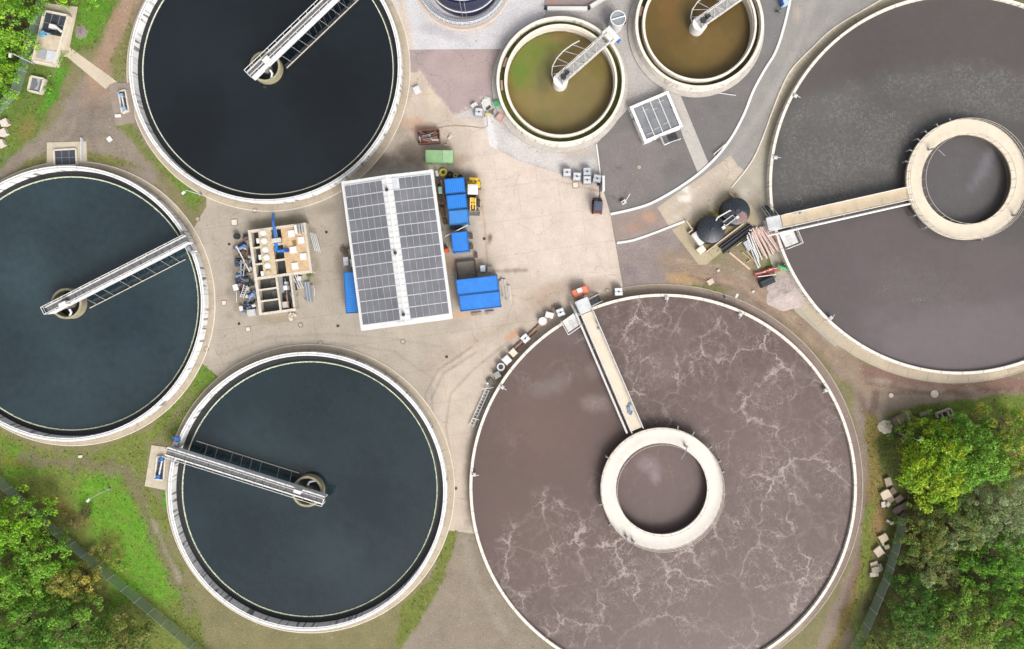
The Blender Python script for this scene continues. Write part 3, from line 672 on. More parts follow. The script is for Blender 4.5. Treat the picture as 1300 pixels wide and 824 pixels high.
def railing(mb, pts, z, h=1.05, sp=1.6, r=0.045, mid=True, close=False):
    P = [Vector((p[0], p[1], z)) for p in pts]
    if close: P.append(P[0])
    for i in range(len(P) - 1):
        a, b = P[i], P[i + 1]; L = (b - a).length
        mb.tube([a + Vector((0, 0, h)), b + Vector((0, 0, h))], r, 5)
        if mid: mb.tube([a + Vector((0, 0, h * .5)), b + Vector((0, 0, h * .5))], r * 0.7, 4)
        n = max(1, int(L / sp))
        for k in range(n + 1):
            q = a.lerp(b, k / n); mb.tube([q, q + Vector((0, 0, h))], r * 0.9, 4)
def scraper_bridge(label, T, ang, side, beyond=3.6, over=0.5):
    """rotating half bridge; local x runs outwards from the tank's centre, +y side carries the skimmer when side=1"""
    c = T['c']; th = thing('scraper_bridge', label, 'bridge', (c[0], c[1], 1.5), ang, 'rotating scraper bridges on the clarifier tanks')
    L = T['ro'] + over; x0 = -beyond; w = 0.53; rnd = random.Random(int(ang * 100))
    zg, zd = 0.12, 1.45
    P = lambda n, mb, m: obj(n, mb, m, th)
    P('girder', MB().box(((x0 + L) / 2, w, (zg + zd) / 2), (L - x0, 0.12, zd - zg)), mat((236, 238, 244), 0.5, 0.06, 1.5, 0, 0.06))
    P('girder', MB().box(((x0 + L) / 2, -w, (zg + zd) / 2), (L - x0, 0.12, zd - zg)), mat((236, 238, 244), 0.5, 0.06, 1.5, 0, 0.06))
    for sgn in (1, -1): P('toe_board', MB().box(((x0 + L) / 2, sgn * (w + 0.02), zd + 0.03), (L - x0, 0.2, 0.06)), WHITE)
    dk = MB(); x = x0
    while x < L:
        e = min(x + 1.2, L); dk.box(((x + e) / 2, 0, zd - 0.1 + rnd.uniform(-.015, .015)), (e - x - 0.06, 2 * w - 0.16, 0.05)); x = e
    P('deck_grating', dk, mat((112, 112, 116), 0.7, 0.5, 2.5, 0, 0.25))
    cr = MB(); x = x0 + 0.3
    while x < L: cr.box((x, 0, zg + 0.3), (0.1, 2 * w - 0.14, 0.14)); x += 1.8
    P('cross_beam', cr, GREYST)
    for sgn in (1, -1):
        rl = MB(); railing(rl, [(x0, sgn * (w + 0.04)), (L, sgn * (w + 0.04))], zd, 1.0, 1.5, 0.05, False); P('handrail', rl, WHITE)
    rl = MB(); railing(rl, [(x0, -w), (x0, w)], zd, 1.0, 0.7, 0.05); P('handrail', rl, WHITE)
    ec = MB().box((T['ro'] - 0.3, 0, 0.3), (0.45, 3.4, 0.34)).box((T['ro'] - 0.3, 1.2 * side, 0.62), (0.5, 0.6, 0.4))
    P('end_carriage', ec, GREYST)
    for yy in (-1.4, 1.4):
        P('wheel', MB().tube([(T['ro'] - 0.47, yy, 0.2), (T['ro'] - 0.13, yy, 0.2)], 0.2, 14), RUBBER)
    P('drive_motor', MB().box((T['ro'] - 0.1, 1.9 * side, 0.45), (0.6, 0.5, 0.5)).tube([(T['ro'] + 0.2, 1.9 * side, 0.5), (T['ro'] + 0.6, 1.9 * side, 0.5)], 0.16, 10), PBLUE if ang > 2 else STEEL)
    P('control_cabinet', MB().box((0.9, 0.45 * side, zd + 0.55), (1.1, 0.5, 1.1)), WHITE)
    pp = MB().tube([(0.2, 1.0 * side, 0.3), (0.1, 1.5 * side, 0.1), (-0.5, 1.8 * side, -0.2), (-0.7, 1.7 * side, -0.5)], 0.16, 10); P('scum_pipe', pp, WHITE2)
    # skimmer beam trailing just above the water, hung from the bridge
    ys = 1.9 * side; za = -1.1
    P('skimmer_board', MB().box(((2.2 + T['rw'] - 0.8) / 2, ys, za), (T['rw'] - 3.0, 0.07, 0.22)), mat((216, 206, 190), 0.6, 0.15, 2))
    x = 2.9; k = 0
    while x < T['rw'] - 1.5:
        P('hanger', MB().tube([(x, w * side, zg + 0.1), (x + 0.5, ys, za)], 0.03, 5), mat((170, 168, 164), .6, .15, 2)); x += rnd.choice((1.5, 2.0, 2.8)) if k < 4 else rnd.choice((1.6, 2.4)); k += 1
    sf = MB()
    for x in np.arange(T['rw'] * 0.45, T['rw'] - 1.2, 1.0):
        sf.bar((x, w * side * 0.8, zg), (x - 0.4, (w + 0.75) * side, za + 0.1), 0.06, 0.12)
    P('scraper_frame', sf, DARK)
    return th
scraper_bridge('pale steel scraper bridge crossing the top left dark tank to the upper edge', TA, R(43.7), -1, 2.5)
scraper_bridge('pale steel scraper bridge reaching down left from the rim beside the concrete pump block', TB, R(27.0), -1, 2.2)
scraper_bridge('pale steel scraper bridge on the bottom dark tank beside a blue valve pit', TC, R(162.6), -1, 3.1)

def brown_tank(label, T, dpx, r1, r0, wl_, base, mt, mask, k2, ztop, deckm, bits):
    c = T['c']; th = thing('aeration_tank', label, 'water tank', (c[0], c[1], 0), 0, 'big aeration tanks')
    P = lambda n, mb, m: obj(n, mb, m, th, True, True)
    P('rim_wall', MB().lathe([(T['ro'] - 0.42, 0), (T['ro'] - 0.42, 1.2), (T['ro'], 1.2), (T['ro'], 0)], (c[0], c[1], 0), 200), wall_mat('cream_rim', (244, 236, 224), .4, 2.4, ctr=c, nj=56))
    d = W(dpx[0], dpx[1], ztop)[:2]; s = pxs(ztop); ro, ri = r1 * s, r0 * s
    P('ring_deck', MB().ring(d, ri, ro, ztop - 0.22, ztop, 96), deckm)
    P('deck_edge', MB().ring(d, ro + 0.004, ro + 0.09, ztop - 0.3, ztop + 0.05, 96), CREAM)
    P('ring_wall', MB().ring(d, ri + 0.35, ri + 0.75, 0.0, ztop - 0.225, 96), mat((120, 108, 98), 0.85, 0.2, 1.0))
    P('ring_wall', MB().ring(d, ro - 0.75, ro - 0.35, 0.0, ztop - 0.225, 96), mat((120, 108, 98), 0.85, 0.2, 1.0))
    rl = MB()
    for rr, z in ((ro + 0.02, 1.0), (ro + 0.02, 0.5)): rl.ring(d, rr, rr + 0.05, ztop + z, ztop + z + 0.05, 96)
    for i in range(48):
        a = 2 * math.pi * i / 48; q = (d[0] + (ro + 0.04) * math.cos(a), d[1] + (ro + 0.04) * math.sin(a))
        rl.tube([(q[0], q[1], ztop), (q[0], q[1], ztop + 1.05)], 0.035, 4)
    P('handrail', rl, mat((206, 196, 184), 0.6, 0.1, 2))
    rl = MB()
    rl.ring(d, ri - 0.05, ri, ztop + 1.0, ztop + 1.05, 72)
    for i in range(32):
        a = 2 * math.pi * i / 32; q = (d[0] + (ri - 0.03) * math.cos(a), d[1] + (ri - 0.03) * math.sin(a))
        rl.tube([(q[0], q[1], ztop), (q[0], q[1], ztop + 1.05)], 0.03, 4)
    P('handrail', rl, mat((206, 196, 184), 0.6, 0.1, 2))
    for (a, ln) in bits:
        a = R(a); u = (math.cos(a), math.sin(a))
        P('bracket', MB().box((d[0] + u[0] * (ro + ln / 2), d[1] + u[1] * (ro + ln / 2), ztop - 0.1), (ln, 0.16, 0.14), a).box((d[0] + u[0] * (ro + ln), d[1] + u[1] * (ro + ln), ztop - 0.6), (0.12, 0.25, 1.1), a), GREYST)
    sheet('water', circle(c, T['ro'] - 0.43, 200), 0.75, 0.6, base, wl_, mt, mask, True)
    return th, d, ro, ri
brownL = [('circ', 838, 620, 57, (114, 98, 95), 3, 3, 0.8), ('poly', [(600, 560), (760, 400), (800, 540), (770, 600), (790, 690), (700, 740), (600, 700)], (110, 92, 87), 20, 30, 0.6), ('blob', 690, 540, 60, 60, 0, (122, 100, 92), 0.4),
          ('blob', 830, 430, 60, 40, 0, (112, 96, 94), 0.6), ('blob', 980, 560, 90, 120, 0, (122, 106, 102), 0.5), ('blob', 730, 420, 50, 30, 30, (120, 110, 110), 0.5), ('blob', 760, 470, 20, 12, 0, (138, 126, 122), 0.5), ('blob', 835, 470, 26, 26, 0, (136, 122, 118), 0.4),
          ('blob', 825, 590, 18, 12, 20, (160, 146, 148), 0.4), ('blob', 833, 606, 8, 10, 20, (170, 156, 158), 0.4), ('blob', 756, 512, 22, 14, 10, (150, 136, 130), 0.5), ('blob', 700, 490, 40, 14, -20, (142, 132, 128), 0.4)]
foamM = [('poly', [(720, 370), (1000, 370), (1120, 560), (1100, 900), (600, 900), (620, 700), (680, 620), (740, 640), (770, 600), (800, 540), (770, 460)], None, 18, 30, 1), ('circ', 838, 620, 62, None, 6, 3, -0.9), ('blob', 880, 400, 36, 24, 0, None, -0.5), ('blob', 835, 595, 24, 16, 40, None, 0.35), ('blob', 700, 470, 60, 26, -15, None, 0.35), ('blob', 760, 510, 24, 14, 10, None, 0.4), ('blob', 640, 540, 30, 30, 0, None, 0.12), ('blob', 640, 560, 50, 80, 0, None, 0.08)]
TDt, dD, roD, riD = brown_tank('huge round tank of brown foamy water below the concrete yard', TD, (840, 620.5), 76.8, 57.9, brownL, (108, 92, 88), MAT_WD, foamM, 0, 2.2, DECKP, [(60, 0.7), (75, 0.6), (40, 0.7), (25, 0.7), (15, 0.6), (-5, 0.5), (150, 0.5), (195, 0.5), (215, 0.5)])
greyL = [('poly', [(980, 60), (1200, -60), (1500, -60), (1500, 80), (1300, 100), (1160, 80), (1000, 130)], (94, 87, 85), 14, 16, 0.9), ('poly', [(980, 300), (1150, 260), (1180, 300), (1500, 310), (1500, 500), (980, 500)], (106, 96, 97), 16, 20, 0.9), ('poly', [(1100, 400), (1400, 380), (1400, 500), (1150, 500)], (118, 108, 110), 18, 16, 0.7),
         ('circ', 1227, 228, 56, (98, 94, 94), 3, 2, 0.9), ('line', [(1236, 235), (1250, 215), (1262, 185)], 10, (128, 124, 130), 6, 6, 0.7), ('blob', 1060, 130, 50, 30, -20, (100, 98, 98), 0.5)]
speckM = [('poly', [(990, 150), (1060, 112), (1150, 90), (1220, 82), (1320, 92), (1500, 90), (1500, 180), (1290, 150), (1200, 150), (1150, 200), (1150, 250), (990, 275)], None, 12, 20, 0.9), ('blob', 1170, 370, 80, 40, 20, None, 0.45), ('circ', 1227, 228, 57, None, 4, 3, 0.15)]
TEt, dE, roE, riE = brown_tank('huge round tank of dark grey water cut by the right edge of the photo', TE, (1227, 228), 75.8, 57.0, greyL, (94, 91, 88), MAT_WE, speckM, 0, 2.2, DECK, [(105, 0.5), (118, 0.5), (130, 0.6), (140, 0.6), (152, 0.6), (163, 0.5), (230, 0.5), (-75, 0.4), (215, 0.5)])
# ring footpaths of the two big tanks
def ringpath(T, a0, a1, r1, base, lay):
    n = 80; P = [(T['c'][0] + r1 * math.cos(R(a0 + (a1 - a0) * i / n)), T['c'][1] + r1 * math.sin(R(a0 + (a1 - a0) * i / n))) for i in range(n + 1)]
    P += [(T['c'][0] + (T['ro'] - 0.1) * math.cos(R(a1 + (a0 - a1) * i / n)), T['c'][1] + (T['ro'] - 0.1) * math.sin(R(a1 + (a0 - a1) * i / n))) for i in range(n + 1)]
    sheet('footpath', P, 0.026, 0.5, base, lay, ground_mat('ring_slab', 0.08, 0.1, 0.4, crack=.4, ctr=T['c']), None, True)
    k = obj('kerb', MB().ring(T['c'], r1, r1 + 0.14, 0, 0.07, 120, R(a0), R(a1)), CONC); k['kind'] = 'structure'
ringpath(TD, -70, 111, 30.55, (168, 152, 136), [('poly', [(900, 360), (1110, 460), (1110, 900), (1060, 900)], (148, 130, 122), 14, 10, 0.9)])
ringpath(TE, 205, 420, 30.1, (196, 182, 160), [('blob', 1075, 425, 12, 5, 40, (128, 112, 84), 0.7), ('blob', 1150, 466, 20, 3, 12, (168, 152, 134), 0.5)])

def fixed_bridge(label, e0, e1, w_px, pipe, plat, pside, stairs, z=2.2, dm=None):
    """fixed concrete footbridge from the tank rim to the ring deck"""
    a = Vector(W(e0[0], e0[1], z)[:2]); b = Vector(W(e1[0], e1[1], z)[:2]); d = (b - a); L = d.length; ang = math.atan2(d.y, d.x); w = w_px * pxs(z)
    th = thing('footbridge', label, 'footbridge', (a.x, a.y, 0), ang, 'footbridges to the ring decks')
    P = lambda n, mb, m: obj(n, mb, m, th)
    P('deck', MB().box((L / 2 + 1.1, 0, z - 0.15), (L - 2.2, w, 0.3)), dm)
    P('landing', MB().box((1.05, 0, z - 0.152), (2.1, w + 0.1, 0.3)).box((1.0, 0, (z - 0.3) / 2), (1.6, w * 0.8, z - 0.3)), WHITE2)
    P('support', MB().box((L / 2, 0, z - 0.55), (L - 2.4, w * 0.35, 0.48)), CONC)
    for s_ in (1, -1):
        rl = MB(); railing(rl, [(0.0 if s_ == pside else 2.2, s_ * (w / 2 - 0.05)), (L, s_ * (w / 2 - 0.05))], z, 1.05, 1.8, 0.07); P('handrail', rl, WHITE)
        P('toe_board', MB().box((L / 2 + 1.1, s_ * (w / 2 - 0.03), z + 0.06), (L - 2.2, 0.09, 0.14)), WHITE)
    P('air_pipe', MB().tube([(0.2, pside * (w / 2 + 0.55), 1.2), (1.6, pside * (w / 2 + 0.55), z - 0.1), (L, pside * (w / 2 + 0.55), z - 0.1)], 0.17, 12), WHITE)
    for x in (3.5, 7.5, 11.5): P('pipe_bracket', MB().box((x, pside * (w / 2 + 0.3), z - 0.15), (0.1, 0.6, 0.1)), GREYST)
    vb = MB().box((L * 0.2, -pside * (w / 2 - 0.1), z + 0.35), (0.5, 0.3, 0.3)).box((L * 0.2 + 0.8, -pside * (w / 2 - 0.3), z + 0.12), (0.3, 0.3, 0.24)); P('valve_box', vb, GREYST)
    # stairs at the landing, on the side away from the pipe
    n = 8
    for k in range(n):
        P('stair_tread', MB().box((0.95, -pside * (w / 2 + 0.2 + 0.23 * k), z - 0.1 - k * (z - 0.2) / n), (1.1, 0.17, 0.04)), DARK)
    for xx in (0.38, 1.52):
        rl = MB().bar((xx, -pside * (w / 2 + 0.05), z - 0.15), (xx, -pside * (w / 2 + 0.2 + 0.23 * n), 0.05), 0.06, 0.2)
        rl.tube([(xx, -pside * (w / 2 + 0.05), z + 0.95), (xx, -pside * (w / 2 + 0.2 + 0.23 * n), 1.0)], 0.045, 5)
        for t in (0.02, 0.5, 1.0): rl.tube([(xx, -pside * (w / 2 + 0.1 + 1.9 * t), (z - .2) * (1 - t)), (xx, -pside * (w / 2 + 0.1 + 1.9 * t), (z - .2) * (1 - t) + 1.05)], 0.035, 5)
        P('stair_rail', rl, WHITE2)
    return th
fixed_bridge('pale footbridge with white railings crossing the brown foamy water from the orange skip', (737.6, 380.2), (808, 545), 16.4, None, None, -1, None, dm=DECK)
fixed_bridge('sand coloured footbridge with white railings over the dark grey water at the right', (974.5, 285.5), (1153, 245.5), 17.0, None, None, -1, None, dm=mat((226, 206, 176), 0.85, 0.08, 0.5, 0, 0.2))
def sample_platform(label, pts, z):
    c = [sum(p[i] for p in pts) / 4 for i in (0, 1)]; cw = W(c[0], c[1], 0)
    th = thing('sampling_platform', label, 'platform', cw, 0, 'sampling platforms on the big tank rims')
    q = [W(p[0], p[1], z)[:2] for p in pts]
    obj('platform_floor', MB().prism(q, z - 0.12, z), WHITE, th, True)
    obj('platform_support', MB().prism([((a[0] * 3 + cw[0]) / 4, (a[1] * 3 + cw[1]) / 4) for a in q], 0.3, z - 0.13), CONC, th, True)
    rl = MB(); out = [W(*(c[i] + (p[i] - c[i]) * 1.22 for i in (0, 1)), z)[:2] for p in pts]
    railing(rl, [out[3], out[0], out[1]] if False else [out[1], out[2], out[3]], z, 1.0, 1.0, 0.06); obj('handrail', rl, WHITE, th, True)
    obj('access_hatch', MB().box((q[0][0] * .5 + q[2][0] * .5, q[0][1] * .5 + q[2][1] * .5, z + 0.03), (0.7, 0.7, 0.06), 0.4), WHITE2, th, True)
sample_platform('square white platform on the brown tank rim left of the footbridge', [(728.4, 397.7), (735.7, 412.2), (721.7, 421.9), (713.9, 407.9)], 1.6)
sample_platform('square white platform on the grey tank rim below the sand coloured footbridge', [(989.5, 297.5), (1007, 292), (1013.5, 307.7), (997.5, 314)], 1.6)
# small gates and instruments on the big rims
def rim_probe(T, ang, label, ln=0.9):
    a = R(ang); u = (math.cos(a), math.sin(a)); r = T['ro'] - 0.45; c = T['c']
    mb = MB().box((c[0] + u[0] * (r - 0.2), c[1] + u[1] * (r - 0.2), 1.3), (0.5, 0.5, 0.25), a).tube([(c[0] + u[0] * r, c[1] + u[1] * r, 1.2), (c[0] + u[0] * r, c[1] + u[1] * r, 1.9)], 0.05, 6)
    mb.tube([(c[0] + u[0] * (r + .3), c[1] + u[1] * (r + .3), 1.75), (c[0] + u[0] * (r - ln), c[1] + u[1] * (r - ln), 1.55)], 0.045, 6)
    single('probe_holder', mb, WHITE2, label, 'probe holder')
rim_probe(TD, 89, 'small white probe holder on the top of the brown tank rim'); rim_probe(TD, 66, 'small white probe holder on the brown tank rim beside the lamp post')
rim_probe(TD, 31, 'small white probe holder on the brown tank rim facing the dirt road'); rim_probe(TD, 148, 'small white probe holder on the brown tank rim beside the ladder frames'); rim_probe(TD, 176, 'small white probe holder on the far left of the brown tank rim')
rim_probe(TE, 152, 'small white probe holder on the grey tank rim beside the grey road'); rim_probe(TE, 172, 'small white probe holder on the grey tank rim above the footbridge stairs'); rim_probe(TE, 226, 'small white probe holder on the grey tank rim beside the dirt road')
def davit(d, r, ang, label, rot=0.0):
    a = R(ang); x, y = d[0] + r * math.cos(a), d[1] + r * math.sin(a); u = (math.cos(a + rot), math.sin(a + rot))
    mb = MB().cyl((x, y), 0.16, 2.2, 2.5, 12).tube([(x, y, 2.4), (x, y, 3.6), (x + u[0] * 0.6, y + u[1] * 0.6, 3.9), (x + u[0] * 1.9, y + u[1] * 1.9, 3.7)], 0.06, 6).box((x + 0.2, y, 2.8), (0.3, 0.22, 0.25))
    single('davit_arm', mb, GREYST, label, 'davit arm')
davit(dD, riD + 0.5, 62, 'thin davit arm on the inner edge of the pale ring deck in the brown tank', math.pi); davit(dD, roD - 0.2, 232, 'thin davit arm at the lower left of the ring deck in the brown tank'); davit(dD, roD - 0.2, 240, 'second davit arm from the left below the ring deck in the brown tank')
davit(dE, riE + 0.5, 142, 'thin davit arm on the inner edge of the ring deck in the dark grey tank', math.pi); davit(dE, roE - 0.2, -38, 'thin davit arm at the lower right of the ring deck in the grey tank')

# ---------------------------------------------------------------- small thickener tanks
def thickener(label, T, base, lay, chbase, chl, ang, plat, disc, lbl2, both):
    c = T['c']; th = thing('thickener_tank', label, 'water tank', (c[0], c[1], 0), 0, 'small round thickener tanks')
    P = lambda n, mb, m: obj(n, mb, m, th, True, True)
    P('outer_wall', MB().lathe([(T['ro'] - 0.42, 0), (T['ro'] - 0.42, 2.2), (T['ro'], 2.2), (T['ro'], 0)], (c[0], c[1], 0), 120), WCREAM)
    P('inner_wall', MB().lathe([(T['ri'] - 0.3, 0), (T['ri'] - 0.3, 2.2), (T['ri'], 2.2), (T['ri'], 0)], (c[0], c[1], 0), 120), wall_mat('stained_rim', (246, 240, 226), 0.25, 2.0, (200, 150, 100)))
    P('inner_ledge', MB().ring(c, T['ri'] - 0.46, T['ri'] - 0.31, 1.1, 1.85, 120), mat((230, 216, 196), 0.8, 0.12, 1.0))
    P('footing', MB().ring(c, T['ro'] + 0.005, T['ro'] + 0.75, 0.0, 0.3, 100), mat((196, 190, 182), 0.9, 0.14, 1.2, 0, 0.3))
    sheet('water', circle(c, T['ri'] - 0.47, 96), 0.3, 0.4, base, lay, MAT_WF, None, True)
    # annular channel water
    n = 96; mb = MB().ring(c, T['ri'] + 0.005, T['ro'] - 0.425, 1.0, 1.2, 120); w = obj('water', mb, chl); w['kind'] = 'structure'
    # bridge
    b = thing('thickener_bridge', lbl2, 'bridge', (c[0], c[1], 2.2), ang, 'lattice bridges on the thickener tanks')
    Q = lambda nme, m_, mt: obj(nme, m_, mt, b)
    L = T['ro'] + 0.2; hw = 0.72; x0 = -0.3
    for s_ in (1, -1):
        Q('side_beam', MB().box(((x0 + L) / 2, s_ * hw, 0.45), (L - x0, 0.12, 0.26)), WHITE)
        rl = MB(); railing(rl, [(x0, s_ * (hw + 0.02)), (L, s_ * (hw + 0.02))], 0.58, 1.0, 1.4, 0.045, False); Q('handrail', rl, WHITE)
    g = MB(); x = x0
    while x < L - 1.2: g.box((x + 0.55, 0, 0.36), (1.06, 2 * hw - 0.14, 0.04)); x += 1.12
    Q('deck_grating', g, mat((178, 176, 172), 0.6, 0.25, 3.0))
    br = MB(); x = x0; k = 1
    while x < L - 1.2: br.bar((x, -k * hw, 0.6), (x + 1.12, k * hw, 0.6), 0.05, 0.05); x += 1.12; k = -k
    Q('lattice', br, WHITE)
    Q('centre_drum', MB().cyl((0, 0), 1.12, -1.9, 0.25, 32), WHITE); Q('drive_unit', MB().cyl((0.5, 0), 0.4, 0.4, 0.8, 14).box((1.3, 0.1, 0.75), (0.6, 0.5, 0.5)), DARK)
    Q('end_platform', MB().box((L + 0.1, 0, 0.52), (1.5, 2.4, 0.12)), WHITE); Q('end_motor', MB().box((L + 0.5, -1.35, 0.2), (0.5, 0.4, 0.5)), PBLUE)
    arc = []
    for i in range(13):
        t = i / 12; arc.append((0.2 + 7.0 * t - 0.0, 0.95 + 2.6 * math.sin(math.pi * min(1, t * 0.62 + 0.16)) , -0.6))
    arc = [(-0.55, 0.9, -0.6), (-0.25, 1.7, -0.6), (0.6, 2.5, -0.6), (1.9, 3.0, -0.6), (3.4, 3.15, -0.6), (5.0, 3.0, -0.6), (6.2, 2.7, -0.6)]
    Q('scraper_arm', MB().tube(arc, 0.085, 8), WHITE)
    for i, (x, k) in enumerate(((0.9, 1), (2.6, 3), (2.6, 2), (4.6, 4), (5.9, 5))):
        Q('brace', MB().tube([(x, hw, 0.2), arc[k]], 0.05, 5), WHITE2)
    return th
mF = water_mat('channel_water', 0.05, 0.05, None, 0.2, 1.0)
def chan(c1, c2, sc_):
    t = NT('algae_channel_water'); cc = t.mix(t.ramp(t.noise(sc_, 5, 0.7), 0.35, 0.65, 0, 1), A(*c1), A(*c2)); m_ = t.out(cc, 0.06); t.b.inputs['IOR'].default_value = 1.33; return m_
fl = [('circ', 711, 104, 60, (140, 124, 78), 10, 8, 0.9), ('blob', 668, 75, 34, 44, 30, (112, 128, 56), 0.8), ('blob', 660, 95, 14, 20, 0, (96, 130, 46), 0.6), ('blob', 695, 62, 30, 12, -20, (106, 124, 50), 0.6), ('blob', 692, 95, 14, 34, 10, (86, 92, 66), 0.6), ('blob', 740, 115, 34, 26, 0, (132, 116, 76), 0.7), ('blob', 725, 148, 36, 18, 0, (128, 112, 76), 0.6), ('blob', 755, 90, 14, 14, 0, (118, 110, 52), 0.6), ('blob', 690, 150, 16, 12, 0, (104, 108, 62), 0.5), ('circ', 711, 104, 40, (128, 116, 74), 20, 8, 0.3)]
gl = [('blob', 880, 10, 40, 40, 0, (112, 90, 50), 0.6), ('blob', 850, 10, 18, 50, 0, (124, 94, 52), 0.6), ('blob', 910, 60, 50, 34, 0, (124, 100, 60), 0.7), ('blob', 875, 70, 30, 20, 0, (118, 98, 56), 0.7), ('blob', 870, 20, 14, 26, 10, (100, 86, 58), 0.5)]
thickener('small round tank of greenish brown water with a wide green channel', TF, (122, 104, 58), fl, None, chan((104, 104, 34), (62, 66, 22), 0.5), R(41.5), None, None, 'white lattice bridge over the greenish small tank beside the clear plastic silo', True)
thickener('small round tank of plain brown water at the top edge of the photo', TG, (106, 88, 50), gl, None, chan((98, 84, 34), (56, 54, 26), 0.5), R(35), None, None, 'white lattice bridge over the plain brown small tank, cut by the top edge', True)
for (ang, T, lab) in ((160, TF, 'pinkish timber float in the channel of the greenish small tank, nearer the block paving'), (183, TF, 'long pinkish timber float in the channel of the greenish small tank, lower left'), (165, TG, 'pinkish timber float in the channel of the plain brown small tank')):
    r = (T['ri'] + T['ro']) / 2 - 0.2; a = R(ang)
    single('float_board', MB().box((T['c'][0] + r * math.cos(a), T['c'][1] + r * math.sin(a), 1.26), (0.35, 1.5, 0.1), a), PINK, lab, 'float board')
single('sluice_gate', MB().box((*W(914, 107, 1.3)[:2], 1.3), (1.2, 0.55, 0.15), R(14)).box((*W(914, 107, 1.5)[:2], 1.45), (1.25, 0.1, 0.3), R(14)), BLACK, 'black sluice plate in the channel at the bottom of the plain brown small tank', 'sluice gate')

# ---------------------------------------------------------------- dark blue steel tank (top)
c0 = W(590, -24, 0)
th = thing('steel_tank', 'tall dark blue steel tank with white roof, cut by the top edge', 'storage tank', c0)
obj('shell', MB().lathe([(5.45, 0), (5.45, 6.0)], c0, 72), NAVY, th, True, True)
obj('roof', MB().lathe([(5.5, 5.95), (5.5, 6.1), (4.8, 6.2), (0.0, 7.0)], c0, 72), WHITE, th, True, True)
obj('top_ring', MB().ring(c0, 5.46, 5.62, 5.3, 5.42, 72), NAVY, th, True, True)
obj('stiffener_ring', MB().ring(c0, 5.46, 5.60, 1.8, 1.92, 72), WHITE, th, True, True)
obj('ladder', MB().box((c0[0] - 0.3, c0[1] - 5.6, 3.2), (0.06, 0.06, 6.2)).box((c0[0] + 0.3, c0[1] - 5.6, 3.2), (0.06, 0.06, 6.2)), STEEL, th, True)
wc = W(587, -26, 0.8)
th = thing('ring_walkway', 'grated ring walkway with white railing around the dark blue tank', 'walkway', (wc[0], wc[1], 0))
obj('deck', MB().ring(wc, 6.0, 6.9, 0.7, 0.78, 96), mat((150, 156, 172), 0.6, 0.3, 5.0), th, True, True)
rl = MB()
for i in range(60):
    a = 2 * math.pi * i / 60; b = 2 * math.pi * (i + 1) / 60
    for hh in (0.5, 1.0): rl.tube([(wc[0] + 6.88 * math.cos(a), wc[1] + 6.88 * math.sin(a), 0.78 + hh), (wc[0] + 6.88 * math.cos(b), wc[1] + 6.88 * math.sin(b), 0.78 + hh)], 0.05, 4)
    rl.tube([(wc[0] + 6.88 * math.cos(a), wc[1] + 6.88 * math.sin(a), 0.78), (wc[0] + 6.88 * math.cos(a), wc[1] + 6.88 * math.sin(a), 1.8)], 0.045, 4)
obj('handrail', rl, WHITE, th, True)
for i in range(0, 60, 4):
    a = 2 * math.pi * (i + 0.5) / 60; obj('leg', MB().box((wc[0] + 6.5 * math.cos(a), wc[1] + 6.5 * math.sin(a), 0.35), (0.12, 0.12, 0.7)), GREYST, th, True)
gx = MB()
for i in range(150):
    a = 2 * math.pi * i / 150; gx.box((wc[0] + 6.45 * math.cos(a), wc[1] + 6.45 * math.sin(a), 0.8), (0.85, 0.05, 0.05), a)
obj('grating_bars', gx, WHITE2, th, True)
k = obj('kerb', MB().ring(wc, 7.15, 7.45, 0, 0.1, 96), mat((226, 206, 186), 0.9, 0.1, 1)); k['kind'] = 'structure'
# clear silo + low walls
c0 = W(781, 33, 0)
th = thing('plastic_silo', 'round pale silo with glassy top beside the lattice bridge', 'silo', c0)
obj('shell', MB().lathe([(1.12, 0), (1.12, 2.9)], c0, 32), mat((222, 222, 220), 0.3, 0.08, 1), th, True, True)
obj('rim', MB().ring(c0, 1.02, 1.18, 2.9, 3.0, 32), WHITE, th, True, True)
obj('cover', MB().cyl((c0[0], c0[1]), 1.0, 2.8, 2.88, 32), mat((150, 158, 166), 0.15, 0.15, 1), th, True)
obj('cross_pipe', MB().tube([(c0[0] - 0.95, c0[1] - 0.2, 3.0), (c0[0] + 0.95, c0[1] + 0.35, 3.0)], 0.09, 8), WHITE, th, True)
obj('valve', MB().box((c0[0] + 1.35, c0[1] + 0.3, 0.8), (0.3, 0.5, 0.5)), DARK, th, True)
def lowwall(a, b, w, h, label, m=WHITE, name='low_wall', caps=False):
    p, q = W(*a), W(*b); d = math.hypot(q[0] - p[0], q[1] - p[1]); an = math.atan2(q[1] - p[1], q[0] - p[0])
    th = thing(name, label, 'wall', ((p[0] + q[0]) / 2, (p[1] + q[1]) / 2, 0), an)
    obj('wall', MB().box((0, 0, h / 2), (d, w, h)), m, th)
    obj('coping', MB().box((0, 0, h + 0.04), (d + 0.05, w + 0.06, 0.07)), m, th)
    return th
lowwall((695, 12.5), (745, 12.5), 0.55, 0.5, 'long straight white concrete wall above the greenish small tank')
lowwall((749, 10), (776, -6), 0.5, 0.5, 'slanting white concrete wall running to the top edge by the silo')
for x, l in ((692.5, 'small dark bollard at the left end of the straight white wall'), (747.5, 'small dark bollard between the two white walls')):
    p = W(x, 11); single('bollard', MB().cyl(p, 0.16, 0, 0.9, 12).cyl(p, 0.24, 0, 0.08, 12), DARK, l, 'bollard')
lowwall((764.7, 225), (765, 244), 0.3, 1.2, 'short white wall beside the pale tote tanks')

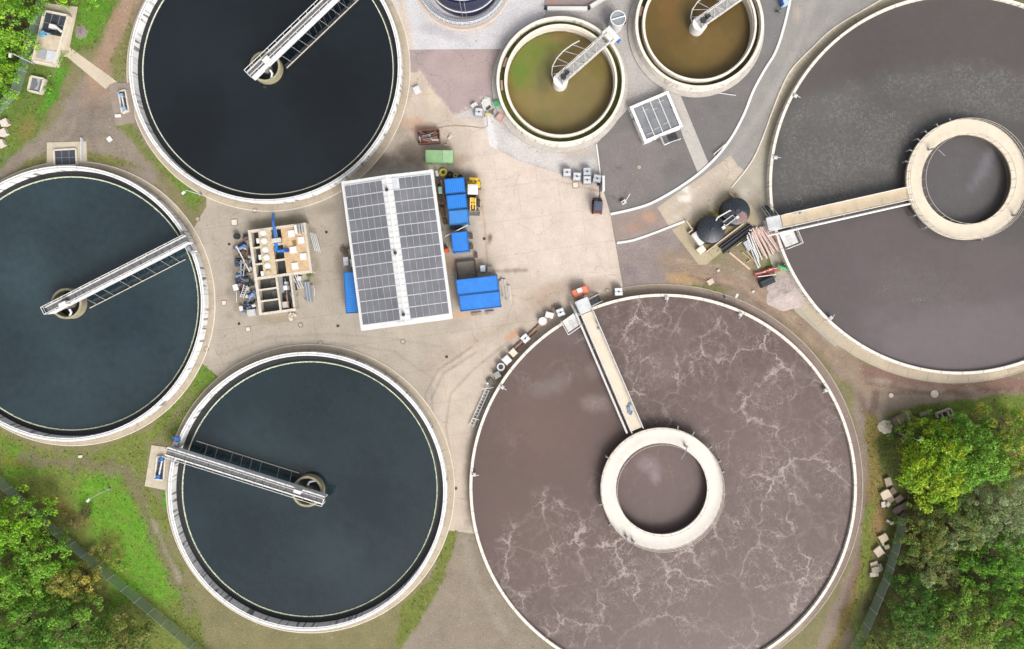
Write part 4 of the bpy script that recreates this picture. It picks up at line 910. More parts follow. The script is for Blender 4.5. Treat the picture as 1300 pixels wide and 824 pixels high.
# ---------------------------------------------------------------- solar shed
def solar_shed():
    # measured on the picture at roof height
    ze, zr = 5.4, 6.1
    tl, tr, br, bl = [Vector(W(*p, ze)[:2]) for p in ((434.3, 232), (548.5, 214.3), (573, 404.5), (460.2, 419.5))]
    c = (tl + tr + br + bl) / 4; dv = ((bl - tl) + (br - tr)); ang = math.atan2(dv.y, dv.x)   # local x = down the shed
    L = ((bl - tl).length + (br - tr).length) / 2; Wd = ((tr - tl).length + (br - bl).length) / 2
    th = thing('solar_shed', 'long white shed with solar panels covering both roof slopes', 'shed', (c.x, c.y, 0), ang)
    P = lambda n, mb, m, p=None: obj(n, mb, m, p or th)
    # local y: + is to the right when facing along +x -> east side is +y
    P('wall', MB().box((0, Wd / 2 - 0.35, ze / 2 - 0.1), (L - 0.6, 0.12, ze - 0.2)), mat((196, 196, 196), 0.6, 0.1, 1))
    P('wall', MB().box((0, -Wd / 2 + 0.35, ze / 2 - 0.1), (L - 0.6, 0.12, ze - 0.2)), mat((196, 196, 196), 0.6, 0.1, 1))
    for s_ in (1, -1):
        x = s_ * (L / 2 - 0.35)
        vs = [(x, -Wd / 2 + 0.42, 0), (x, Wd / 2 - 0.42, 0), (x, Wd / 2 - 0.42, ze - 0.15), (x, 0, zr - 0.15), (x, -Wd / 2 + 0.42, ze - 0.15)]
        vs2 = [(a - s_ * 0.12, b, d) for a, b, d in vs]
        P('end_wall', MB().add(vs + vs2, [(0, 1, 2, 3, 4), (9, 8, 7, 6, 5), (0, 5, 6, 1), (1, 6, 7, 2), (2, 7, 8, 3), (3, 8, 9, 4), (4, 9, 5, 0)]), mat((196, 196, 196), 0.6, 0.1, 1))
        P('fascia', MB().box((s_ * (L / 2 + 0.03), 0, ze - 0.12), (0.05, Wd, 0.3)), WHITE)
    def zat(y): return zr - (zr - ze) * abs(y) / (Wd / 2)
    rf = MB()
    for s_ in (1, -1):
        y1 = s_ * Wd / 2
        rf.add([(-L / 2, 0, zr), (L / 2, 0, zr), (L / 2, y1, ze), (-L / 2, y1, ze), (-L / 2, 0, zr - 0.12), (L / 2, 0, zr - 0.12), (L / 2, y1, ze - 0.12), (-L / 2, y1, ze - 0.12)],
               [(0, 1, 2, 3) if s_ < 0 else (3, 2, 1, 0), (4, 5, 6, 7), (3, 7, 6, 2), (0, 3, 7, 4), (1, 5, 6, 2)])
    # corrugation ribs across the roof
    roof = P('roof', rf, mat((232, 232, 232), 0.45, 0.05, 1, 0, 0.08))
    rb = MB(); x = -L / 2 + 0.5
    while x < L / 2 - 0.3:
        for s_ in (1, -1): rb.bar((x, s_ * 0.05, zr + 0.02), (x, s_ * 1.2, zat(1.2) + 0.02), 0.16, 0.05)
        x += 0.86
    P('rib', rb, mat((216, 216, 216), 0.5, 0.15, 3), roof)
    P('ridge_cap', MB().box((0, 0, zr + 0.03), (L, 0.22, 0.07)), WHITE, roof)
    for x in (-L * 0.40, L * 0.02, L * 0.43): P('roof_vent', MB().cyl((x, -0.15), 0.16, zr, zr + 0.35, 12).cyl((x, -0.15), 0.26, zr + 0.35, zr + 0.42, 12), DARK, roof)
    for s_ in (1, -1): P('gutter', MB().box((0, s_ * (Wd / 2 + 0.09), ze - 0.12), (L, 0.16, 0.14)), WHITE)
    # panels
    tp = NT('solar_glass'); g = tp.n('ShaderNodeTexBrick', i_Scale=1.0)
    cc = tp.mix(tp.ramp(tp.noise(0.4, 3), 0.3, 0.7, 0, 1), A(112, 113, 120), A(130, 131, 138)); pm = tp.out(cc, 0.22)
    fr = mat((224, 224, 226), 0.4, 0.05, 1)
    rows = 12; x0 = -L / 2 + 0.62; x1 = L / 2 - 0.75; px_ = (x1 - x0) / rows
    inner = 0.62; n = 0; rest = MB(); restf = MB()
    for s_ in (-1, 1):
        for ccn in range(6):
            ya = inner + 0.12 + ccn * (Wd / 2 - inner - 0.35) / 6; yb = ya + (Wd / 2 - inner - 0.35) / 6
            for r in range(rows):
                if s_ == 1 and ccn == 0 and r in (0,): continue
                a, b = x0 + r * px_ + 0.09, x0 + (r + 1) * px_ - 0.07
                y0_, y1_ = s_ * (ya + 0.035), s_ * (yb - 0.035); za, zb = zat(ya) + 0.10, zat(yb) + 0.10
                def slab(mb, a, b, y0_, y1_, za, zb, t):
                    vs = [(a, y0_, za), (b, y0_, za), (b, y1_, zb), (a, y1_, zb)]; vs += [(p[0], p[1], p[2] - t) for p in vs]
                    fs = [(0, 1, 2, 3), (4, 7, 6, 5), (0, 4, 5, 1), (1, 5, 6, 2), (2, 6, 7, 3), (3, 7, 4, 0)]
                    mb.add(vs, fs if s_ > 0 else [f[::-1] for f in fs])
                n += 1
                if n <= 100:
                    m1 = MB(); slab(m1, a, b, y0_, y1_, za, zb, 0.05); P('solar_panel', m1, pm)
                else: slab(rest, a, b, y0_, y1_, za, zb, 0.05)
    o = P('solar_panel', rest, pm); o['kind'] = 'stuff'
    fm = MB()
    for s_ in (-1, 1):
        for r in range(rows + 1): fm.bar((x0 + r * px_, s_ * (inner + 0.1), zat(inner) + 0.085), (x0 + r * px_, s_ * (Wd / 2 - 0.2), zat(Wd / 2 - .2) + 0.085), 0.10, 0.05)
    P('mounting_rail', fm, fr)
    P('roof_light', MB().box((x0 + 0.7, 1.05, zat(1.05) + 0.05), (1.5, 0.7, 0.06)), mat((206, 212, 220), 0.3, 0.1, 1), roof)
    rnd = random.Random(4)
    for i in range(9):
        x = -L / 2 + 1.5 + i * 1.7
        P('signboard', MB().box((x, Wd / 2 - 0.25, 3.6), (1.1, 0.06, 1.5)), TEAL if i % 2 == 0 else GREYST)
    return th, (c, ang, L, Wd)
solar_shed()

# ---------------------------------------------------------------- containers
def quadframe(pts, z):
    q = [Vector(W(*p, z)[:2]) for p in pts]; c = sum(q, Vector((0, 0))) / 4; d = (q[1] - q[0]) + (q[2] - q[3]); ang = math.atan2(d.y, d.x)
    return c, ang, ((q[1] - q[0]).length + (q[2] - q[3]).length) / 2, ((q[3] - q[0]).length + (q[2] - q[1]).length) / 2
def container(label, pts, ribs=True, h=2.6, colr=(34, 132, 230), period=0.3, group='blue steel containers', axis=0):
    c, ang, a, b = quadframe(pts, h)
    th = thing('steel_container', label, 'container', (c.x, c.y, 0), ang, group)
    m = mat(colr, 0.5, 0.16, 0.9, 0, .22); md = mat(tuple(int(k * 0.72) for k in colr), 0.5, 0.1, 1.0)
    body = MB().box((0, 0, h / 2 - 0.02), (a - 0.08, b - 0.08, h - 0.1))
    n = int((b if axis else a) / period)
    for i in range(n):
        t = -0.5 + (i + 0.5) / n
        for s_ in (1, -1):
            if axis == 0: body.box((t * a, s_ * (b / 2 - 0.02), h / 2), (period * 0.5, 0.05, h - 0.3))
            else: body.box((s_ * (a / 2 - 0.02), t * b, h / 2), (0.05, period * 0.5, h - 0.3))
    obj('body', body, m, th)
    rf = MB().box((0, 0, h - 0.02), (a, b, 0.08)); obj('roof', rf, m, th)
    if ribs:
        rb = MB()
        for i in range(n):
            t = -0.5 + (i + 0.5) / n
            if axis == 0: rb.box((t * a * 0.97, 0, h + 0.045), (period * 0.42, b - 0.25, 0.05), 0, 0)
            else: rb.box((0, t * b * 0.97, h + 0.045), (a - 0.25, period * 0.42, 0.05))
        obj('roof_rib', rb, mat((min(255, colr[0] + 12), colr[1] + 12, min(255, colr[2] + 10)), 0.4, 0.08, 1.0), th)
    fr = MB()
    for s_ in (1, -1):
        fr.box((0, s_ * (b / 2 - 0.02), h + 0.05), (a + 0.04, 0.1, 0.1)); fr.box((s_ * (a / 2 - 0.03), 0, h + 0.05), (0.1, b - 0.13, 0.1))
        for t_ in (1, -1): fr.box((s_ * (a / 2 - 0.04), t_ * (b / 2 - 0.04), h / 2), (0.14, 0.14, h))
    obj('frame', fr, md, th)
    obj('door', MB().box((-a / 2 - 0.03, b * 0.22, h / 2), (0.05, b * 0.42, h - 0.35)), md, th); obj('door', MB().box((-a / 2 - 0.03, -b * 0.22, h / 2), (0.05, b * 0.42, h - 0.35)), md, th)
    return th
container('ribbed blue steel container at the head of the row beside the yellow loader cab', [(563.5, 227.3), (589.2, 225.7), (591.3, 243.7), (566.2, 247.2)])
container('ribbed blue steel container in the middle of the row of three', [(566.4, 248.6), (591.5, 245.6), (593.5, 264.2), (568.6, 266.2)])
container('scuffed ribbed blue steel container at the lower end of the row of three', [(569, 267.6), (593.7, 265.6), (595.7, 283.6), (571, 285.6)], colr=(60, 142, 224))
container('smooth blue steel container standing alone between the row of three and the larger pair', [(572.3, 296), (593, 293.8), (595.9, 318.6), (575.5, 320.8)], False)
container('smooth blue long container, upper of the touching pair beside the shed', [(578.4, 356), (630.8, 349.3), (633.6, 369.4), (581.5, 374.6)], False)
container('smooth blue long container, lower of the touching pair beside the shed', [(581.8, 375.6), (633.8, 370.4), (636.6, 389.4), (585.7, 395.6)], False)
container('ribbed blue container tucked against the left wall of the solar shed', [(434.8, 345.6), (452.4, 345), (458, 396.6), (441, 398)], True, 2.6, (44, 136, 226), 0.32, axis=1)

def junk_box(name, label, cat, px, py, w, d, h, rz, m, top=None, lid=True, group=None, z=0.0):
    p = W(px, py, z + h); th = thing(name, label, cat, (p[0], p[1], z), R(rz), group)
    obj('body', MB().box((0, 0, h / 2), (w, d, h), 0, 0, 0.97 if h < 3 else 1), m, th)
    if lid:
        obj('lid', MB().box((0, 0, h + 0.03), (w * 1.02, d * 1.02, 0.06)).box((0, 0, h + 0.075), (w * 0.86, d * 0.86, 0.03)), top or m, th)
    return th
# pale tote tanks (caged plastic tanks)
def ibc(label, px, py, rz, cap=True, s_=1.12, tone=(216, 218, 222)):
    p = W(px, py, 1.15); th = thing('tote_tank', label, 'tote tank', (p[0], p[1], 0), R(rz), 'caged plastic tote tanks')
    obj('pallet', MB().box((0, 0, 0.1), (s_ + 0.08, s_ + 0.08, 0.06)).box((0, 0.45, 0.035), (s_, 0.12, 0.07)).box((0, -0.45, 0.035), (s_, 0.12, 0.07)), WOOD, th)
    obj('bottle', MB().box((0, 0, 0.62), (s_, s_, 0.98), 0, 0, 0.96), mat(tone, 0.4, 0.06, 1.5), th)
    cg = MB()
    for t in (-0.5, -0.17, 0.17, 0.5):
        for s2 in (1, -1):
            cg.box((t * s_, s2 * (s_ / 2 + 0.03), 0.62), (0.03, 0.03, 1.05)); cg.box((s2 * (s_ / 2 + 0.03), t * s_, 0.62), (0.03, 0.03, 1.05))
    for z in (0.3, 0.7, 1.13):
        for s2 in (1, -1): cg.box((0, s2 * (s_ / 2 + 0.05), z), (s_ + 0.1, 0.03, 0.03)); cg.box((s2 * (s_ / 2 + 0.05), 0, z), (0.03, s_ + 0.1, 0.03))
    cg.box((0, 0, 1.155), (s_ + 0.08, 0.05, 0.03))
    obj('cage', cg, GREYST, th)
    if cap: obj('cap', MB().cyl((0, 0), 0.13, 1.11, 1.2, 12), DARK, th)
ibc('pale tote tank at the left end of the group by the gravel edge', 720, 218.7, 0); ibc('pale tote tank directly above the square manhole, second from the left', 732.5, 223.8, -4)
ibc('bluish tote tank topmost of the group by the short white wall', 745.5, 217.5, 2, tone=(196, 202, 210)); ibc('pale tote tank just below the topmost bluish one', 745.5, 228.3, 0); ibc('tilted bluish tote tank touching the short white wall', 758.3, 226.5, -10, tone=(196, 200, 206))
ibc('white tote tank with dark cap beside the square platform on the brown tank', 711.7, 396.6, 20, tone=(238, 238, 238)); ibc('white tote tank with dark cap standing alone beside the brown tank rim', 666.9, 429.7, 42, tone=(238, 238, 238))
ibc('white tote tank with dark cap right of the brown tank stairs', 785.6, 370.4, 3, tone=(240, 240, 240))
junk_box('storage_box', 'wide white storage box left of the platform tote tank', 'box', 697.5, 400, 1.2, 0.85, 0.9, -14, WHITE)
junk_box('storage_box', 'cream storage box above the stack of white drums by the brown tank', 'box', 651.6, 447.7, 0.95, 1.05, 0.8, 42, CREAM)
junk_box('storage_box', 'white square storage box next to the ringed drum', 'box', 643.4, 457, 1.1, 1.15, 0.9, 42, WHITE)
junk_box('storage_box', 'grey green storage box below the ringed drum', 'box', 631, 476, 0.95, 0.95, 0.8, 30, mat((150, 158, 148), .6, .15, 2))
junk_box('storage_box', 'small dark crate with white bottle at the end of the ladder frames', 'box', 622.5, 484.5, 0.8, 0.9, 0.5, 30, mat((104, 96, 86), .7, .3, 2), lid=False)
single('bottle', MB().cyl(W(619, 487, 0.8)[:2], 0.16, 0, 0.75, 10), WHITE, 'small white bottle beside the dark crate and ladder frames', 'bottle')
def drum(label, px, py, r, h, m, ring=None):
    p = W(px, py, h); th = thing('round_drum', label, 'drum', (p[0], p[1], 0))
    obj('body', MB().cyl((0, 0), r * 0.98, 0, h, 28), m, th, smooth=True); obj('rim', MB().ring((0, 0), r * 0.9, r, h, h + 0.05, 28), m, th)
    if ring: obj('lid', MB().ring((0, 0), 0, r * 0.6, h + 0.01, h + 0.06, 20), ring, th)
drum('round white drum beside the wide white storage box', 689, 408, 0.64, 1.0, WHITE); drum('ringed drum with dark centre beside the white square box', 635.9, 466, 0.6, 0.9, WHITE2, DARK)
# ladder frames
th = thing('ladder_stack', 'stack of pale metal ladder frames lying along the brown tank rim', 'ladder', W(607, 517))
def ladder(p, q, w, z, m=STEEL, nr=10, r=0.045):
    p = Vector(W(*p, z)); q = Vector(W(*q, z)); d = (q - p).normalized(); n = Vector((-d.y, d.x, 0)) * w / 2; mb = MB()
    mb.bar(p + n, q + n, 0.09, 0.08); mb.bar(p - n, q - n, 0.09, 0.08)
    for i in range(nr): a = p.lerp(q, (i + 0.5) / nr); mb.tube([a - n, a + n], r, 5)
    return mb
obj('ladder', ladder((619, 494), (598, 541), 0.55, 0.3, nr=12), WHITE2, th, True); obj('ladder', ladder((623.5, 494), (603, 543), 0.4, 0.15, nr=8), mat((190, 188, 184), .5, .1, 2), th, True)
obj('cross_bar', MB().bar(W(612, 494, .5), W(627, 492, .5), 0.09, 0.09).bar(W(600, 531, .5), W(608, 533, .5), 0.12, 0.09), WHITE, th, True)
single('rusty_pipe', MB().tube([W(652, 441, .15), W(684, 412, .15)], 0.09, 8).tube([W(655, 445, .15), W(682, 420, .15)], 0.06, 8), RUST, 'rusty pipes lying between the white boxes and the brown tank rim', 'pipe')
single('pump_part', MB().box((*W(704, 391, .3)[:2], 0.25), (0.8, 0.4, 0.5), .5).tube([W(706, 387, .4), W(712, 390, .4), W(709, 394, .3)], 0.07, 6), mat((130, 116, 100), .7, .3, 2), 'brown pump part above the wide white storage box', 'machine part')
# orange skip at the D stairs
c, ang, a, b = quadframe([(726.3, 368.9), (744.8, 362.6), (747.7, 370.4), (729.2, 379.1)], 1.3)
th = thing('orange_skip', 'orange skip with a white control box beside the footbridge stairs', 'skip', (c.x, c.y, 0), ang)
obj('body', MB().box((0, 0, 0.65), (a, b, 1.25), 0, 0, 1.0), ORANGE, th); obj('rim', MB().box((0, b / 2, 1.29), (a + .1, 0.12, 0.08)).box((0, -b / 2, 1.29), (a + .1, 0.12, 0.08)).box((a / 2, 0, 1.29), (.12, b - .13, 0.08)).box((-a / 2, 0, 1.29), (.12, b - .13, 0.08)), mat((214, 96, 66), .5, .1, 2), th)
obj('control_box', MB().box((-0.1, 0.25, 1.55), (0.75, 0.65, 0.5)), WHITE, th); obj('hook', MB().tube([(0.2, -0.4, 1.3), (0.25, -0.75, 1.5)], 0.08, 6), RED, th)
th = thing('steel_pipe', 'thin steel pipe with blue valve beside the square platform and footbridge', 'pipe', W(729, 395))
obj('pipe', MB().tube([W(724, 383, .9), W(728, 391, 1.0), W(731, 398, 1.6)], 0.13, 10), WHITE2, th, True, True); obj('valve', MB().box(W(730, 395, 1.7), (0.45, 0.6, 0.35), 0.4), mat((130, 160, 180), .5, .1, 2), th, True)
single('blue_cloth', MB().box(W(798.5, 520, 2.35), (0.5, 0.9, 0.16), 0.3).box(W(799.5, 514, 2.33), (0.35, 0.5, 0.12), -0.5).tube([W(797, 524, 2.3), W(801, 527, 2.3), W(803, 522, 2.3)], 0.07, 6), mat((120, 148, 180), .8, .2, 3), 'crumpled blue hose on the footbridge deck over the brown tank', 'hose')

# ---------------------------------------------------------------- wheel loader, mini excavator
def wheel_loader():
    c = W(601.5, 249); th = thing('wheel_loader', 'yellow wheel loader with white cab roof parked beside the blue containers', 'wheel loader', (c[0] , c[1], 0), R(-92))
    P = lambda n, mb, m, p=None: obj(n, mb, m, p or th)   # local x = forward (down in the picture)
    P('engine_hood', MB().box((-1.9, 0, 1.45), (1.3, 1.3, 0.9), 0, 0, 0.92).box((-2.45, 0, 0.95), (0.35, 1.5, 0.6)), YELLOW)
    P('exhaust', MB().cyl((-1.9, 0.35), 0.11, 1.9, 2.3, 10), BLACK); P('air_filter', MB().cyl((-1.95, -0.35), 0.12, 1.9, 2.15, 10), DARK)
    cab = P('cab', MB().box((-0.62, 0, 1.9), (1.35, 1.35, 1.5), 0, 0, 0.94), GLASS)
    P('roof', MB().box((-0.62, 0, 2.72), (1.5, 1.5, 0.14)).box((-0.62, 0, 2.82), (1.1, 1.1, 0.07)), WHITE, cab)
    P('frame', MB().box((-1.2, 0, 0.8), (2.4, 0.9, 0.4)).box((1.0, 0, 0.8), (1.8, 0.7, 0.35)), DARK)
    P('front_frame', MB().box((0.75, 0, 1.25), (0.8, 0.9, 0.7), 0, 0, 0.8), YELLOW)
    for s_ in (1, -1):
        P('loader_arm', MB().bar((0.45, s_ * 0.38, 1.75), (1.7, s_ * 0.38, 1.15), 0.16, 0.3).bar((1.7, s_ * 0.38, 1.15), (2.35, s_ * 0.38, 0.45), 0.16, 0.28), mat((232, 190, 110), .5, .15, 2))
    P('cross_tube', MB().tube([(1.35, -0.4, 1.35), (1.35, 0.4, 1.35)], 0.12, 8).bar((0.9, 0, 1.5), (2.1, 0, 1.0), 0.16, 0.16), YELLOW)
    P('bucket', MB().add([(2.35, -1.0, 0.15), (2.35, 1.0, 0.15), (2.45, 1.0, 0.75), (2.45, -1.0, 0.75), (2.95, -1.0, 0.08), (2.95, 1.0, 0.08), (2.3, -1.0, 0.1), (2.3, 1.0, 0.1), (2.28, -1, .8), (2.28, 1, .8)],
      [(0, 1, 2, 3), (0, 4, 5, 1), (6, 7, 5, 4), (6, 8, 9, 7), (8, 3, 2, 9), (0, 3, 4), (1, 5, 2), (6, 4, 0), (7, 1, 5)]).box((2.93, 0, 0.1), (0.12, 2.0, 0.06)), mat((110, 108, 104), .5, .2, 2))
    for x in (-1.55, 1.1):
        for s_ in (1, -1):
            w = P('wheel', MB().tube([(x, s_ * 0.62, 0.62), (x, s_ * 1.02, 0.62)], 0.62, 22), RUBBER); P('rim', MB().tube([(x, s_ * 1.02, 0.62), (x, s_ * 1.06, 0.62)], 0.32, 16), YELLOW, w)
            P('mudguard', MB().box((x, s_ * 0.82, 1.32), (1.0, 0.36, 0.06)), DARK if x > 0 else YELLOW)
wheel_loader()
def mini_excavator():
    c = W(757.8, 263); th = thing('mini_excavator', 'small dark excavator with grey roof and thin boom beside the tote tanks', 'excavator', (c[0], c[1], 0), R(88))
    P = lambda n, mb, m, p=None: obj(n, mb, m, p or th)
    for s_ in (1, -1): P('track', MB().box((0, s_ * 0.62, 0.22), (1.9, 0.3, 0.4)).tube([(-0.9, s_ * 0.47, 0.23), (-0.9, s_ * 0.77, 0.23)], 0.2, 12).tube([(0.9, s_ * 0.47, 0.23), (0.9, s_ * 0.77, 0.23)], 0.2, 12), RUBBER)
    P('undercarriage', MB().box((0, 0, 0.35), (1.2, 0.9, 0.25)).cyl((0, 0), 0.4, 0.45, 0.6, 16), DARK)
    P('house', MB().box((-0.35, 0, 0.9), (1.4, 1.35, 0.6), 0, 0, 0.95), mat((120, 60, 50), .5, .2, 2))
    cab = P('cab', MB().box((-0.1, 0.05, 1.55), (1.3, 1.15, 1.3), 0, 0, 0.93), GLASS); P('roof', MB().box((-0.1, 0.05, 2.25), (1.4, 1.22, 0.1)).box((-0.1, 0.05, 2.32), (1.1, 0.95, 0.05)), mat((84, 92, 112), .4, .15, 1.5), cab)
    P('boom', MB().bar((0.7, -0.1, 0.9), (1.5, -0.1, 2.1), 0.2, 0.24).bar((1.5, -0.1, 2.1), (2.9, -0.1, 1.9), 0.18, 0.22), mat((70, 58, 54), .6, .2, 2)); P('stick', MB().bar((2.9, -0.1, 1.95), (3.5, -0.1, 0.7), 0.14, 0.18), DARK)
    P('bucket', MB().box((3.5, -0.1, 0.45), (0.4, 0.5, 0.5), 0, 0.3, 0.8), BLACK); P('cylinder', MB().tube([(0.9, -0.1, 1.0), (1.9, -0.1, 2.3)], 0.06, 8), STEEL)
    P('blade', MB().box((1.25, 0, 0.25), (0.1, 1.4, 0.4)).bar((0.5, 0.3, 0.3), (1.2, 0.3, 0.25), .08, .1).bar((0.5, -0.3, 0.3), (1.2, -0.3, 0.25), .08, .1), DARK)
mini_excavator()

# ---------------------------------------------------------------- things north of the shed
def skip():
    c, ang, a, b = quadframe([(529.5, 165.5), (556.5, 164), (558.5, 180.5), (531, 182)], 1.2)
    th = thing('scrap_skip', 'open rusty skip full of scrap metal above the green container', 'skip', (c.x, c.y, 0), ang)
    obj('side', MB().box((0, b / 2, 0.65), (a, 0.09, 1.1)), RUST, th); obj('side', MB().box((0, -b / 2, 0.65), (a, 0.09, 1.1)), RUST, th)
    obj('side', MB().box((a / 2, 0, 0.65), (0.09, b - .1, 1.1)), RUST, th); obj('side', MB().box((-a / 2, 0, 0.65), (0.09, b - .1, 1.1)), RUST, th); obj('floor', MB().box((0, 0, 0.12), (a - .1, b - .1, 0.1)), RUST, th)
    rnd = random.Random(5); cs = [mat((150, 140, 138), .5, .2, 2), mat((92, 78, 72), .7, .2, 2), mat((190, 182, 178), .5, .2, 2), mat((60, 52, 50), .7, .2, 2), mat((150, 96, 80), .7, .2, 2)]
    for i in range(34):
        x, y = rnd.uniform(-a / 2 + .3, a / 2 - .3), rnd.uniform(-b / 2 + .2, b / 2 - .2); z = rnd.uniform(0.5, 1.15); an = rnd.uniform(-0.5, 0.5) + (1.57 if rnd.random() < .25 else 0); l = rnd.uniform(0.5, 2.0)
        dx, dy = math.cos(an) * l / 2, math.sin(an) * l / 2
        p = (max(-a / 2 + .1, x - dx), max(-b / 2 + .1, min(b / 2 - .1, y - dy)), z); q = (min(a / 2 - .1, x + dx), max(-b / 2 + .1, min(b / 2 - .1, y + dy)), z + rnd.uniform(-.2, .25))
        o = single('scrap_piece', MB().bar(p, q, rnd.choice((.06, .12, .3)), 0.05), cs[i % 5], 'piece of scrap metal lying in the open rusty skip', 'scrap metal', 'scrap metal pieces in the rusty skip')
        v = o.location.copy(); v.rotate(__import__('mathutils').Euler((0, 0, ang))); o.location = (c.x + v.x, c.y + v.y, v.z); o.rotation_euler = (0, 0, ang)
skip()
c, ang, a, b = quadframe([(540, 190.5), (575.5, 191), (575.5, 206.5), (540, 206)], 1.9)
th = thing('green_container', 'faded green covered skip container above the solar shed', 'container', (c.x, c.y, 0), ang)
obj('body', MB().box((0, 0, 0.95), (a, b, 1.85), 0, 0, 0.98), mat((126, 164, 118), .6, .16, 1.2, 0, .3), th)
obj('lid', MB().box((-a * 0.19, 0, 1.93), (a * 0.6, b, 0.08)), mat((140, 180, 128), .6, .14, 1.2, 0, .25), th); obj('lid', MB().box((a * 0.31, 0, 1.93), (a * 0.37, b, 0.08)), mat((160, 196, 146), .6, .12, 1.2, 0, .2), th)
obj('side_rib', MB().box((0, -b / 2 - .03, 1.0), (a, .07, .12)).box((a * .3, -b / 2 - .04, 1), (.1, .06, 1.7)).box((-a * .3, -b / 2 - .04, 1), (.1, .06, 1.7)).box((0, b / 2 + .03, 1.0), (a, .07, .12)), mat((110, 146, 102), .6, .1, 1), th)
def tyre(label, px, py, r, m, z=0.0, h=0.35, hub=None):
    p = W(px, py, z + h); th = thing('tyre', label, 'tyre', (p[0], p[1], z))
    pr = [(r * 0.5, 0.04), (r * 0.8, 0), (r, h * 0.3), (r, h * 0.7), (r * 0.8, h), (r * 0.5, h - 0.04)]
    obj('tread', MB().lathe(pr, (0, 0, 0), 28, True), m, th, smooth=True)
    if hub: obj('hub', MB().ring((0, 0), 0.12, r * 0.52, h * 0.4, h * 0.55, 24), hub, th)
tyre('large yellow painted tyre at the upper right corner of the solar shed', 562.4, 218.4, 0.64, mat((226, 206, 90), .6, .1, 2), 0, .45, mat((120, 110, 50), .7, .2, 2))
tyre('black tyre lying between the two yellow round items', 571, 221.5, 0.5, RUBBER); tyre('black tyre partly under the top blue container edge', 569, 226, 0.42, RUBBER, 0, .3); tyre('small yellow reel above the topmost blue container', 578, 222.7, 0.36, mat((206, 184, 96), .6, .1, 2), 0, .3)
tyre('small black tyre near the top of the yellow loader side of the containers', 584, 224, 0.3, RUBBER, 0, .25)
junk_box('storage_box', 'narrow white box beside the large yellow painted tyre', 'box', 554.6, 220, 0.32, 0.8, 0.9, 15, WHITE2)
junk_box('storage_box', 'pale green cabinet between the shed wall and the blue containers', 'box', 558.8, 241.5, 0.5, 1.0, 1.3, 5, mat((150, 186, 164), .6, .12, 2))
junk_box('storage_box', 'bright orange drum box against the right wall of the shed', 'box', 566.8, 318, 0.55, 0.6, 1.0, 5, mat((236, 92, 30), .5, .1, 2))
single('timber_plank', MB().bar(W(560, 228, .4), W(563.5, 258, .4), 0.3, 0.12), mat((150, 118, 96), .8, .2, 3), 'long brown timber leaning along the left side of the container row', 'timber')
rnd = random.Random(12)
for i, (px, py, w, d, c_, lb) in enumerate(((556, 230, .5, .9, (84, 70, 58), 'dark brown crate near the green cabinet, above it'), (560, 252, .6, 1.1, (70, 62, 46), 'dark mossy crate below the green cabinet'), (562, 268, .6, 1.2, (96, 70, 50), 'rust brown crate beside the lowest ribbed container'), (565, 281, .6, .8, (76, 60, 50), 'dark crate in the corner by the slanting white pole'), (575, 289, .9, .5, (88, 80, 76), 'grey brown crate between the ribbed row and the smooth container'), (584, 289.5, .8, .4, (60, 56, 56), 'black crate between the ribbed row and the smooth container'))):
    junk_box('wooden_crate', lb, 'crate', px, py, w, d, 0.7, 8, mat(c_, .8, .3, 3), lid=False)
th = thing('lighting_pole', 'white pole leaning from the shed wall over the gap between blue containers', 'pole', W(570, 299)); obj('pole', MB().tube([W(565.5, 300, 1.5), W(594, 285.5, 3.2)], 0.07, 8), WHITE, th, True); obj('pole_foot', MB().box(W(566, 300, 1.4), (.3, .3, .3)), GREYST, th, True)
for (px, py, lb) in ((598, 300, 'brown wooden block at the upper right of the smooth blue container'), (598.5, 313, 'brown wooden block at the lower right of the smooth blue container'), (604, 324, 'dark wooden block above the concrete pit')):
    junk_box('wooden_block', lb, 'block', px, py, 0.5, 0.75, 0.5, 5, mat((98, 76, 64), .8, .25, 3), lid=False)
# pit next to the pair of containers
th = thing('open_pit', 'shallow concrete pit with rails above the long blue containers', 'pit', W(590, 344)); q = [W(*p)[:2] for p in ((579, 333), (603, 330), (606, 354), (582, 357))]
obj('pit_floor', MB().prism(q, 0.03, 0.06), mat((158, 146, 132), .9, .16, 2), th, True)
rl = MB(); 
for i in (0, 3): rl.bar((*q[i], 0.35), (*q[(i + 1) % 4], 0.35), 0.16, 0.5)
rl.bar((*q[1], 0.3), (*q[2], 0.3), 0.1, 0.5); obj('pit_wall', rl, mat((84, 72, 64), .8, .2, 2), th, True)
obj('pipe_set', MB().tube([W(592, 348, .4), W(600, 346, .4), W(606, 349, .4)], 0.09, 8).tube([W(595, 352, .4), W(606, 351, .4)], 0.07, 8).tube([W(604, 330, .5), W(605, 346, .5)], 0.05, 6), mat((150, 150, 140), .5, .2, 2), th, True)
junk_box('storage_box', 'pale blue white cabinet above the long blue containers', 'box', 613, 341, 0.75, 0.95, 1.1, 5, mat((226, 236, 242), .5, .1, 2)); junk_box('storage_box', 'beige low box right of the pale cabinet', 'box', 622, 342, 0.8, 0.9, 0.4, 0, mat((206, 194, 178), .7, .12, 2))
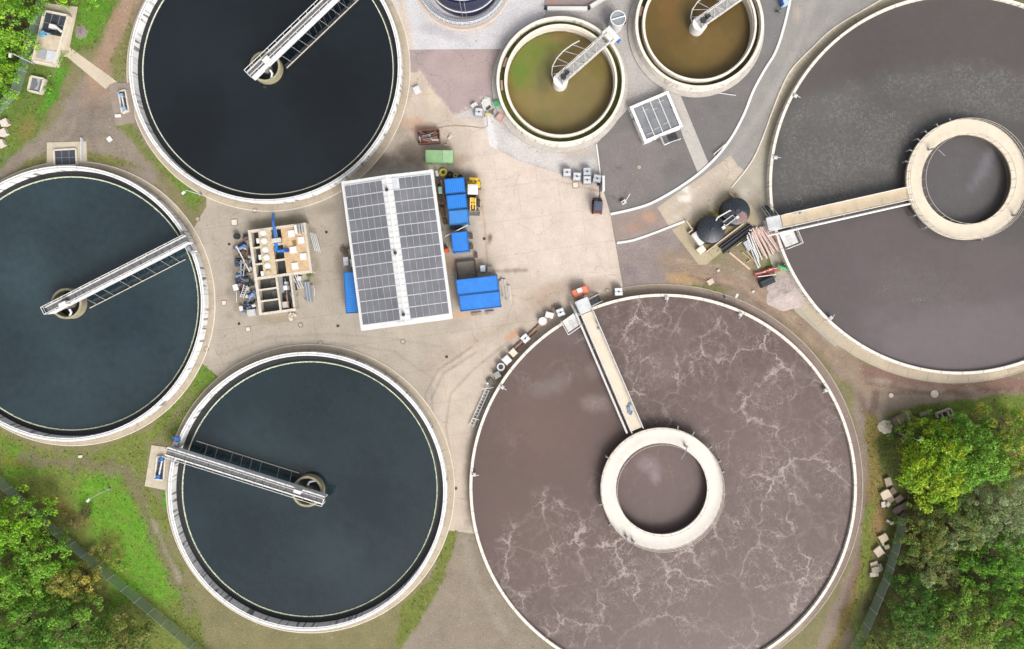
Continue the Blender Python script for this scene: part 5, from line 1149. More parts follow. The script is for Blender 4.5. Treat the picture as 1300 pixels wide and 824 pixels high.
for (px, py, w, d, rz, c_, lb) in ((637, 366, 1.6, 2.9, 6, (206, 192, 178), 'pale pallet stack beside the right end of the long blue containers'), (645, 372, .9, 2.6, 8, (224, 214, 200), 'narrow pale board stack right of the pallet stack'), (622, 397, 1.4, .5, 5, (196, 176, 156), 'pale boards below the long blue containers'), (605, 398.5, 1.6, .5, 5, (184, 160, 138), 'brown boards below the long blue containers')):
    p = W(px, py, .4); th = thing('board_stack', lb, 'boards', (p[0], p[1], 0), R(rz)); rn = random.Random(px)
    for k in range(4):
        obj('board', MB().box(((k - 1.5) * w / 4, 0, 0.2 + rn.uniform(-.06, .08)), (w / 4 - 0.05, d * rn.uniform(.8, 1), 0.14 + 0.1 * rn.random()), rn.uniform(-.05, .05)), mat(tuple(int(v * (.86 + .05 * k)) for v in c_), .8, .15, 2.0), th)
# debris by the block paving
junk_box('storage_box', 'white box at the lower right edge of the pink block paving', 'box', 602, 133.4, 0.95, 0.6, 0.5, 32, WHITE)
ibc('whitish tote tank beside the white box below the pink block paving', 608, 142, -5)
single('white_sheet', MB().add([W(616, 122, .1), W(622, 124, .2), W(624, 137, .15), W(614, 140, .1), W(611, 130, .3)], [(4, 3, 2, 1, 0)]).box(W(617, 130, .2), (.9, 1.1, .12), .3), mat((226, 224, 220), .7, .1, 2), 'crumpled white sheet lying between the paving and the greenish small tank', 'plastic sheet')
single('green_bin', MB().lathe([(0, 0), (.3, 0), (.42, .9), (0, .9)], (*W(630.3, 131, .9)[:2], 0), 16), BGREEN, 'bright green bin beside the greenish small tank', 'bin')
c_ = W(635, 149, .5); th = thing('pallet_crate', 'pink edged square crate beside the greenish small tank', 'crate', (c_[0], c_[1], 0), R(-38)); obj('side', MB().ring((0, 0), .62, .8, 0, .5, 4, R(45)), PINK, th); obj('contents', MB().box((0, 0, .2), (.85, .85, .36)), mat((206, 178, 168), .8, .2, 3), th)
for (px, py, c_, lb, an) in ((620, 137, (70, 66, 60), 'black metal bracket among the debris by the crate', .6), (617, 146, (206, 196, 130), 'yellowish fitting among the debris left of the crate', 1.4), (624, 143, (120, 110, 96), 'brown metal bracket nearest the pink edged crate', -.6), (571, 174, (226, 206, 186), 'small cream block right of the rusty skip', .9), (566.5, 184, (214, 190, 160), 'bent cream frame between the rusty skip and green container', 0)):
    p = W(px, py, .3); single('metal_fitting', MB().box((p[0], p[1], .15), (.75, .28, .3), an).box((p[0] + .2, p[1] + .3, .12), (.2, .6, .2), an), mat(c_, .7, .2, 3), lb, 'fitting')
single('hose', MB().tube([W(556, 163, .04), W(565, 160.5, .04), W(580, 160, .04), W(597, 160.5, .04), (*W(612, 163)[:2], .04), W(619, 160, .04), W(618, 148, .04)], 0.045, 6), mat((160, 146, 132), .7, .1, 2), 'thin grey hose lying from the rusty skip to the gravel', 'hose')
junk_box('storage_box', 'pale square electrical box on the concrete left of the pink paving', 'box', 529, 113.5, 0.95, 0.95, 0.5, 25, WHITE2)
# small white hydrant box on the asphalt
c_ = W(792, 256.5, .6); th = thing('hydrant_box', 'small white box with a thin arm on the dark asphalt near the kerb', 'box', (c_[0], c_[1], 0), R(30)); obj('body', MB().box((0, 0, .3), (.7, .6, .6)), WHITE2, th); obj('arm', MB().tube([(.3, 0, .6), (1.4, .6, .7)], .06, 6), WHITE, th); obj('cap', MB().box((-.1, 0, .63), (.3, .2, .06)), DARK, th)
th = thing('lamp_fixture', 'pair of thin white poles lying on the asphalt by the curved kerb', 'pole', W(915, 190)); obj('pole', MB().tube([W(906, 196, .3), W(921, 183, .3)], .07, 6), WHITE, th, True); obj('pole', MB().tube([W(909, 198, .3), W(917, 190, .3)], .05, 6), WHITE2, th, True)
single('white_pole', MB().tube([W(912, 118, .3), W(934, 121, .3)], .06, 6), WHITE, 'thin white pole lying below the plain brown small tank', 'pole')
th = thing('signal_frame', 'blue and white cabinet frame at the top edge beside the road kerb', 'cabinet', W(994, 2)); obj('cabinet', MB().box(W(995, 2, .6), (.9, 1.3, 1.1), .3), mat((190, 210, 230), .5, .1, 2), th, True); obj('door', MB().box(W(992, 3, .7), (.2, 1.1, .9), .3), PBLUE, th, True)
single('broken_stand', MB().tube([W(984, 15, .1), W(988, 14, .6), W(991, 10, .4)], .07, 6).tube([W(985, 12, .3), W(990, 17, .3)], .06, 6), DARK, 'small dark broken stand on the asphalt near the top edge', 'stand')

# ---------------------------------------------------------------- covered sluice box
def channel_box():
    z = 1.6; c, ang, a, b = quadframe([(800, 135.4), (848.7, 114.7), (866.8, 161.4), (818, 181.4)], z)
    th = thing('filter_housing', 'square white framed chamber with four dark glazed covers beside the footpath', 'chamber', (c.x, c.y, 0), ang)
    P = lambda n, mb, m: obj(n, mb, m, th)
    w = 0.42
    P('wall', MB().box((0, b / 2 - w / 2, z / 2), (a, w, z)), WHTCONC); P('wall', MB().box((0, -b / 2 + w / 2, z / 2), (a, w, z)), WHTCONC)
    P('wall', MB().box((a / 2 - w / 2, 0, z / 2), (w, b - 2 * w, z)), WHTCONC); P('wall', MB().box((-a / 2 + w / 2, 0, z / 2), (w, b - 2 * w, z)), WHTCONC)
    P('floor', MB().box((0, 0, .1), (a - 2 * w, b - 2 * w, .1)), DARK)
    iw = (a - 2 * w) / 4
    for i in range(4):
        x = -a / 2 + w + iw * (i + .5); P('glazed_cover', MB().box((x, 0, z - .2), (iw - .12, b - 2 * w, .08)), mat((138, 140, 144), .15, .22, 0.7))
        if i < 3: P('divider', MB().box((x + iw / 2, 0, z - .12), (.12, b - 2 * w, .2)), WHITE)
    for i, (x, y) in enumerate(((-1.2, 1.6), (.2, 1.2), (1.5, 1.9), (-.6, -1.6), (.9, -1.4), (-1.9, -1.9))): P('cover_clip', MB().box((x, y, z - .13), (.9, .14, .05)), mat((180, 182, 184), .5, .1, 2))
    for (x, y) in ((-1.3, 2.3), (-2.6, -.6), (2.65, .4)): P('bolt_plate', MB().box((x, y, z + .02), (.16, .16, .04)), DARK)
    # stairs
    P('landing', MB().box((-.2, -b / 2 - .75, 1.2), (1.0, 1.3, .08)), GRATE)
    for k in range(7): P('stair_tread', MB().box((.55 + .25 * k, -b / 2 - .7, 1.15 - .15 * k), (.18, 1.15, .04)), DARK)
    rl = MB(); railing(rl, [(-.7, -b / 2 - .1), (-.7, -b / 2 - 1.45), (.3, -b / 2 - 1.45)], 1.2, 1.0, .7, .06); rl.tube([(.3, -b / 2 - 1.45, 2.2), (2.3, -b / 2 - 1.45, 1.0)], .06, 6); rl.tube([(2.3, -b / 2 - 1.45, 0), (2.3, -b / 2 - 1.45, 1.0)], .05, 6)
    P('handrail', rl, WHITE)
channel_box()

# ---------------------------------------------------------------- concrete pump block (left)
def pump_block():
    z = 2.0; o = Vector(W(314.5, 292.5, z)[:2]); s = pxs(z); ang = -math.atan2(-10, 73.5)
    th = thing('treatment_block', 'concrete inlet block with open cells, round lids and a blue pipe', 'treatment block', (o.x, o.y, 0), ang)
    P = lambda n, mb, m: obj(n, mb, m, th)
    def rc(u0, v0, u1, v1): return ((u0 + u1) / 2 * s, -(v0 + v1) / 2 * s), (abs(u1 - u0) * s, abs(v1 - v0) * s)
    def slab(n, u0, v0, u1, v1, z0, z1, m):
        c, sz = rc(u0, v0, u1, v1); P(n, MB().box((c[0], c[1], (z0 + z1) / 2), (sz[0], sz[1], z1 - z0)), m)
    tan = mat((214, 194, 160), .85, .16, 1.1, 0, .5); tan2 = mat((216, 184, 144), .85, .2, 1.0, 0, .5); wh = mat((222, 212, 194), .8, .14, 1.2, 0, .45); dk = mat((58, 62, 62), .35, .25, 1.5); dk2 = mat((84, 84, 82), .5, .3, 1.5)
    slab('outer_wall', 0, 0, 74, 3, 0, z, wh); slab('outer_wall', 0, 3, 3.6, 109, 0, z, wh); slab('outer_wall', 71, 3, 74, 63.5, 0, z, wh); slab('outer_wall', 45, 60.5, 71, 63.5, 0, z, wh); slab('outer_wall', 3.6, 106, 47, 109, 0, z, wh); slab('outer_wall', 44, 63.5, 46.5, 106, 0, z - .1, wh)
    slab('deck', 12.5, 3, 29, 60.5, 0, z - .06, tan); slab('deck', 41.5, 3, 71, 60.5, 0, z - .05, tan2); slab('beam', 3.6, 60.5, 45, 63.6, 0, z + .02, wh); slab('beam', 26.5, 63.6, 29, 106, 0, z + .01, wh)
    for v in (22, 43): slab('beam', 3.6, v, 12.5, v + 2, 0, z - .02, wh)
    for v in (21.5, 41.5): slab('beam', 29, v, 41.5, v + 2, 0, z - .02, wh)
    for v in (76, 90.5): slab('beam', 3.6, v, 26.5, v + 2, 0, z - .02, wh)
    slab('cell_water', 3.6, 3, 12.5, 60.5, .2, .9, dk); slab('cell_water', 29, 3, 41.5, 60.5, .2, 1.0, dk); slab('cell_water', 3.6, 63.6, 26.5, 106, .2, .8, dk2); slab('cell_water', 29, 63.6, 44, 106, .2, .8, dk)
    slab('walkway_grating', 29.3, 64, 34, 84, 1.2, 1.5, GREYST); slab('cabinet', 36, 76, 40.5, 81.5, 1, 2.3, WHITE); slab('cabinet', 37, 71, 40, 75, 1, 2.0, WHITE2)
    for (u, v) in ((20, 70), (20, 84)): c, sz = rc(u - 4, v - 3, u + 4, v + 3); P('sludge_patch', MB().cyl(c, .45, .8, .83, 14), mat((128, 126, 124), .7, .2, 2))
    for i, v in enumerate((5.6, 15.8, 27, 37, 47.6, 57)):
        c, _ = rc(18, v, 20, v); P('round_lid', MB().cyl(c, .46, z - .06, z + .12, 24).cyl(c, .3, z + .12, z + .2, 20), WHITE if i < 5 else tan)
    for v in (12, 33, 54): slab('valve_cover', 9.5, v, 13, v + 6, z - .1, z + .15, WHITE)
    for (u, v) in ((54.5, 11.5), (65.5, 21.5), (54, 32.5), (65.5, 42.5), (53.5, 53)): slab('hatch', u - 4.2, v - 4.2, u + 4.2, v + 4.2, z - .05, z + .1, WHITE)
    slab('pit', 54, 20, 59, 27, z - .045, z - .02, mat((150, 112, 66), .8, .3, 2)); slab('rail_unit', 61, 2, 64, 13, z, z + .8, WHITE); slab('rail_unit', 66, 2, 67.5, 14, z, z + .6, STEEL); slab('rail_unit', 69, 1, 70.5, 12, z, z + .6, STEEL)
    # external stair/pipe rack on the right
    for k in range(4): P('side_pipe', MB().tube([((76 + 2.2 * k) * s, -(12 + k) * s, 1.2), ((78 + 2.2 * k) * s, -(36 + k) * s, .6)], .06, 6), WHITE2)
    for k in range(3): P('side_pipe', MB().tube([((46 + 3 * k) * s, -64 * s, 1.0), ((50 + 3 * k) * s, -82 * s, .4)], .07, 6), WHITE2)
    P('side_grating', MB().box((46.5 * s, -74 * s, .7), (.5, 2.2, .06), .05), DARK)
    bx = lambda u, v, zz: (u * s, -v * s, zz)
    pipe = MB().tube([bx(33, -18, 1.2), bx(33.8, -6, 2.2), bx(34.5, 4, 2.35), bx(34.5, 15, 2.35)], .2, 12); P('blue_pipe', pipe, PBLUE)
    P('blue_pipe', MB().tube([bx(36.5, 1, 2.3), bx(36.8, 17, 2.3)], .08, 8), mat((120, 150, 200), .5, .1, 2))
    P('valve_unit', MB().box(bx(35.5, 18, 2.3), (1.35, .65, .5)), wh)
    P('blue_pipe', MB().tube([bx(34, 21, 2.2), bx(33.5, 28, 2.2), bx(34.5, 31, 2.2), bx(46, 32, 2.2)], .24, 12), BLUE); P('pipe_flange', MB().cyl(bx(46.5, 32, 0)[:2], .3, 2, 2.5, 14), mat((20, 70, 150), .5, .1, 2))
    P('conduit', MB().tube([bx(38, 66, 1.8), bx(37.5, 105, 1.8)], .06, 6).tube([bx(41, 85, 1.4), bx(43, 95, 1.4), bx(41, 104, 1.4)], .07, 6).tube([bx(35, 88, 1.2), bx(36, 104, 1.2)], .09, 6), mat((170, 140, 128), .6, .2, 2)); slab('tank_box', 30, 96, 37, 104, 1, 1.7, mat((206, 196, 186), .6, .1, 2))
pump_block()
# scrap row left of the block: pumps, motors, frames, sheets - every piece its own thing
def scrap_row():
    rn = random.Random(21)
    kinds = [('blue pump', (52, 70, 140)), ('brown motor', (96, 74, 58)), ('grey pump housing', (126, 128, 132)), ('rust brown gearbox', (112, 76, 56)), ('pale concrete block', (206, 196, 182)), ('dark steel box', (58, 56, 56)), ('navy pump', (38, 46, 96)), ('greenish valve', (110, 122, 96)), ('white plastic box', (226, 222, 216)), ('reddish casting', (140, 86, 78)), ('light blue motor', (120, 150, 196)), ('black cable drum', (40, 40, 42))]
    where = ['topmost of the scrap row', 'in the upper part of the scrap row', 'just above the middle of the scrap row', 'in the middle of the scrap row', 'below the middle of the scrap row', 'near the lower end of the scrap row']
    def spot(t, u): return 299 + 10 * t + u, 299 + 98 * t
    i = 0
    pieces = []
    for band in range(6):
        for j in range(9):
            t = (band + rn.random()) / 6.0; u = -2 + 20 * rn.random(); k = (i * 5 + band) % len(kinds); i += 1
            if band > 3: k = rn.choice((2, 4, 5, 8, 10, 2, 5, 7))
            px, py = spot(t, u); p = W(px, py, .5); nm, c_ = kinds[k]; an = rn.uniform(0, 3); w = rn.uniform(.35, .85)
            mb = MB(); typ = rn.random()
            if 'pump' in nm or 'motor' in nm:
                mb.tube([(-w * .7, 0, .3), (w * .5, 0, .32)], w * .36, 12).cyl((w * .55, 0), w * .42, 0, .35, 14).box((-.1, 0, .5), (.25, .2, .2))
            elif 'drum' in nm: mb.cyl((0, 0), w * .6, 0, .12, 20).cyl((0, 0), w * .35, .12, .5, 16).cyl((0, 0), w * .6, .5, .6, 20)
            elif 'valve' in nm or 'casting' in nm: mb.tube([(-w * .6, 0, .25), (w * .6, 0, .25)], .16, 10).cyl((0, 0), .18, .2, .6, 10).ring((0, 0), .16, .26, .6, .66, 14)
            else: mb.box((0, 0, .22), (w, w * .7, .44), 0, 0, .95).box((.05, 0, .47), (w * .5, w * .3, .08))
            o = obj('scrap_machine' if ('box' not in nm and 'block' not in nm) else 'scrap_box', mb, mat(c_, .6, .25, 3)); o.location = (p[0], p[1], rn.choice((0, 0, .3))); o.rotation_euler = (0, 0, an)
            tag(o, '%s %s beside the treatment block' % (nm, where[band]), nm.split()[-1] if nm.split()[-1] != 'housing' else 'pump', '%ss %s' % (nm, where[band]))
    single('steel_beam', MB().bar(W(300, 312, 1.0), W(317, 345, .8), .16, .1), WHITE2, 'long white steel beam lying slanted over the scrap row', 'steel beam')
    m = MB().bar(W(306, 330, .9), W(306, 348, .9), .12, .1).bar(W(311, 331, .9), W(309, 350, .9), .12, .1).bar(W(304, 334, .9), W(312, 334, .9), .1, .1).bar(W(303, 346, .9), W(312, 340, .9), .1, .1); single('scrap_trestle', m, STEEL, 'small white steel trestle in the middle of the scrap row', 'trestle')
    m = ladder((312, 362), (307, 378), .5, .9, WHITE2, 6); single('short_ladder', m, WHITE2, 'short white ladder lying over the lower scrap row', 'ladder')
    def tarp(label, px, py, w, d, c_, seed):
        rr = random.Random(seed); n = 7; mb = MB(); vs = []; p = W(px, py, .4)
        for a in range(n):
            for b in range(n):
                vs.append((p[0] + (a / (n - 1) - .5) * w + rr.uniform(-.1, .1), p[1] + (b / (n - 1) - .5) * d + rr.uniform(-.1, .1), .3 + (rr.uniform(0, .5) if 0 < a < n - 1 and 0 < b < n - 1 else -.25)))
        mb.add(vs, [(a * n + b, (a + 1) * n + b, (a + 1) * n + b + 1, a * n + b + 1) for a in range(n - 1) for b in range(n - 1)]); single('tarpaulin', mb, mat(c_, .6, .2, 2), label, 'tarpaulin')
    tarp('dark grey tarpaulin crumpled in the middle of the scrap row', 307, 357, 2.2, 1.6, (78, 84, 96), 1); tarp('slate blue tarpaulin crumpled at the lower end of the scrap row', 316, 388, 2.0, 1.1, (70, 82, 104), 2); tarp('blue grey tarpaulin in the upper scrap row', 303, 333, 1.4, 1.2, (52, 66, 100), 3)
    junk_box('storage_box', 'pale grey basket at the bottom of the scrap row by the block corner', 'basket', 319, 397, 1.2, 1.0, .8, 8, mat((206, 204, 204), .6, .15, 3)); junk_box('storage_box', 'small white box left of the lower scrap row', 'box', 306, 391.5, .5, .7, .6, 15, WHITE)
    th = thing('sign_board', 'small white board on a thin post left of the scrap row', 'sign', W(300.5, 372)); obj('board', MB().box(W(299, 365, 1.6), (.75, .9, .06), .3), WHITE, th, True); obj('post', MB().tube([W(300.5, 384, 0), W(300, 370, 1.5)], .045, 6), WHITE2, th, True)
    th = thing('sheet_stack', 'stack of ribbed galvanised sheets right of the treatment block', 'metal sheets', W(392, 370)); c0 = W(391, 371, .4)
    for k in range(5): obj('metal_sheet', MB().box((c0[0] + (k - 2) * .2, c0[1] + .02 * k, .3 + .04 * (k % 2)), (.15, 3.1, .12), .14), mat((178, 188, 198) if k % 2 else (140, 150, 162), .35, .12, 2), th, True)
    obj('bearer', MB().box((c0[0], c0[1] + 1, .12), (1.2, .15, .2), .14).box((c0[0], c0[1] - 1, .12), (1.2, .15, .2), .14), WOOD, th, True)
    single('hose', MB().tube([W(397, 362, .1), W(399.5, 368, .1), W(398.5, 376, .1)], .06, 6), WHITE2, 'short white hose right of the galvanised sheets', 'hose')
    rn2 = random.Random(8)
    th = thing('rubble_heap', 'small heap of pale rubble below the treatment block corner', 'rubble', W(371, 402))
    for k in range(9):
        p = W(371 + rn2.uniform(-4, 4), 402 + rn2.uniform(-4, 4), .1); obj('stone', MB().box((p[0], p[1], .15), (.4, .35, .28), rn2.uniform(0, 3), .2, .7), STONE, th, True)
    junk_box('storage_box', 'small pale cabinet in the corner right of the treatment block', 'box', 380, 353.5, .55, .6, .8, 8, WHITE2)
scrap_row()
single('waste_frame', MB().box(W(438.5, 320, .5), (1.0, .12, .5), R(-40)).box(W(441, 317, .5), (.12, 1.0, .5), R(-40)).box(W(436, 318, .4), (.8, .8, .3), R(-40)), mat((110, 96, 80), .8, .2, 2), 'tilted brown crate frame at the left wall of the solar shed', 'crate')
single('white_machine', MB().box(W(440, 332, .8), (.7, 1.3, .8), .1).tube([W(436, 326, 1), W(437, 340, 1)], .08, 6).box(W(447, 334, .6), (.5, 1.2, .6), .1).cyl(W(441, 335, 1)[:2], .2, .8, 1.4, 10), WHITE2, 'white cage machine at the left wall of the solar shed', 'machine')

# ---------------------------------------------------------------- valve pits
def pit(label, padpts, pitpts, blue=None, vm=None, z=0.28, grid=(2, 3), rails=True, padm=None):
    c = [sum(p[i] for p in padpts) / len(padpts) for i in (0, 1)]
    th = thing('valve_pit', label, 'valve pit', W(c[0], c[1]), 0, 'valve pits beside the tanks')
    obj('pad', MB().prism([W(*p)[:2] for p in padpts], 0.0, 0.09), padm or mat((206, 194, 172), .9, .12, 1, 0, .3), th, True)
    q = [Vector(W(*p)[:2]) for p in pitpts]
    fr = MB()
    for i in range(4): fr.bar((*q[i], .2), (*q[(i + 1) % 4], .2), .22, .36)
    obj('pit_wall', fr, CREAM, th, True)
    obj('grating', MB().prism([tuple(p) for p in q], .1, .2), mat((70, 74, 84), .5, .3, 3), th, True)
    gm = MB(); nx, ny = grid
    for i in range(1, nx): gm.bar((*q[0].lerp(q[1], i / nx), .24), (*q[3].lerp(q[2], i / nx), .24), .05, .06)
    for i in range(1, ny): gm.bar((*q[0].lerp(q[3], i / ny), .25), (*q[1].lerp(q[2], i / ny), .25), .05, .06)
    obj('grating_bar', gm, GREYST, th, True)
    if blue:
        obj('valve_pipe', MB().tube([W(*blue[0], .6), W(*blue[1], .6)], .12, 10), WHITE2, th, True)
        for b in blue: obj('valve', MB().box(W(*b, .55), (.55, .5, .5), .3).cyl(W(*b)[:2], .14, .5, 1.0, 10), vm or PBLUE, th, True)
    return th
pit('brown paved valve pit on the left rim of the top left tank', [(138.5, 108.5), (147, 105), (166, 106), (172, 156), (165, 157), (147, 160)], [(152, 117), (160.5, 115), (165, 141), (156.5, 144)], [(154.5, 121), (158, 138)], padm=mat((158, 144, 132), .9, .14, 1, 0, .3), vm=mat((150, 176, 200), .5, .15, 2))
pit('valve pit with two dark covers on the top rim of the left tank', [(60, 181), (110, 179.5), (111, 207), (60, 212)], [(70, 191), (98, 189.5), (99, 210), (71, 211)], None, grid=(3, 2))
pit('valve pit with blue valves on the left rim of the bottom tank', [(192.7, 565), (217, 568.5), (214, 624), (207.7, 621.5), (184, 617)], [(201, 579), (211, 580), (209, 609), (197.5, 607.5)], [(206, 583), (201.5, 605)], grid=(2, 2))
junk_box('storage_box', 'small oval pale cover beside the brown paved valve pit', 'cover', 150, 147, .9, .45, .15, 5, WHITE)
single('floor_hatch', MB().box(W(104, 186, .3), (.14, 2.6, .5), .02).tube([W(102, 183, .6), W(103, 204, .6)], .06, 6), WHITE2, 'thin white rail beside the left tank valve pit covers', 'rail')
junk_box('marker_stone', 'small white square hatch on the dirt between the two left tanks', 'hatch', 139, 176.5, .7, .7, .12, 40, WHITE); junk_box('marker_stone', 'tiny white rectangular hatch on the grass below the left tank', 'hatch', 102, 579.5, .6, .35, .1, 3, WHITE)
# top left chamber building
th = thing('chamber', 'long beige concrete chamber with dark grating and white machinery near the fence', 'chamber', W(63, 48), 0); zc = 1.0
pts = [(56, 13.4), (86, 19.5), (68.6, 82.8), (41, 77.3)]; q = [Vector(W(*p, zc)[:2]) for p in pts]
obj('pad', MB().prism([W(*p)[:2] for p in ((56, 4), (99, 9), (88, 62), (84, 72), (76, 72), (70, 84), (40, 78))], 0, .09), mat((206, 192, 170), .9, .12, 1, 0, .35), th, True)
fr = MB()
for i in range(4): fr.bar((*q[i], zc / 2), (*q[(i + 1) % 4], zc / 2), .3, zc)
obj('wall', fr, CREAM, th, True); mid0 = q[0].lerp(q[3], .43); mid1 = q[1].lerp(q[2], .43)
obj('grating', MB().prism([tuple(q[0]), tuple(q[1]), tuple(mid1), tuple(mid0)], .1, zc - .25), mat((66, 70, 80), .5, .3, 2.5), th, True); obj('slab', MB().prism([tuple(mid0), tuple(mid1), tuple(q[2]), tuple(q[3])], .1, zc - .04), BEIGE, th, True)
gb = MB()
for t in (.33, .66): gb.bar((*q[0].lerp(q[1], t), zc - .2), (*mid0.lerp(mid1, t), zc - .2), .06, .06)
gb.bar((*q[0].lerp(mid0, .5), zc - .2), (*q[1].lerp(mid1, .5), zc - .2), .06, .06); obj('grating_bar', gb, GREYST, th, True)
obj('lid', MB().prism([W(*p, zc)[:2] for p in ((49, 61), (60, 63.5), (57, 76), (46, 73))], zc - .03, zc + .05), mat((176, 176, 180), .4, .12, 1.5), th, True); obj('lid', MB().prism([W(*p, zc)[:2] for p in ((60.5, 63.5), (72, 66), (68.5, 79.5), (57.6, 76.5))], zc - .03, zc + .06), mat((214, 216, 222), .35, .12, 1.5), th, True)
obj('machine', MB().box(W(67, 34, 1.3), (.8, .6, .6), -.2).tube([W(70, 33, 1.3), W(78, 40, 1.3)], .2, 10), WHITE, th, True); obj('machine', MB().tube([W(60, 40, 1.2), W(77, 44, 1.2)], .2, 10).box(W(75, 42, 1.2), (.5, .4, .4)), BLACK, th, True); obj('valve', MB().box(W(54, 43, 1.2), (.9, .7, .5), .3).tube([W(56, 41, 1.2), W(64, 43, 1.2)], .12, 8), mat((120, 170, 200), .5, .15, 2), th, True)
th = thing('chamber', 'small square concrete chamber with grey cover below the long beige chamber', 'chamber', W(45, 107)); q = [W(*p, .7)[:2] for p in ((39, 96.5), (55.5, 100), (50.5, 118), (35, 114.5))]
fr = MB()
for i in range(4): fr.bar((*q[i], .35), (*q[(i + 1) % 4], .35), .26, .7)
obj('wall', fr, CREAM, th, True); obj('cover', MB().prism(q, .2, .5), mat((120, 122, 128), .5, .2, 2), th, True); obj('cover_strip', MB().prism([W(*p, .6)[:2] for p in ((46, 99), (51, 100), (47, 115), (43, 113), (48, 107))], .5, .56), mat((172, 174, 180), .5, .1, 2), th, True)
for (px, py, lb) in ((5, 155.5, 'topmost pale block by the fence at the left edge'), (3, 168, 'middle pale block by the fence at the left edge'), (0, 182, 'lowest pale block by the fence, cut by the left edge')):
    junk_box('concrete_block', lb, 'concrete block', px, py, 1.1, 1.0, .6, 25, mat((222, 208, 196), .85, .12, 2))

# ---------------------------------------------------------------- black twin pump tanks
th = thing('dosing_station', 'pair of black round tanks joined by white pipework on the concrete apron', 'storage tank', W(920, 281))
for (px, py, r) in ((935.5, 268, 17.6), (904, 291.4, 17.4)):
    zt = 2.0; c0 = W(px, py, zt); rr = r * pxs(zt); body = obj('tank_body', MB().lathe([(rr * 1.03, 0), (rr, zt - .3), (rr * .97, zt - .1), (rr * .8, zt + .05), (rr * .45, zt + .3), (0, zt + .38)], (c0[0], c0[1], 0), 48), mat((36, 44, 54), .45, .35, .8), th, True, True)
    obj('lid', MB().cyl(c0[:2], .32, zt + .3, zt + .5, 18), mat((54, 60, 70), .5, .2, 2), body, True)
    rb = MB()
    for k in range(16): a = k * math.pi / 8; rb.bar((c0[0] + .5 * math.cos(a), c0[1] + .5 * math.sin(a), zt + .33), (c0[0] + rr * .84 * math.cos(a), c0[1] + rr * .84 * math.sin(a), zt + .06), .07, .07)
    obj('rib', rb, mat((62, 68, 78), .5, .25, 2), body, True)
obj('dirt_patch', MB().lathe([(0, 0), (.8, -.03), (.95, -.2)], (*W(941, 275, 2.3)[:2], 2.36), 14), mat((150, 124, 118), .9, .2, 2), th, True)
obj('pipework', MB().tube([W(911, 276, 2.6), W(927, 267, 2.6), W(928, 268.5, 2.6)], .1, 8).tube([W(909, 280, 2.4), W(911, 276, 2.6)], .1, 8), WHITE, th, True); obj('pipework', MB().tube([W(919, 285, 2.5), W(922, 286.5, 2.5), W(934, 277, 2.5), W(930, 273, 2.5), W(918, 282, 2.5)], .07, 8), WHITE2, th, True)
obj('junction_box', MB().box(W(918.5, 289, 2.5), (.5, .45, .3), .6), WHITE, th, True); obj('junction_box', MB().box(W(936, 276, 2.6), (.45, .4, .3), .6), WHITE2, th, True); obj('step_grating', MB().prism([W(*p, 2.3)[:2] for p in ((919, 283), (930, 275), (933, 278), (922, 286))], 2.2, 2.26), DGRATE, th, True)
obj('valve_cluster', MB().box(W(921, 272, 1.6), (1.2, .7, .9), .6).cyl(W(923, 270)[:2], .3, 1, 2.2, 12).cyl(W(918, 274)[:2], .25, 1, 2.3, 12).box(W(914, 282, 1.6), (.7, .6, .8), .6), DARK, th, True)
def bund(pts, w, h, label):
    th = thing('bund_wall', label, 'wall', W(*pts[0])); m = MB()
    for i in range(len(pts) - 1): m.bar((*W(*pts[i])[:2], h / 2), (*W(*pts[i + 1])[:2], h / 2), w, h)
    obj('wall', m, BEIGE, th, True)
bund([(870, 281), (878, 292), (873, 296)], .2, .7, 'short angled beige wall left of the black round tanks'); bund([(925, 246), (937, 258)], .25, .7, 'short straight beige wall above the black round tanks'); bund([(896, 320), (943, 284)], .18, .4, 'long low beige kerb wall below the black round tanks')
junk_box('storage_box', 'long white chest at the lower left of the black round tanks', 'box', 886.7, 302.8, 1.05, 2.1, .9, 37, WHITE); junk_box('storage_box', 'square cream chest below the long white chest', 'box', 890.3, 317, 1.15, .95, .7, 37, mat((240, 230, 214), .6, .08, 2))
# pipes, planks, barriers, heap
for i, (a, b, lb) in enumerate((((913, 314), (952, 285), 'uppermost black plastic pipe beside the black round tanks'), ((916, 316), (955, 287), 'middle black plastic pipe beside the black round tanks'), ((918, 321), (958, 291), 'lowermost black plastic pipe beside the pink pipe pile'))):
    single('black_pipe', MB().tube([W(*a, .3), W(*b, .3)], .19, 10), mat((34, 38, 50), .4, .2, 2), lb, 'pipe', 'black plastic pipes')
rn = random.Random(3)
for k in range(11):
    x = k * 2.35; a = (951 + x * .95, 291.5 - .5 * k + rn.uniform(-2, 2)); b = (a[0] + rn.uniform(17, 22), a[1] + rn.uniform(32, 40) - k * .6)
    cc_ = rn.choice(((222, 190, 180), (216, 178, 168), (206, 164, 154), (228, 202, 192)))
    single('pink_pipe', MB().bar(W(*a, .3 + .1 * (k % 3)), W(*b, .3 + .1 * (k % 3)), .23, .16), mat(cc_, .6, .1, 2), 'pink board in the pile between the black pipes and the big right tank', 'board', 'pink boards in the pile')
for k in range(8):
    a = (948 + rn.uniform(0, 9), 297 + rn.uniform(-4, 14)); b = (a[0] + rn.uniform(10, 16), a[1] + rn.uniform(24, 36))
    single('white_bar', MB().bar(W(*a, .55 + .05 * k), W(*b, .4 + .05 * k), .13, .1), WHITE if k % 2 else WHITE2, 'white bar lying over the left side of the pink board pile', 'bar', 'white bars on the pink board pile')
single('steel_trough', MB().box(W(949, 312, .6), (.75, 1.5, .25), R(30)), mat((190, 192, 200), .5, .12, 2), 'pale grey trough at the left side of the pink board pile', 'trough')
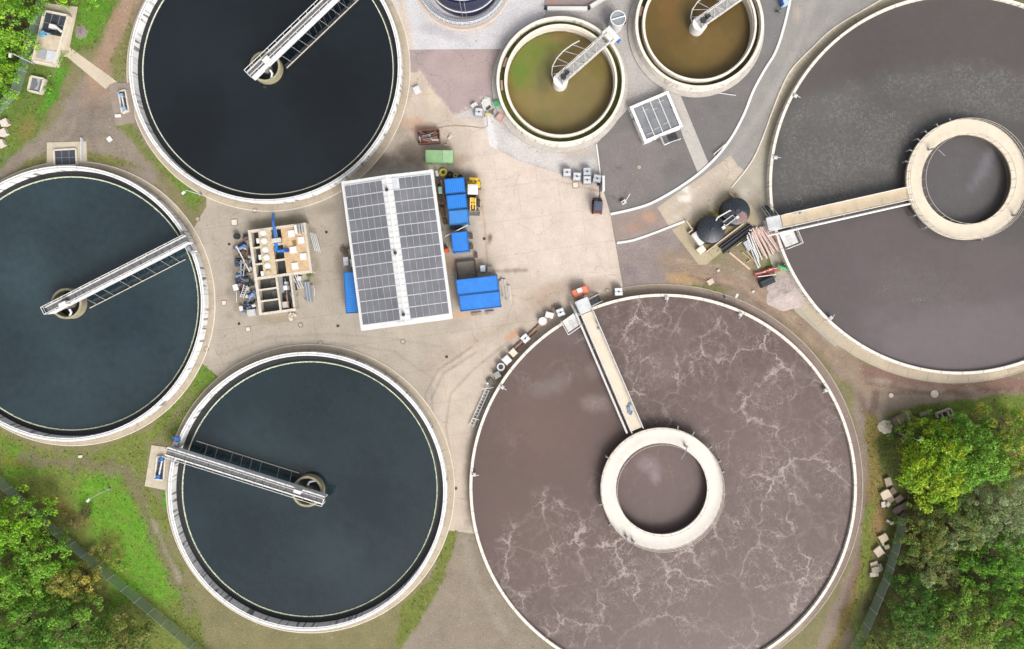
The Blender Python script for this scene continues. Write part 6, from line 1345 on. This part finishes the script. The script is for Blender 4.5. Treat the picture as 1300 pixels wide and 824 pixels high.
single('timber_plank', MB().bar(W(926, 320.5, .12), W(952, 342, .12), .28, .14), mat((222, 190, 158), .7, .1, 2), 'single thick pinkish plank on the dirt left of the pink board pile', 'plank'); single('timber_plank', MB().bar(W(942, 320, .1), W(955, 331, .1), .12, .1).bar(W(948, 333, .14), W(954, 329, .14), .12, .1), mat((206, 176, 130), .7, .1, 2), 'crossed thin yellowish planks beside the white bars', 'plank'); single('timber_plank', MB().bar(W(948, 318, .2), W(964, 340, .2), .13, .1), mat((232, 214, 182), .7, .1, 2), 'long thin cream plank just left of the white bars', 'plank'); single('timber_plank', MB().bar(W(935, 312, .1), W(950, 301, .1), .12, .1), mat((226, 204, 176), .7, .1, 2), 'thin cream plank between the black pipes and the pale grey trough', 'plank')
for k, (px, py, an, c_, lb) in enumerate(((966, 348, -14, (206, 74, 60), 'leftmost red plastic barrier of the barrier heap'), (975, 345, -16, (196, 60, 50), 'second red plastic barrier from the left in the heap'), (983, 342.5, -10, (186, 66, 56), 'red plastic barrier left of the green sack'), (998, 338, 20, (176, 58, 52), 'red plastic barrier right of the green sack by the tank wall'))):
    p = W(px, py, .5); t_ = thing('red_barrier', lb, 'barrier', (p[0], p[1], .1), R(-an)); r_ = MB()
    for y in (-.32, 0, .32): r_.box((0, y, .3), (1.9 if px < 990 else 1.0, .1, .12))
    for x in np.arange(-.85 if px < 990 else -.4, .86 if px < 990 else .5, .28): r_.box((x, 0, .28), (.08, .7, .06))
    obj('panel', r_, mat(c_, .5, .15, 2), t_); obj('stripe', MB().box((0, .16, .38), (1.5 if px < 990 else .8, .07, .04)), WHITE, t_)
single('white_bar', MB().bar(W(962, 351.5, .7), W(985, 348.5, .7), .13, .1), WHITE, 'white bar lying across the lower red barriers', 'bar'); single('green_sack', MB().tube([W(988, 337.5, .6), W(991, 339, .7), W(996, 340.5, .7), W(999, 341.5, .5)], .3, 10, .22), BGREEN, 'bright green sack on the red barriers beside the tank wall', 'sack')
p = W(975, 357.8, .9); th = thing('black_bin', 'black rectangular water tank between the red barriers and the gravel heap', 'tank', (p[0], p[1], 0), R(24)); obj('body', MB().box((0, 0, .45), (2.3, 1.05, .9), 0, 0, .94), mat((34, 40, 52), .4, .2, 2), th); obj('rib', MB().box((0, .25, .92), (2.0, .1, .05)).box((0, -.25, .92), (2.0, .1, .05)), mat((66, 72, 84), .5, .2, 2), th)
def heap(name, label, px, py, rx, ry, h, c1, c2, seed, fine=1.0, poly=None):
    rr = np.random.RandomState(seed); n = 44; m = 14; mb = MB(); vs = [(0, 0, h)]; cx_, cy_, _ = W(px, py)
    for i in range(1, m + 1):
        t = i / m
        for j in range(n):
            a = 2 * math.pi * j / n; k = 1 + .06 * math.sin(a * 3 + seed) + .05 * math.sin(a * 7 + 1) + rr.uniform(-.012, .012); rr_ = t * k
            vs.append((rx * rr_ * math.cos(a), ry * rr_ * math.sin(a), max(.0, h * (1 - t) ** 1.25) + (rr.uniform(-.05, .05) * fine if t < .95 else -.02)))
    fs = [(0, 1 + j, 1 + (j + 1) % n) for j in range(n)]
    for i in range(m - 1):
        for j in range(n): a0 = 1 + i * n; b0 = a0 + n; fs.append((a0 + j, b0 + j, b0 + (j + 1) % n, a0 + (j + 1) % n))
    mb.add(vs, fs); t = NT('heap_material'); cc = t.mix(t.ramp(t.noise(1.3, 6, .7), .35, .65, 0, 1), A(*c1), A(*c2)); cc = t.scl(cc, t.ramp(t.noise(9, 3, .7), .3, .7, .8, 1.2)); t.bump(t.noise(5, 5, .8), .6, .15)
    o = obj(name, mb, t.out(cc, .95), smooth=True); o.location = (cx_, cy_, .02); tag(o, label, 'heap'); return o
heap('gravel_heap', 'large pinkish gravel heap between the two big tanks', 998, 372, 3.05, 2.8, .55, (210, 192, 186), (186, 174, 168), 3)
heap('sand_heap', 'small pale sand heap at the bend of the dirt road by the trees', 1124, 542, 1.15, 1.05, .5, (250, 240, 220), (232, 220, 196), 5)
heap('gravel_heap', 'round grey gravel patch right of the long beige chamber', 103, 40.5, 1.0, 1.1, .15, (160, 148, 138), (140, 130, 120), 8)
junk_box('marker_stone', 'small pinkish square hatch on the dirt road above the brown tank', 'hatch', 902, 357.8, .95, .8, .1, 30, mat((224, 204, 184), .8, .1, 2))
for (px, py, lb) in ((912, 343.5, 'small pale stone on the dirt above the square hatch'), (956, 370, 'small pale stone on the dirt left of the gravel heap')): single('stone', MB().box(W(px, py, .1), (.5, .4, .2), .4, 0, .8), STONE, lb, 'stone')
single('road_plate', MB().cyl(W(1186, 500)[:2], .6, 0, .1, 14), STONE, 'pale oval cover on the dirt road right of the junction', 'cover'); single('road_plate', MB().cyl(W(1131, 502)[:2], .35, 0, .1, 12), STONE, 'small round pale cover on the dirt road at the junction', 'cover')

# ---------------------------------------------------------------- manholes
RNDM = [(323.7, 267.3, 'below the top left tank'), (381.6, 412.7, 'below the treatment block'), (262, 443, 'at the left tank footpath'), (407, 435.6, 'above the bottom tank'), (511.6, 433.8, 'below the solar shed'), (251, 278, 'where the two left tanks meet'), (771, 369, 'near the white tote tank above the brown tank'), (811.5, 212.5, 'on the dark asphalt')]
for px, py, w_ in RNDM:
    p = W(px, py); th = thing('manhole_cover', 'round manhole cover %s' % w_, 'manhole cover', (p[0], p[1], .02), 0, 'round manhole covers')
    obj('frame', MB().ring((0, 0), .3, .4, 0, .03, 20), mat((120, 100, 84), .8, .2, 3), th); obj('cover', MB().cyl((0, 0), .3, 0, .02, 20), CONC, th)
for px, py, s_, w_ in ((297.5, 282.3, 1.0, 'near the scrap row top'), (284.4, 384.5, .75, 'left of the scrap row'), (315, 418, .7, 'below the scrap row'), (730.7, 235, .95, 'below the pale tote tanks')):
    p = W(px, py); th = thing('inspection_hatch', 'pale square hatch %s' % w_, 'hatch', (p[0], p[1], .015), R(5), 'pale square hatches')
    obj('frame', MB().ring((0, 0), s_ * .6, s_ * .72, 0, .05, 4, R(45)), mat((150, 130, 112), .8, .2, 3), th); obj('cover', MB().box((0, 0, .03), (s_ * .8, s_ * .8, .06)), mat((230, 218, 204), .8, .08, 2), th)
for px, py, w_ in ((303.6, 411, 'below the scrap row'), (429, 413.8, 'left of the shed corner'), (414.4, 294.6, 'between block and shed'), (291, 310, 'left of the upper scrap row'), (567, 453, 'on the curved wheel tracks'), (578.6, 620, 'between the bottom and brown tanks'), (614.8, 303, 'beside the oil stain on the yard')):
    p = W(px, py); th = thing('drain_grate', 'small dark square drain %s' % w_, 'drain', (p[0], p[1], .012), R(10), 'dark square drains')
    obj('frame', MB().ring((0, 0), .3, .38, 0, .03, 4, R(45)), mat((196, 180, 164), .8, .1, 2), th); obj('grate', MB().box((0, 0, .01), (.42, .42, .02)), mat((60, 50, 44), .8, .2, 3), th)

# ---------------------------------------------------------------- lamp posts
def lamp_post(label, bx_, by_, hx, hy, z=5.0):
    p = W(bx_, by_); d = Vector(W(hx, hy, z)[:2]) - Vector(p[:2]); th = thing('lamp_post', label, 'lamp post', p, math.atan2(d.y, d.x), 'lamp posts')
    L = max(.25, d.length)
    obj('base', MB().cyl((0, 0), .16, 0, .5, 12), GREYST, th); obj('pole', MB().tube([(0, 0, 0), (0, 0, z - .2)], .075, 8, .05), WHITE2, th); obj('arm', MB().tube([(0, 0, z - .2), (L * .6, 0, z)], .045, 6), WHITE2, th)
    obj('lamp_head', MB().box((L * .6 + .25, 0, z), (.62, .34, .14), 0, 0, .85), WHITE, th)
lamp_post('white lamp post by the fence in front of the top left trees', 43.4, 81.2, 12.6, 69); lamp_post('white lamp post on the bright grass at the lower left', 140, 620, 113.3, 633.8)
lamp_post('white lamp post standing among the right hand trees', 1141.5, 550, 1167.5, 559); lamp_post('white lamp post on the dirt above the brown tank', 920.5, 378, 934.7, 377.3); lamp_post('white lamp post on the grass between the two left tanks', 256, 247.5, 233, 244.5)

# ---------------------------------------------------------------- fences
def fence(label, pts, h=2.0):
    P = [Vector(W(*p)[:2]) for p in pts]; o = P[0]; th = thing('mesh_fence', label, 'fence', (o.x, o.y, 0), 0, 'green mesh fences')
    t = NT('fence_mesh'); t.out(mat((96, 122, 100), .6, .1, 2) and A(150, 172, 152), .6); tr = t.n('ShaderNodeBsdfTransparent'); mx = t.n('ShaderNodeMixShader', i_0=.34)
    t.t.links.new(t.b.outputs[0], mx.inputs[1]); t.t.links.new(tr.outputs[0], mx.inputs[2]); t.t.links.new(mx.outputs[0], t.t.nodes['Material Output'].inputs[0])
    mesh = MB(); rails = MB()
    for i in range(len(P) - 1):
        a, b = P[i], P[i + 1]; L = (b - a).length; n = max(1, round(L / 2.6))
        mesh.add([(a.x, a.y, .05), (b.x, b.y, .05), (b.x, b.y, h), (a.x, a.y, h)], [(0, 1, 2, 3)]); rails.tube([(a.x, a.y, h), (b.x, b.y, h)], .03, 5)
        for k in range(n + (1 if i == len(P) - 2 else 0)):
            q = a.lerp(b, k / n); obj('post', MB().box((q.x, q.y, h / 2 + .05), (.08, .08, h + .1)), mat((196, 206, 196), .5, .1, 2), th, True)
    obj('mesh_panel', mesh, t.m, th, True); obj('top_rail', rails, mat((120, 140, 122), .5, .1, 2), th, True)
fence('green mesh fence running past the long beige chamber at the top left', [(62, -30), (57, 14), (34, 92), (26, 118), (0, 146), (-40, 185)])
fence('green mesh fence along the trees at the lower left', [(-60, 560), (0, 604), (62, 660), (146, 729), (230, 800), (300, 860)])
fence('green mesh fence beside the rubble slabs and the right hand trees', [(1141, 656), (1136, 680), (1120, 734), (1096, 790), (1060, 860)])

# ---------------------------------------------------------------- rubble slabs near the right trees
SL = [(1127.5, 611.5, 8, 11, 20, (170, 156, 136), 'narrow broken slab topmost of the rubble beside the right trees'), (1124, 627.5, 12, 11, 28, (222, 206, 180), 'largest rounded pale slab beside the rubble corner'), (1133, 624, 9, 8, 35, (130, 110, 100), 'brown slab right of the rounded pale slab'), (1130, 634, 10, 8, 35, (150, 134, 120), 'greyish slab just below the brown one'), (1141, 633, 11, 7, 35, (118, 102, 94), 'dark brown slab partly under the tree edge'),
      (1139.5, 647, 12, 8, 35, (112, 94, 90), 'second dark brown slab partly under the tree edge'), (1149, 641, 12, 8, 35, (104, 92, 78), 'mossy dark slab deepest under the tree'), (1147, 655, 9, 8, 40, (96, 80, 74), 'small dark slab at the fence end'), (1121, 640, 5, 7, 10, (226, 218, 206), 'jagged white chunk left of the slabs'), (1126.5, 640, 6, 5, 50, (214, 204, 190), 'jagged pale chunk touching the greyish slab'), (1128, 662, 3, 6, 60, (234, 224, 208), 'curved white fragment above the lower slabs'), (1132, 664, 5, 3, 20, (224, 212, 196), 'small white fragment beside the curved one'),
      (1121, 683, 11, 10, 32, (212, 194, 166), 'pale square slab, upper of the lower group'), (1115.5, 700, 11, 12, 40, (220, 204, 180), 'pale square slab in the middle of the lower group'), (1126, 694, 6, 5, 20, (222, 210, 176), 'small cream lump beside the middle square slab'), (1121, 691, 3, 4, 0, (206, 214, 204), 'tiny greenish white lump between the square slabs'),
      (1110, 717, 10, 8, 15, (206, 192, 170), 'tilted slab at the top of the lowest rubble stack'), (1111.5, 723, 13, 7, 5, (186, 172, 152), 'middle slab of the lowest rubble stack'), (1109.5, 729.5, 11, 5, 3, (224, 212, 194), 'bottom white slab of the lowest rubble stack'), (1117, 720, 5, 9, 20, (176, 160, 140), 'narrow slab at the right of the lowest rubble stack')]
rn = random.Random(6)
for (px, py, w, d, rz, c_, lb) in SL:
    w *= S; d *= S; mb = MB(); h = rn.uniform(.15, .35); P = []
    for (i, j) in ((-1, -1), (0, -1.05), (1, -1), (1.04, 0), (1, 1), (0, 1.03), (-1, 1), (-1.03, 0)): P.append((i * w / 2 * rn.uniform(.85, 1.05), j * d / 2 * rn.uniform(.85, 1.05)))
    mb.prism(P, 0, h); p = W(px, py, h); o = obj('broken_slab', mb, mat(c_, .9, .18, 2.5, 0, .2)); o.location = (p[0], p[1], rn.uniform(.02, .2)); o.rotation_euler = (rn.uniform(-.12, .12), rn.uniform(-.12, .12), R(rz)); tag(o, lb, 'slab', 'broken concrete slabs')
c, ang, a, b = quadframe([(1132.5, 533), (1155, 520.5), (1160, 529), (1138, 540)], .6)
th = thing('concrete_bench', 'brown concrete block with two pale bars at the edge of the right trees', 'concrete block', (c.x, c.y, 0), ang); obj('block', MB().box((0, 0, .3), (a, b, .6)), mat((140, 118, 116), .8, .15, 2), th)
for x in (-a * .25, a * .3): obj('strap', MB().box((x, 0, .64), (.12, b * 1.15, .08)), mat((224, 204, 190), .6, .1, 2), th)
single('concrete_bench', MB().box(W(1172, 525, .3), (1.2, .5, .3), .3).box(W(1178, 523, .3), (.5, .6, .35), .1), mat((150, 142, 128), .8, .15, 3), 'small grey rubble half hidden in the grass strip above the trees', 'rubble')
th = thing('open_culvert', 'open grey concrete culvert with dark gaps beside the trees', 'culvert', W(1198, 524)); fr = MB()
Q = [W(*p, .8) for p in ((1188, 525), (1206, 518.5), (1211, 531), (1194, 535))]
fr.bar(Q[0], Q[1], .22, .5).bar(Q[1], Q[2], .22, .5).bar(W(1201, 520, .8), W(1206, 532, .8), .22, .5).bar(W(1193.5, 523, .8), W(1197, 530, .8), .18, .5).bar(W(1204, 531, .8), W(1213, 529, .8), .3, .5).bar(Q[0], W(1190, 530, .8), .2, .5); obj('frame', fr, mat((186, 178, 162), .8, .15, 2), th, True); obj('floor', MB().prism([q[:2] for q in Q], .02, .1), DARK, th, True)

# ---------------------------------------------------------------- trees
def tree(name, label, px, py, h, rx, ry, cols, seed, dens=1.0, leaf=.30, clr=.8, cat='tree', group=None, flat=.62, open_=0.0):
    """trunk with limbs + crown of leaf clumps spread through the volume; px,py = crown centre as seen"""
    rn = random.Random(seed); zc = h * .6; p = W(px, py, zc)
    th = thing(name, label, cat, (p[0], p[1], 0), 0, group)
    tk = MB().tube([(0, 0, -.1), (rn.uniform(-.1, .1), rn.uniform(-.1, .1), h * .3), (rn.uniform(-.2, .2), rn.uniform(-.2, .2), h * .75)], max(.08, h * .026), 8, max(.03, h * .01))
    for k in range(7):
        a = k * 2.4 + rn.random(); z0 = h * rn.uniform(.2, .55); L = rn.uniform(.5, .85)
        tk.tube([(0, 0, z0), (rx * L * .5 * math.cos(a), ry * L * .5 * math.sin(a), z0 + h * .14), (rx * L * math.cos(a), ry * L * math.sin(a), z0 + h * rn.uniform(.15, .3))], max(.03, h * .011), 5, .02)
    obj('trunk', tk, BARK, th, smooth=True)
    mb = MB(); mb.c = []; vs = mb.v; fs = mb.f
    area = math.pi * rx * ry; nc = int(area * 1.9 * dens) + 6; ph = [rn.uniform(0, 6.28) for _ in range(3)]
    mean = [sum(c[i] for c in cols) / len(cols) for i in (0, 1, 2)]
    big = [(rn.uniform(-.6, .6) * rx, rn.uniform(-.6, .6) * ry, rn.uniform(-.08, .1) * h) for _ in range(max(2, int(area / 12)))]
    for c in range(nc):
        a = rn.uniform(0, 6.28); t = math.sqrt(rn.random()); rim = 1 + .13 * math.sin(2 * a + ph[0]) + .12 * math.sin(5 * a + ph[1]) + .08 * math.sin(9 * a + ph[2])
        cx_, cy_ = rx * t * rim * math.cos(a), ry * t * rim * math.sin(a)
        lift = max([0] + [math.exp(-((cx_ - b[0]) ** 2 + (cy_ - b[1]) ** 2) / 3.5) for b in big])
        cz = h * (.45 + .45 * math.sqrt(max(0, 1 - t * t))) - h * .2 + lift * h * .14 + rn.uniform(-.2, .09) * h
        if rn.random() < open_: continue
        cr = clr * rn.uniform(.4, .95); base = rn.choice(cols); base = tuple(.6 * base[i] + .4 * mean[i] for i in (0, 1, 2)); kk = rn.uniform(.78, 1.22)
        for l in range(int(64 * (cr / .7) ** 2 / (leaf / .3) ** 1.5)):
            u = rn.uniform(-.35, 1); w = rn.uniform(0, 6.28); rr = cr * rn.uniform(.62, 1.0); q = math.sqrt(1 - u * u)
            x, y, z = cx_ + rr * q * math.cos(w), cy_ + rr * q * math.sin(w), max(.12, cz + rr * .85 * u)
            nx_, ny_, nz_ = q * math.cos(w) * .6 + rn.uniform(-.8, .8), q * math.sin(w) * .6 + rn.uniform(-.8, .8), .8 + rn.uniform(-.4, .5)
            n_ = Vector((nx_, ny_, nz_)).normalized(); t1 = n_.cross(Vector((rn.uniform(-1, 1), rn.uniform(-1, 1), .3))).normalized(); t2 = n_.cross(t1); s1 = leaf * rn.uniform(.5, 1.15); s2 = s1 * rn.uniform(.4, .75)
            o = Vector((x, y, z)); i0 = len(vs); vs += [tuple(o - t1 * s1 * .6), tuple(o - t2 * s2 * .6), tuple(o + t1 * s1 * .6), tuple(o + t2 * s2 * .6)]; fs.append((i0, i0 + 1, i0 + 2, i0 + 3))
            k2 = kk * rn.uniform(.6, 1.45); mb.c.append((base[0] * k2, base[1] * k2, base[2] * k2))
    obj('crown', mb, LEAF, th)
    return th
def C(*l): return [A(*c, k=.9) for c in l]
YG = C((146, 176, 34), (120, 162, 36), (160, 180, 44), (98, 146, 38), (150, 168, 44)); MG = C((112, 160, 48), (86, 136, 44), (126, 166, 60)); DG = C((78, 118, 40), (62, 104, 36), (92, 126, 46)); GG = C((140, 156, 104), (120, 140, 88), (156, 164, 124), (104, 128, 72)); OLV = C((126, 130, 60), (112, 118, 50), (140, 134, 72)); BRN = C((128, 110, 76), (110, 98, 62), (140, 126, 90)); YB = C((180, 160, 70), (150, 150, 60), (120, 136, 50)); BG = C((104, 156, 34), (84, 140, 36), (124, 168, 46))
GR, GLL, GTL = 'trees at the right edge', 'trees at the lower left', 'trees at the top left'
T_ = [
 ('broadleaf_tree', 'big bright yellow green tree beside the rubble slabs', 1197, 594, 8.5, 6.0, 6.2, YG, 1.25, .34, GR, .9), ('broadleaf_tree', 'fresh green tree behind the big yellow green one', 1236, 578, 9.5, 5.6, 5.6, MG, 1.2, .32, GR, .9),
 ('broadleaf_tree', 'dark green bush between the lamp post and the concrete culvert', 1163, 554, 4.5, 3.3, 3.0, DG + OLV, 1.2, .26, GR, .7), ('broadleaf_tree', 'yellowing tree at the right edge above the grey willow', 1282, 566, 8, 4.8, 5.6, YB + BG, 1.1, .3, GR, .8),
 ('willow_tree', 'pale grey green willow at the right edge', 1275, 650, 9.0, 5.4, 6.0, GG, 1.3, .2, GR, .7), ('willow_tree', 'olive grey willow below the big yellow green tree', 1222, 668, 7.5, 5.2, 4.2, GG + OLV + DG, 1.2, .2, GR, .7), ('willow_tree', 'small pale willow at the bottom near the right fence', 1190, 726, 6, 4.0, 3.2, GG + OLV, 1.2, .2, GR, .65),
 ('broadleaf_tree', 'dark green tree behind the right fence end', 1174, 692, 5.5, 3.2, 4.4, DG + OLV, 1.2, .26, GR, .75), ('broadleaf_tree', 'deep green tree below the pale grey willow', 1268, 715, 7.5, 5.6, 4.8, BG + DG, 1.3, .3, GR, .85), ('broadleaf_tree', 'olive tree in the gap left of the willow foot', 1205, 640, 5, 4.4, 3.2, OLV + DG, 1.0, .26, GR, .7),
 ('broadleaf_tree', 'green tree at the bottom right corner', 1290, 790, 8, 6, 5.5, DG + BG, 1.2, .32, GR, .9), ('broadleaf_tree', 'mid green tree at the bottom edge right of centre fence', 1225, 790, 8, 5.5, 5.0, MG + OLV, 1.2, .32, GR, .9), ('broadleaf_tree', 'dark tree at the bottom edge beside the right fence', 1172, 778, 6.5, 4.4, 5.0, DG, 1.2, .28, GR, .8), ('broadleaf_tree', 'olive tree at the lowest right fence corner', 1125, 830, 6, 4.5, 4.0, OLV + DG, 1.1, .28, GR, .8),
 ('broadleaf_tree', 'bright green tree at the left edge below the watermark height', 14, 668, 7.5, 4.6, 4.4, BG + YG[:2], 1.3, .32, GLL, .85), ('broadleaf_tree', 'mid green tree left of the lower fence', 50, 712, 7, 4.6, 4.0, MG + BG + OLV[:1], 1.25, .28, GLL, .8), ('broadleaf_tree', 'yellowish tree close to the lower fence at the bottom', 92, 742, 6, 3.6, 3.2, YB + OLV, 1.2, .26, GLL, .75), ('broadleaf_tree', 'dark olive tree at the lower left corner of the photo', 12, 742, 8, 5.2, 4.6, MG + BG + OLV[:1], 1.2, .3, GLL, .85),
 ('broadleaf_tree', 'large green tree at the bottom left corner', 5, 810, 9, 6, 5.5, BG + DG, 1.2, .33, GLL, .9), ('broadleaf_tree', 'green tree at the bottom edge left of the fence', 80, 805, 8, 5.6, 5.0, MG + DG, 1.2, .32, GLL, .9), ('broadleaf_tree', 'dark green tree at the bottom edge by the fence', 150, 820, 6.5, 4.4, 4.0, DG + OLV, 1.2, .28, GLL, .8),
 ('shrub', 'brownish bare shrub leaning over the lower left fence', 88, 663, 1.8, 2.6, 1.3, BRN + OLV, 1.0, .16, 'shrubs on the lower left grass', .5), ('shrub', 'dark twiggy shrub on the bright grass near the lamp post', 110, 650, 1.4, 1.5, .9, C((84, 70, 54), (100, 84, 62)), 1.0, .14, 'shrubs on the lower left grass', .45), ('shrub', 'rust brown shrub near the lower left fence at the bottom', 132, 700, 1.8, 2.2, 2.0, BRN + YB[:1], 1.1, .16, 'shrubs on the lower left grass', .5), ('shrub', 'golden shrub next to the rust brown one', 148, 716, 1.5, 1.6, 1.3, YB, 1.0, .16, 'shrubs on the lower left grass', .45),
 ('broadleaf_tree', 'bright yellow green tree at the top left corner', 0, 20, 9, 3.9, 3.8, BG + YG[:2] + MG, 1.3, .33, GTL, .85), ('broadleaf_tree', 'green tree in the middle of the left tree belt near the lamp head', -3, 66, 4.6, 2.8, 3.6, BG, 1.3, .32, GTL, .85), ('broadleaf_tree', 'yellowing tree at the left edge below the lamp head', -4, 102, 6, 2.4, 2.8, YG[:4] + BG, 1.25, .3, GTL, .8), ('broadleaf_tree', 'green tree at the top edge above the long beige chamber', 46, -15, 7.5, 3.4, 2.0, BG + YG[:2], 1.3, .3, GTL, .8), ('broadleaf_tree', 'low green tree at the top edge right of the beige chamber', 92, -14, 5.5, 3.4, 2.2, BG + MG, 1.2, .28, GTL, .75), ('broadleaf_tree', 'dark green tree crossing the top left corner', 16, -14, 8, 4.2, 3.2, BG + DG, 1.2, .3, GTL, .85), ('shrub', 'leafy green shrub at the left edge below the tree belt', -2, 124, 3, 1.6, 1.8, BG, 1.2, .24, GTL, .6),
 ('shrub', 'bright green shrub tucked under the long beige chamber', 74, 72, .9, 1.2, 1.5, BG, 1.0, .18, 'low shrubs near the beige chamber', .4), ('shrub', 'small green shrub right of the square concrete chamber', 62, 110, .8, 1.0, 1.4, MG + BG, 1.0, .18, 'low shrubs near the beige chamber', .4), ('shrub', 'small weeds by the lower right of the treatment block', 375, 383, .8, .5, 1.3, BG, 1.0, .14, None, .3), ('shrub', 'dark weeds behind the upper right of the treatment block', 393, 350, .7, .6, .6, DG, 1.0, .14, None, .3),
]
for i, (nm, lb, px, py, h, rx, ry, cs, dn, lf, gp, cl) in enumerate(T_): tree(nm, lb.replace(' below the watermark height', ' near the lower fence'), px, py, h, rx, ry, cs, 100 + i, dn, lf * .88, cl, 'shrub' if nm == 'shrub' else 'tree', gp, open_=.25 if cs[0] == BRN[0] else 0.0)

# ---------------------------------------------------------------- light, sky, camera
SUN_EL, SUN_ROT = R(44), R(152)
w = bpy.data.worlds.new('World'); sc.world = w; w.use_nodes = True; nt = w.node_tree
sky = nt.nodes.new('ShaderNodeTexSky'); sky.sky_type = 'NISHITA'; sky.sun_disc = False; sky.sun_elevation = SUN_EL; sky.sun_rotation = SUN_ROT; sky.dust_density = 6.0; sky.air_density = 1.0; sky.ozone_density = 1.0
hs = nt.nodes.new('ShaderNodeHueSaturation'); hs.inputs['Saturation'].default_value = .22
bg = nt.nodes['Background']; nt.links.new(sky.outputs[0], hs.inputs['Color']); nt.links.new(hs.outputs[0], bg.inputs[0]); bg.inputs[1].default_value = .15
sl = bpy.data.lights.new('sun', 'SUN'); sl.energy = 1.2; sl.angle = R(22); sl.color = (1.0, .955, .9); so = bpy.data.objects.new('sun', sl); col.objects.link(so)
so.rotation_euler = (math.pi / 2 - SUN_EL, 0, -(SUN_ROT - math.pi)); so.location = (0, -40, 60)
cam = bpy.data.cameras.new('camera'); cam.sensor_width = 36; cam.lens = 24; cam.clip_end = 4000; cam.clip_start = 1; cam.shift_y = -45 / 1300.0
co = bpy.data.objects.new('camera', cam); co.location = (0, 0, H); col.objects.link(co); sc.camera = co
sc.view_settings.view_transform = 'Standard'; sc.view_settings.look = 'None'; sc.view_settings.gamma = 1; sc.view_settings.exposure = 0.77; sc.view_settings.use_curve_mapping = False
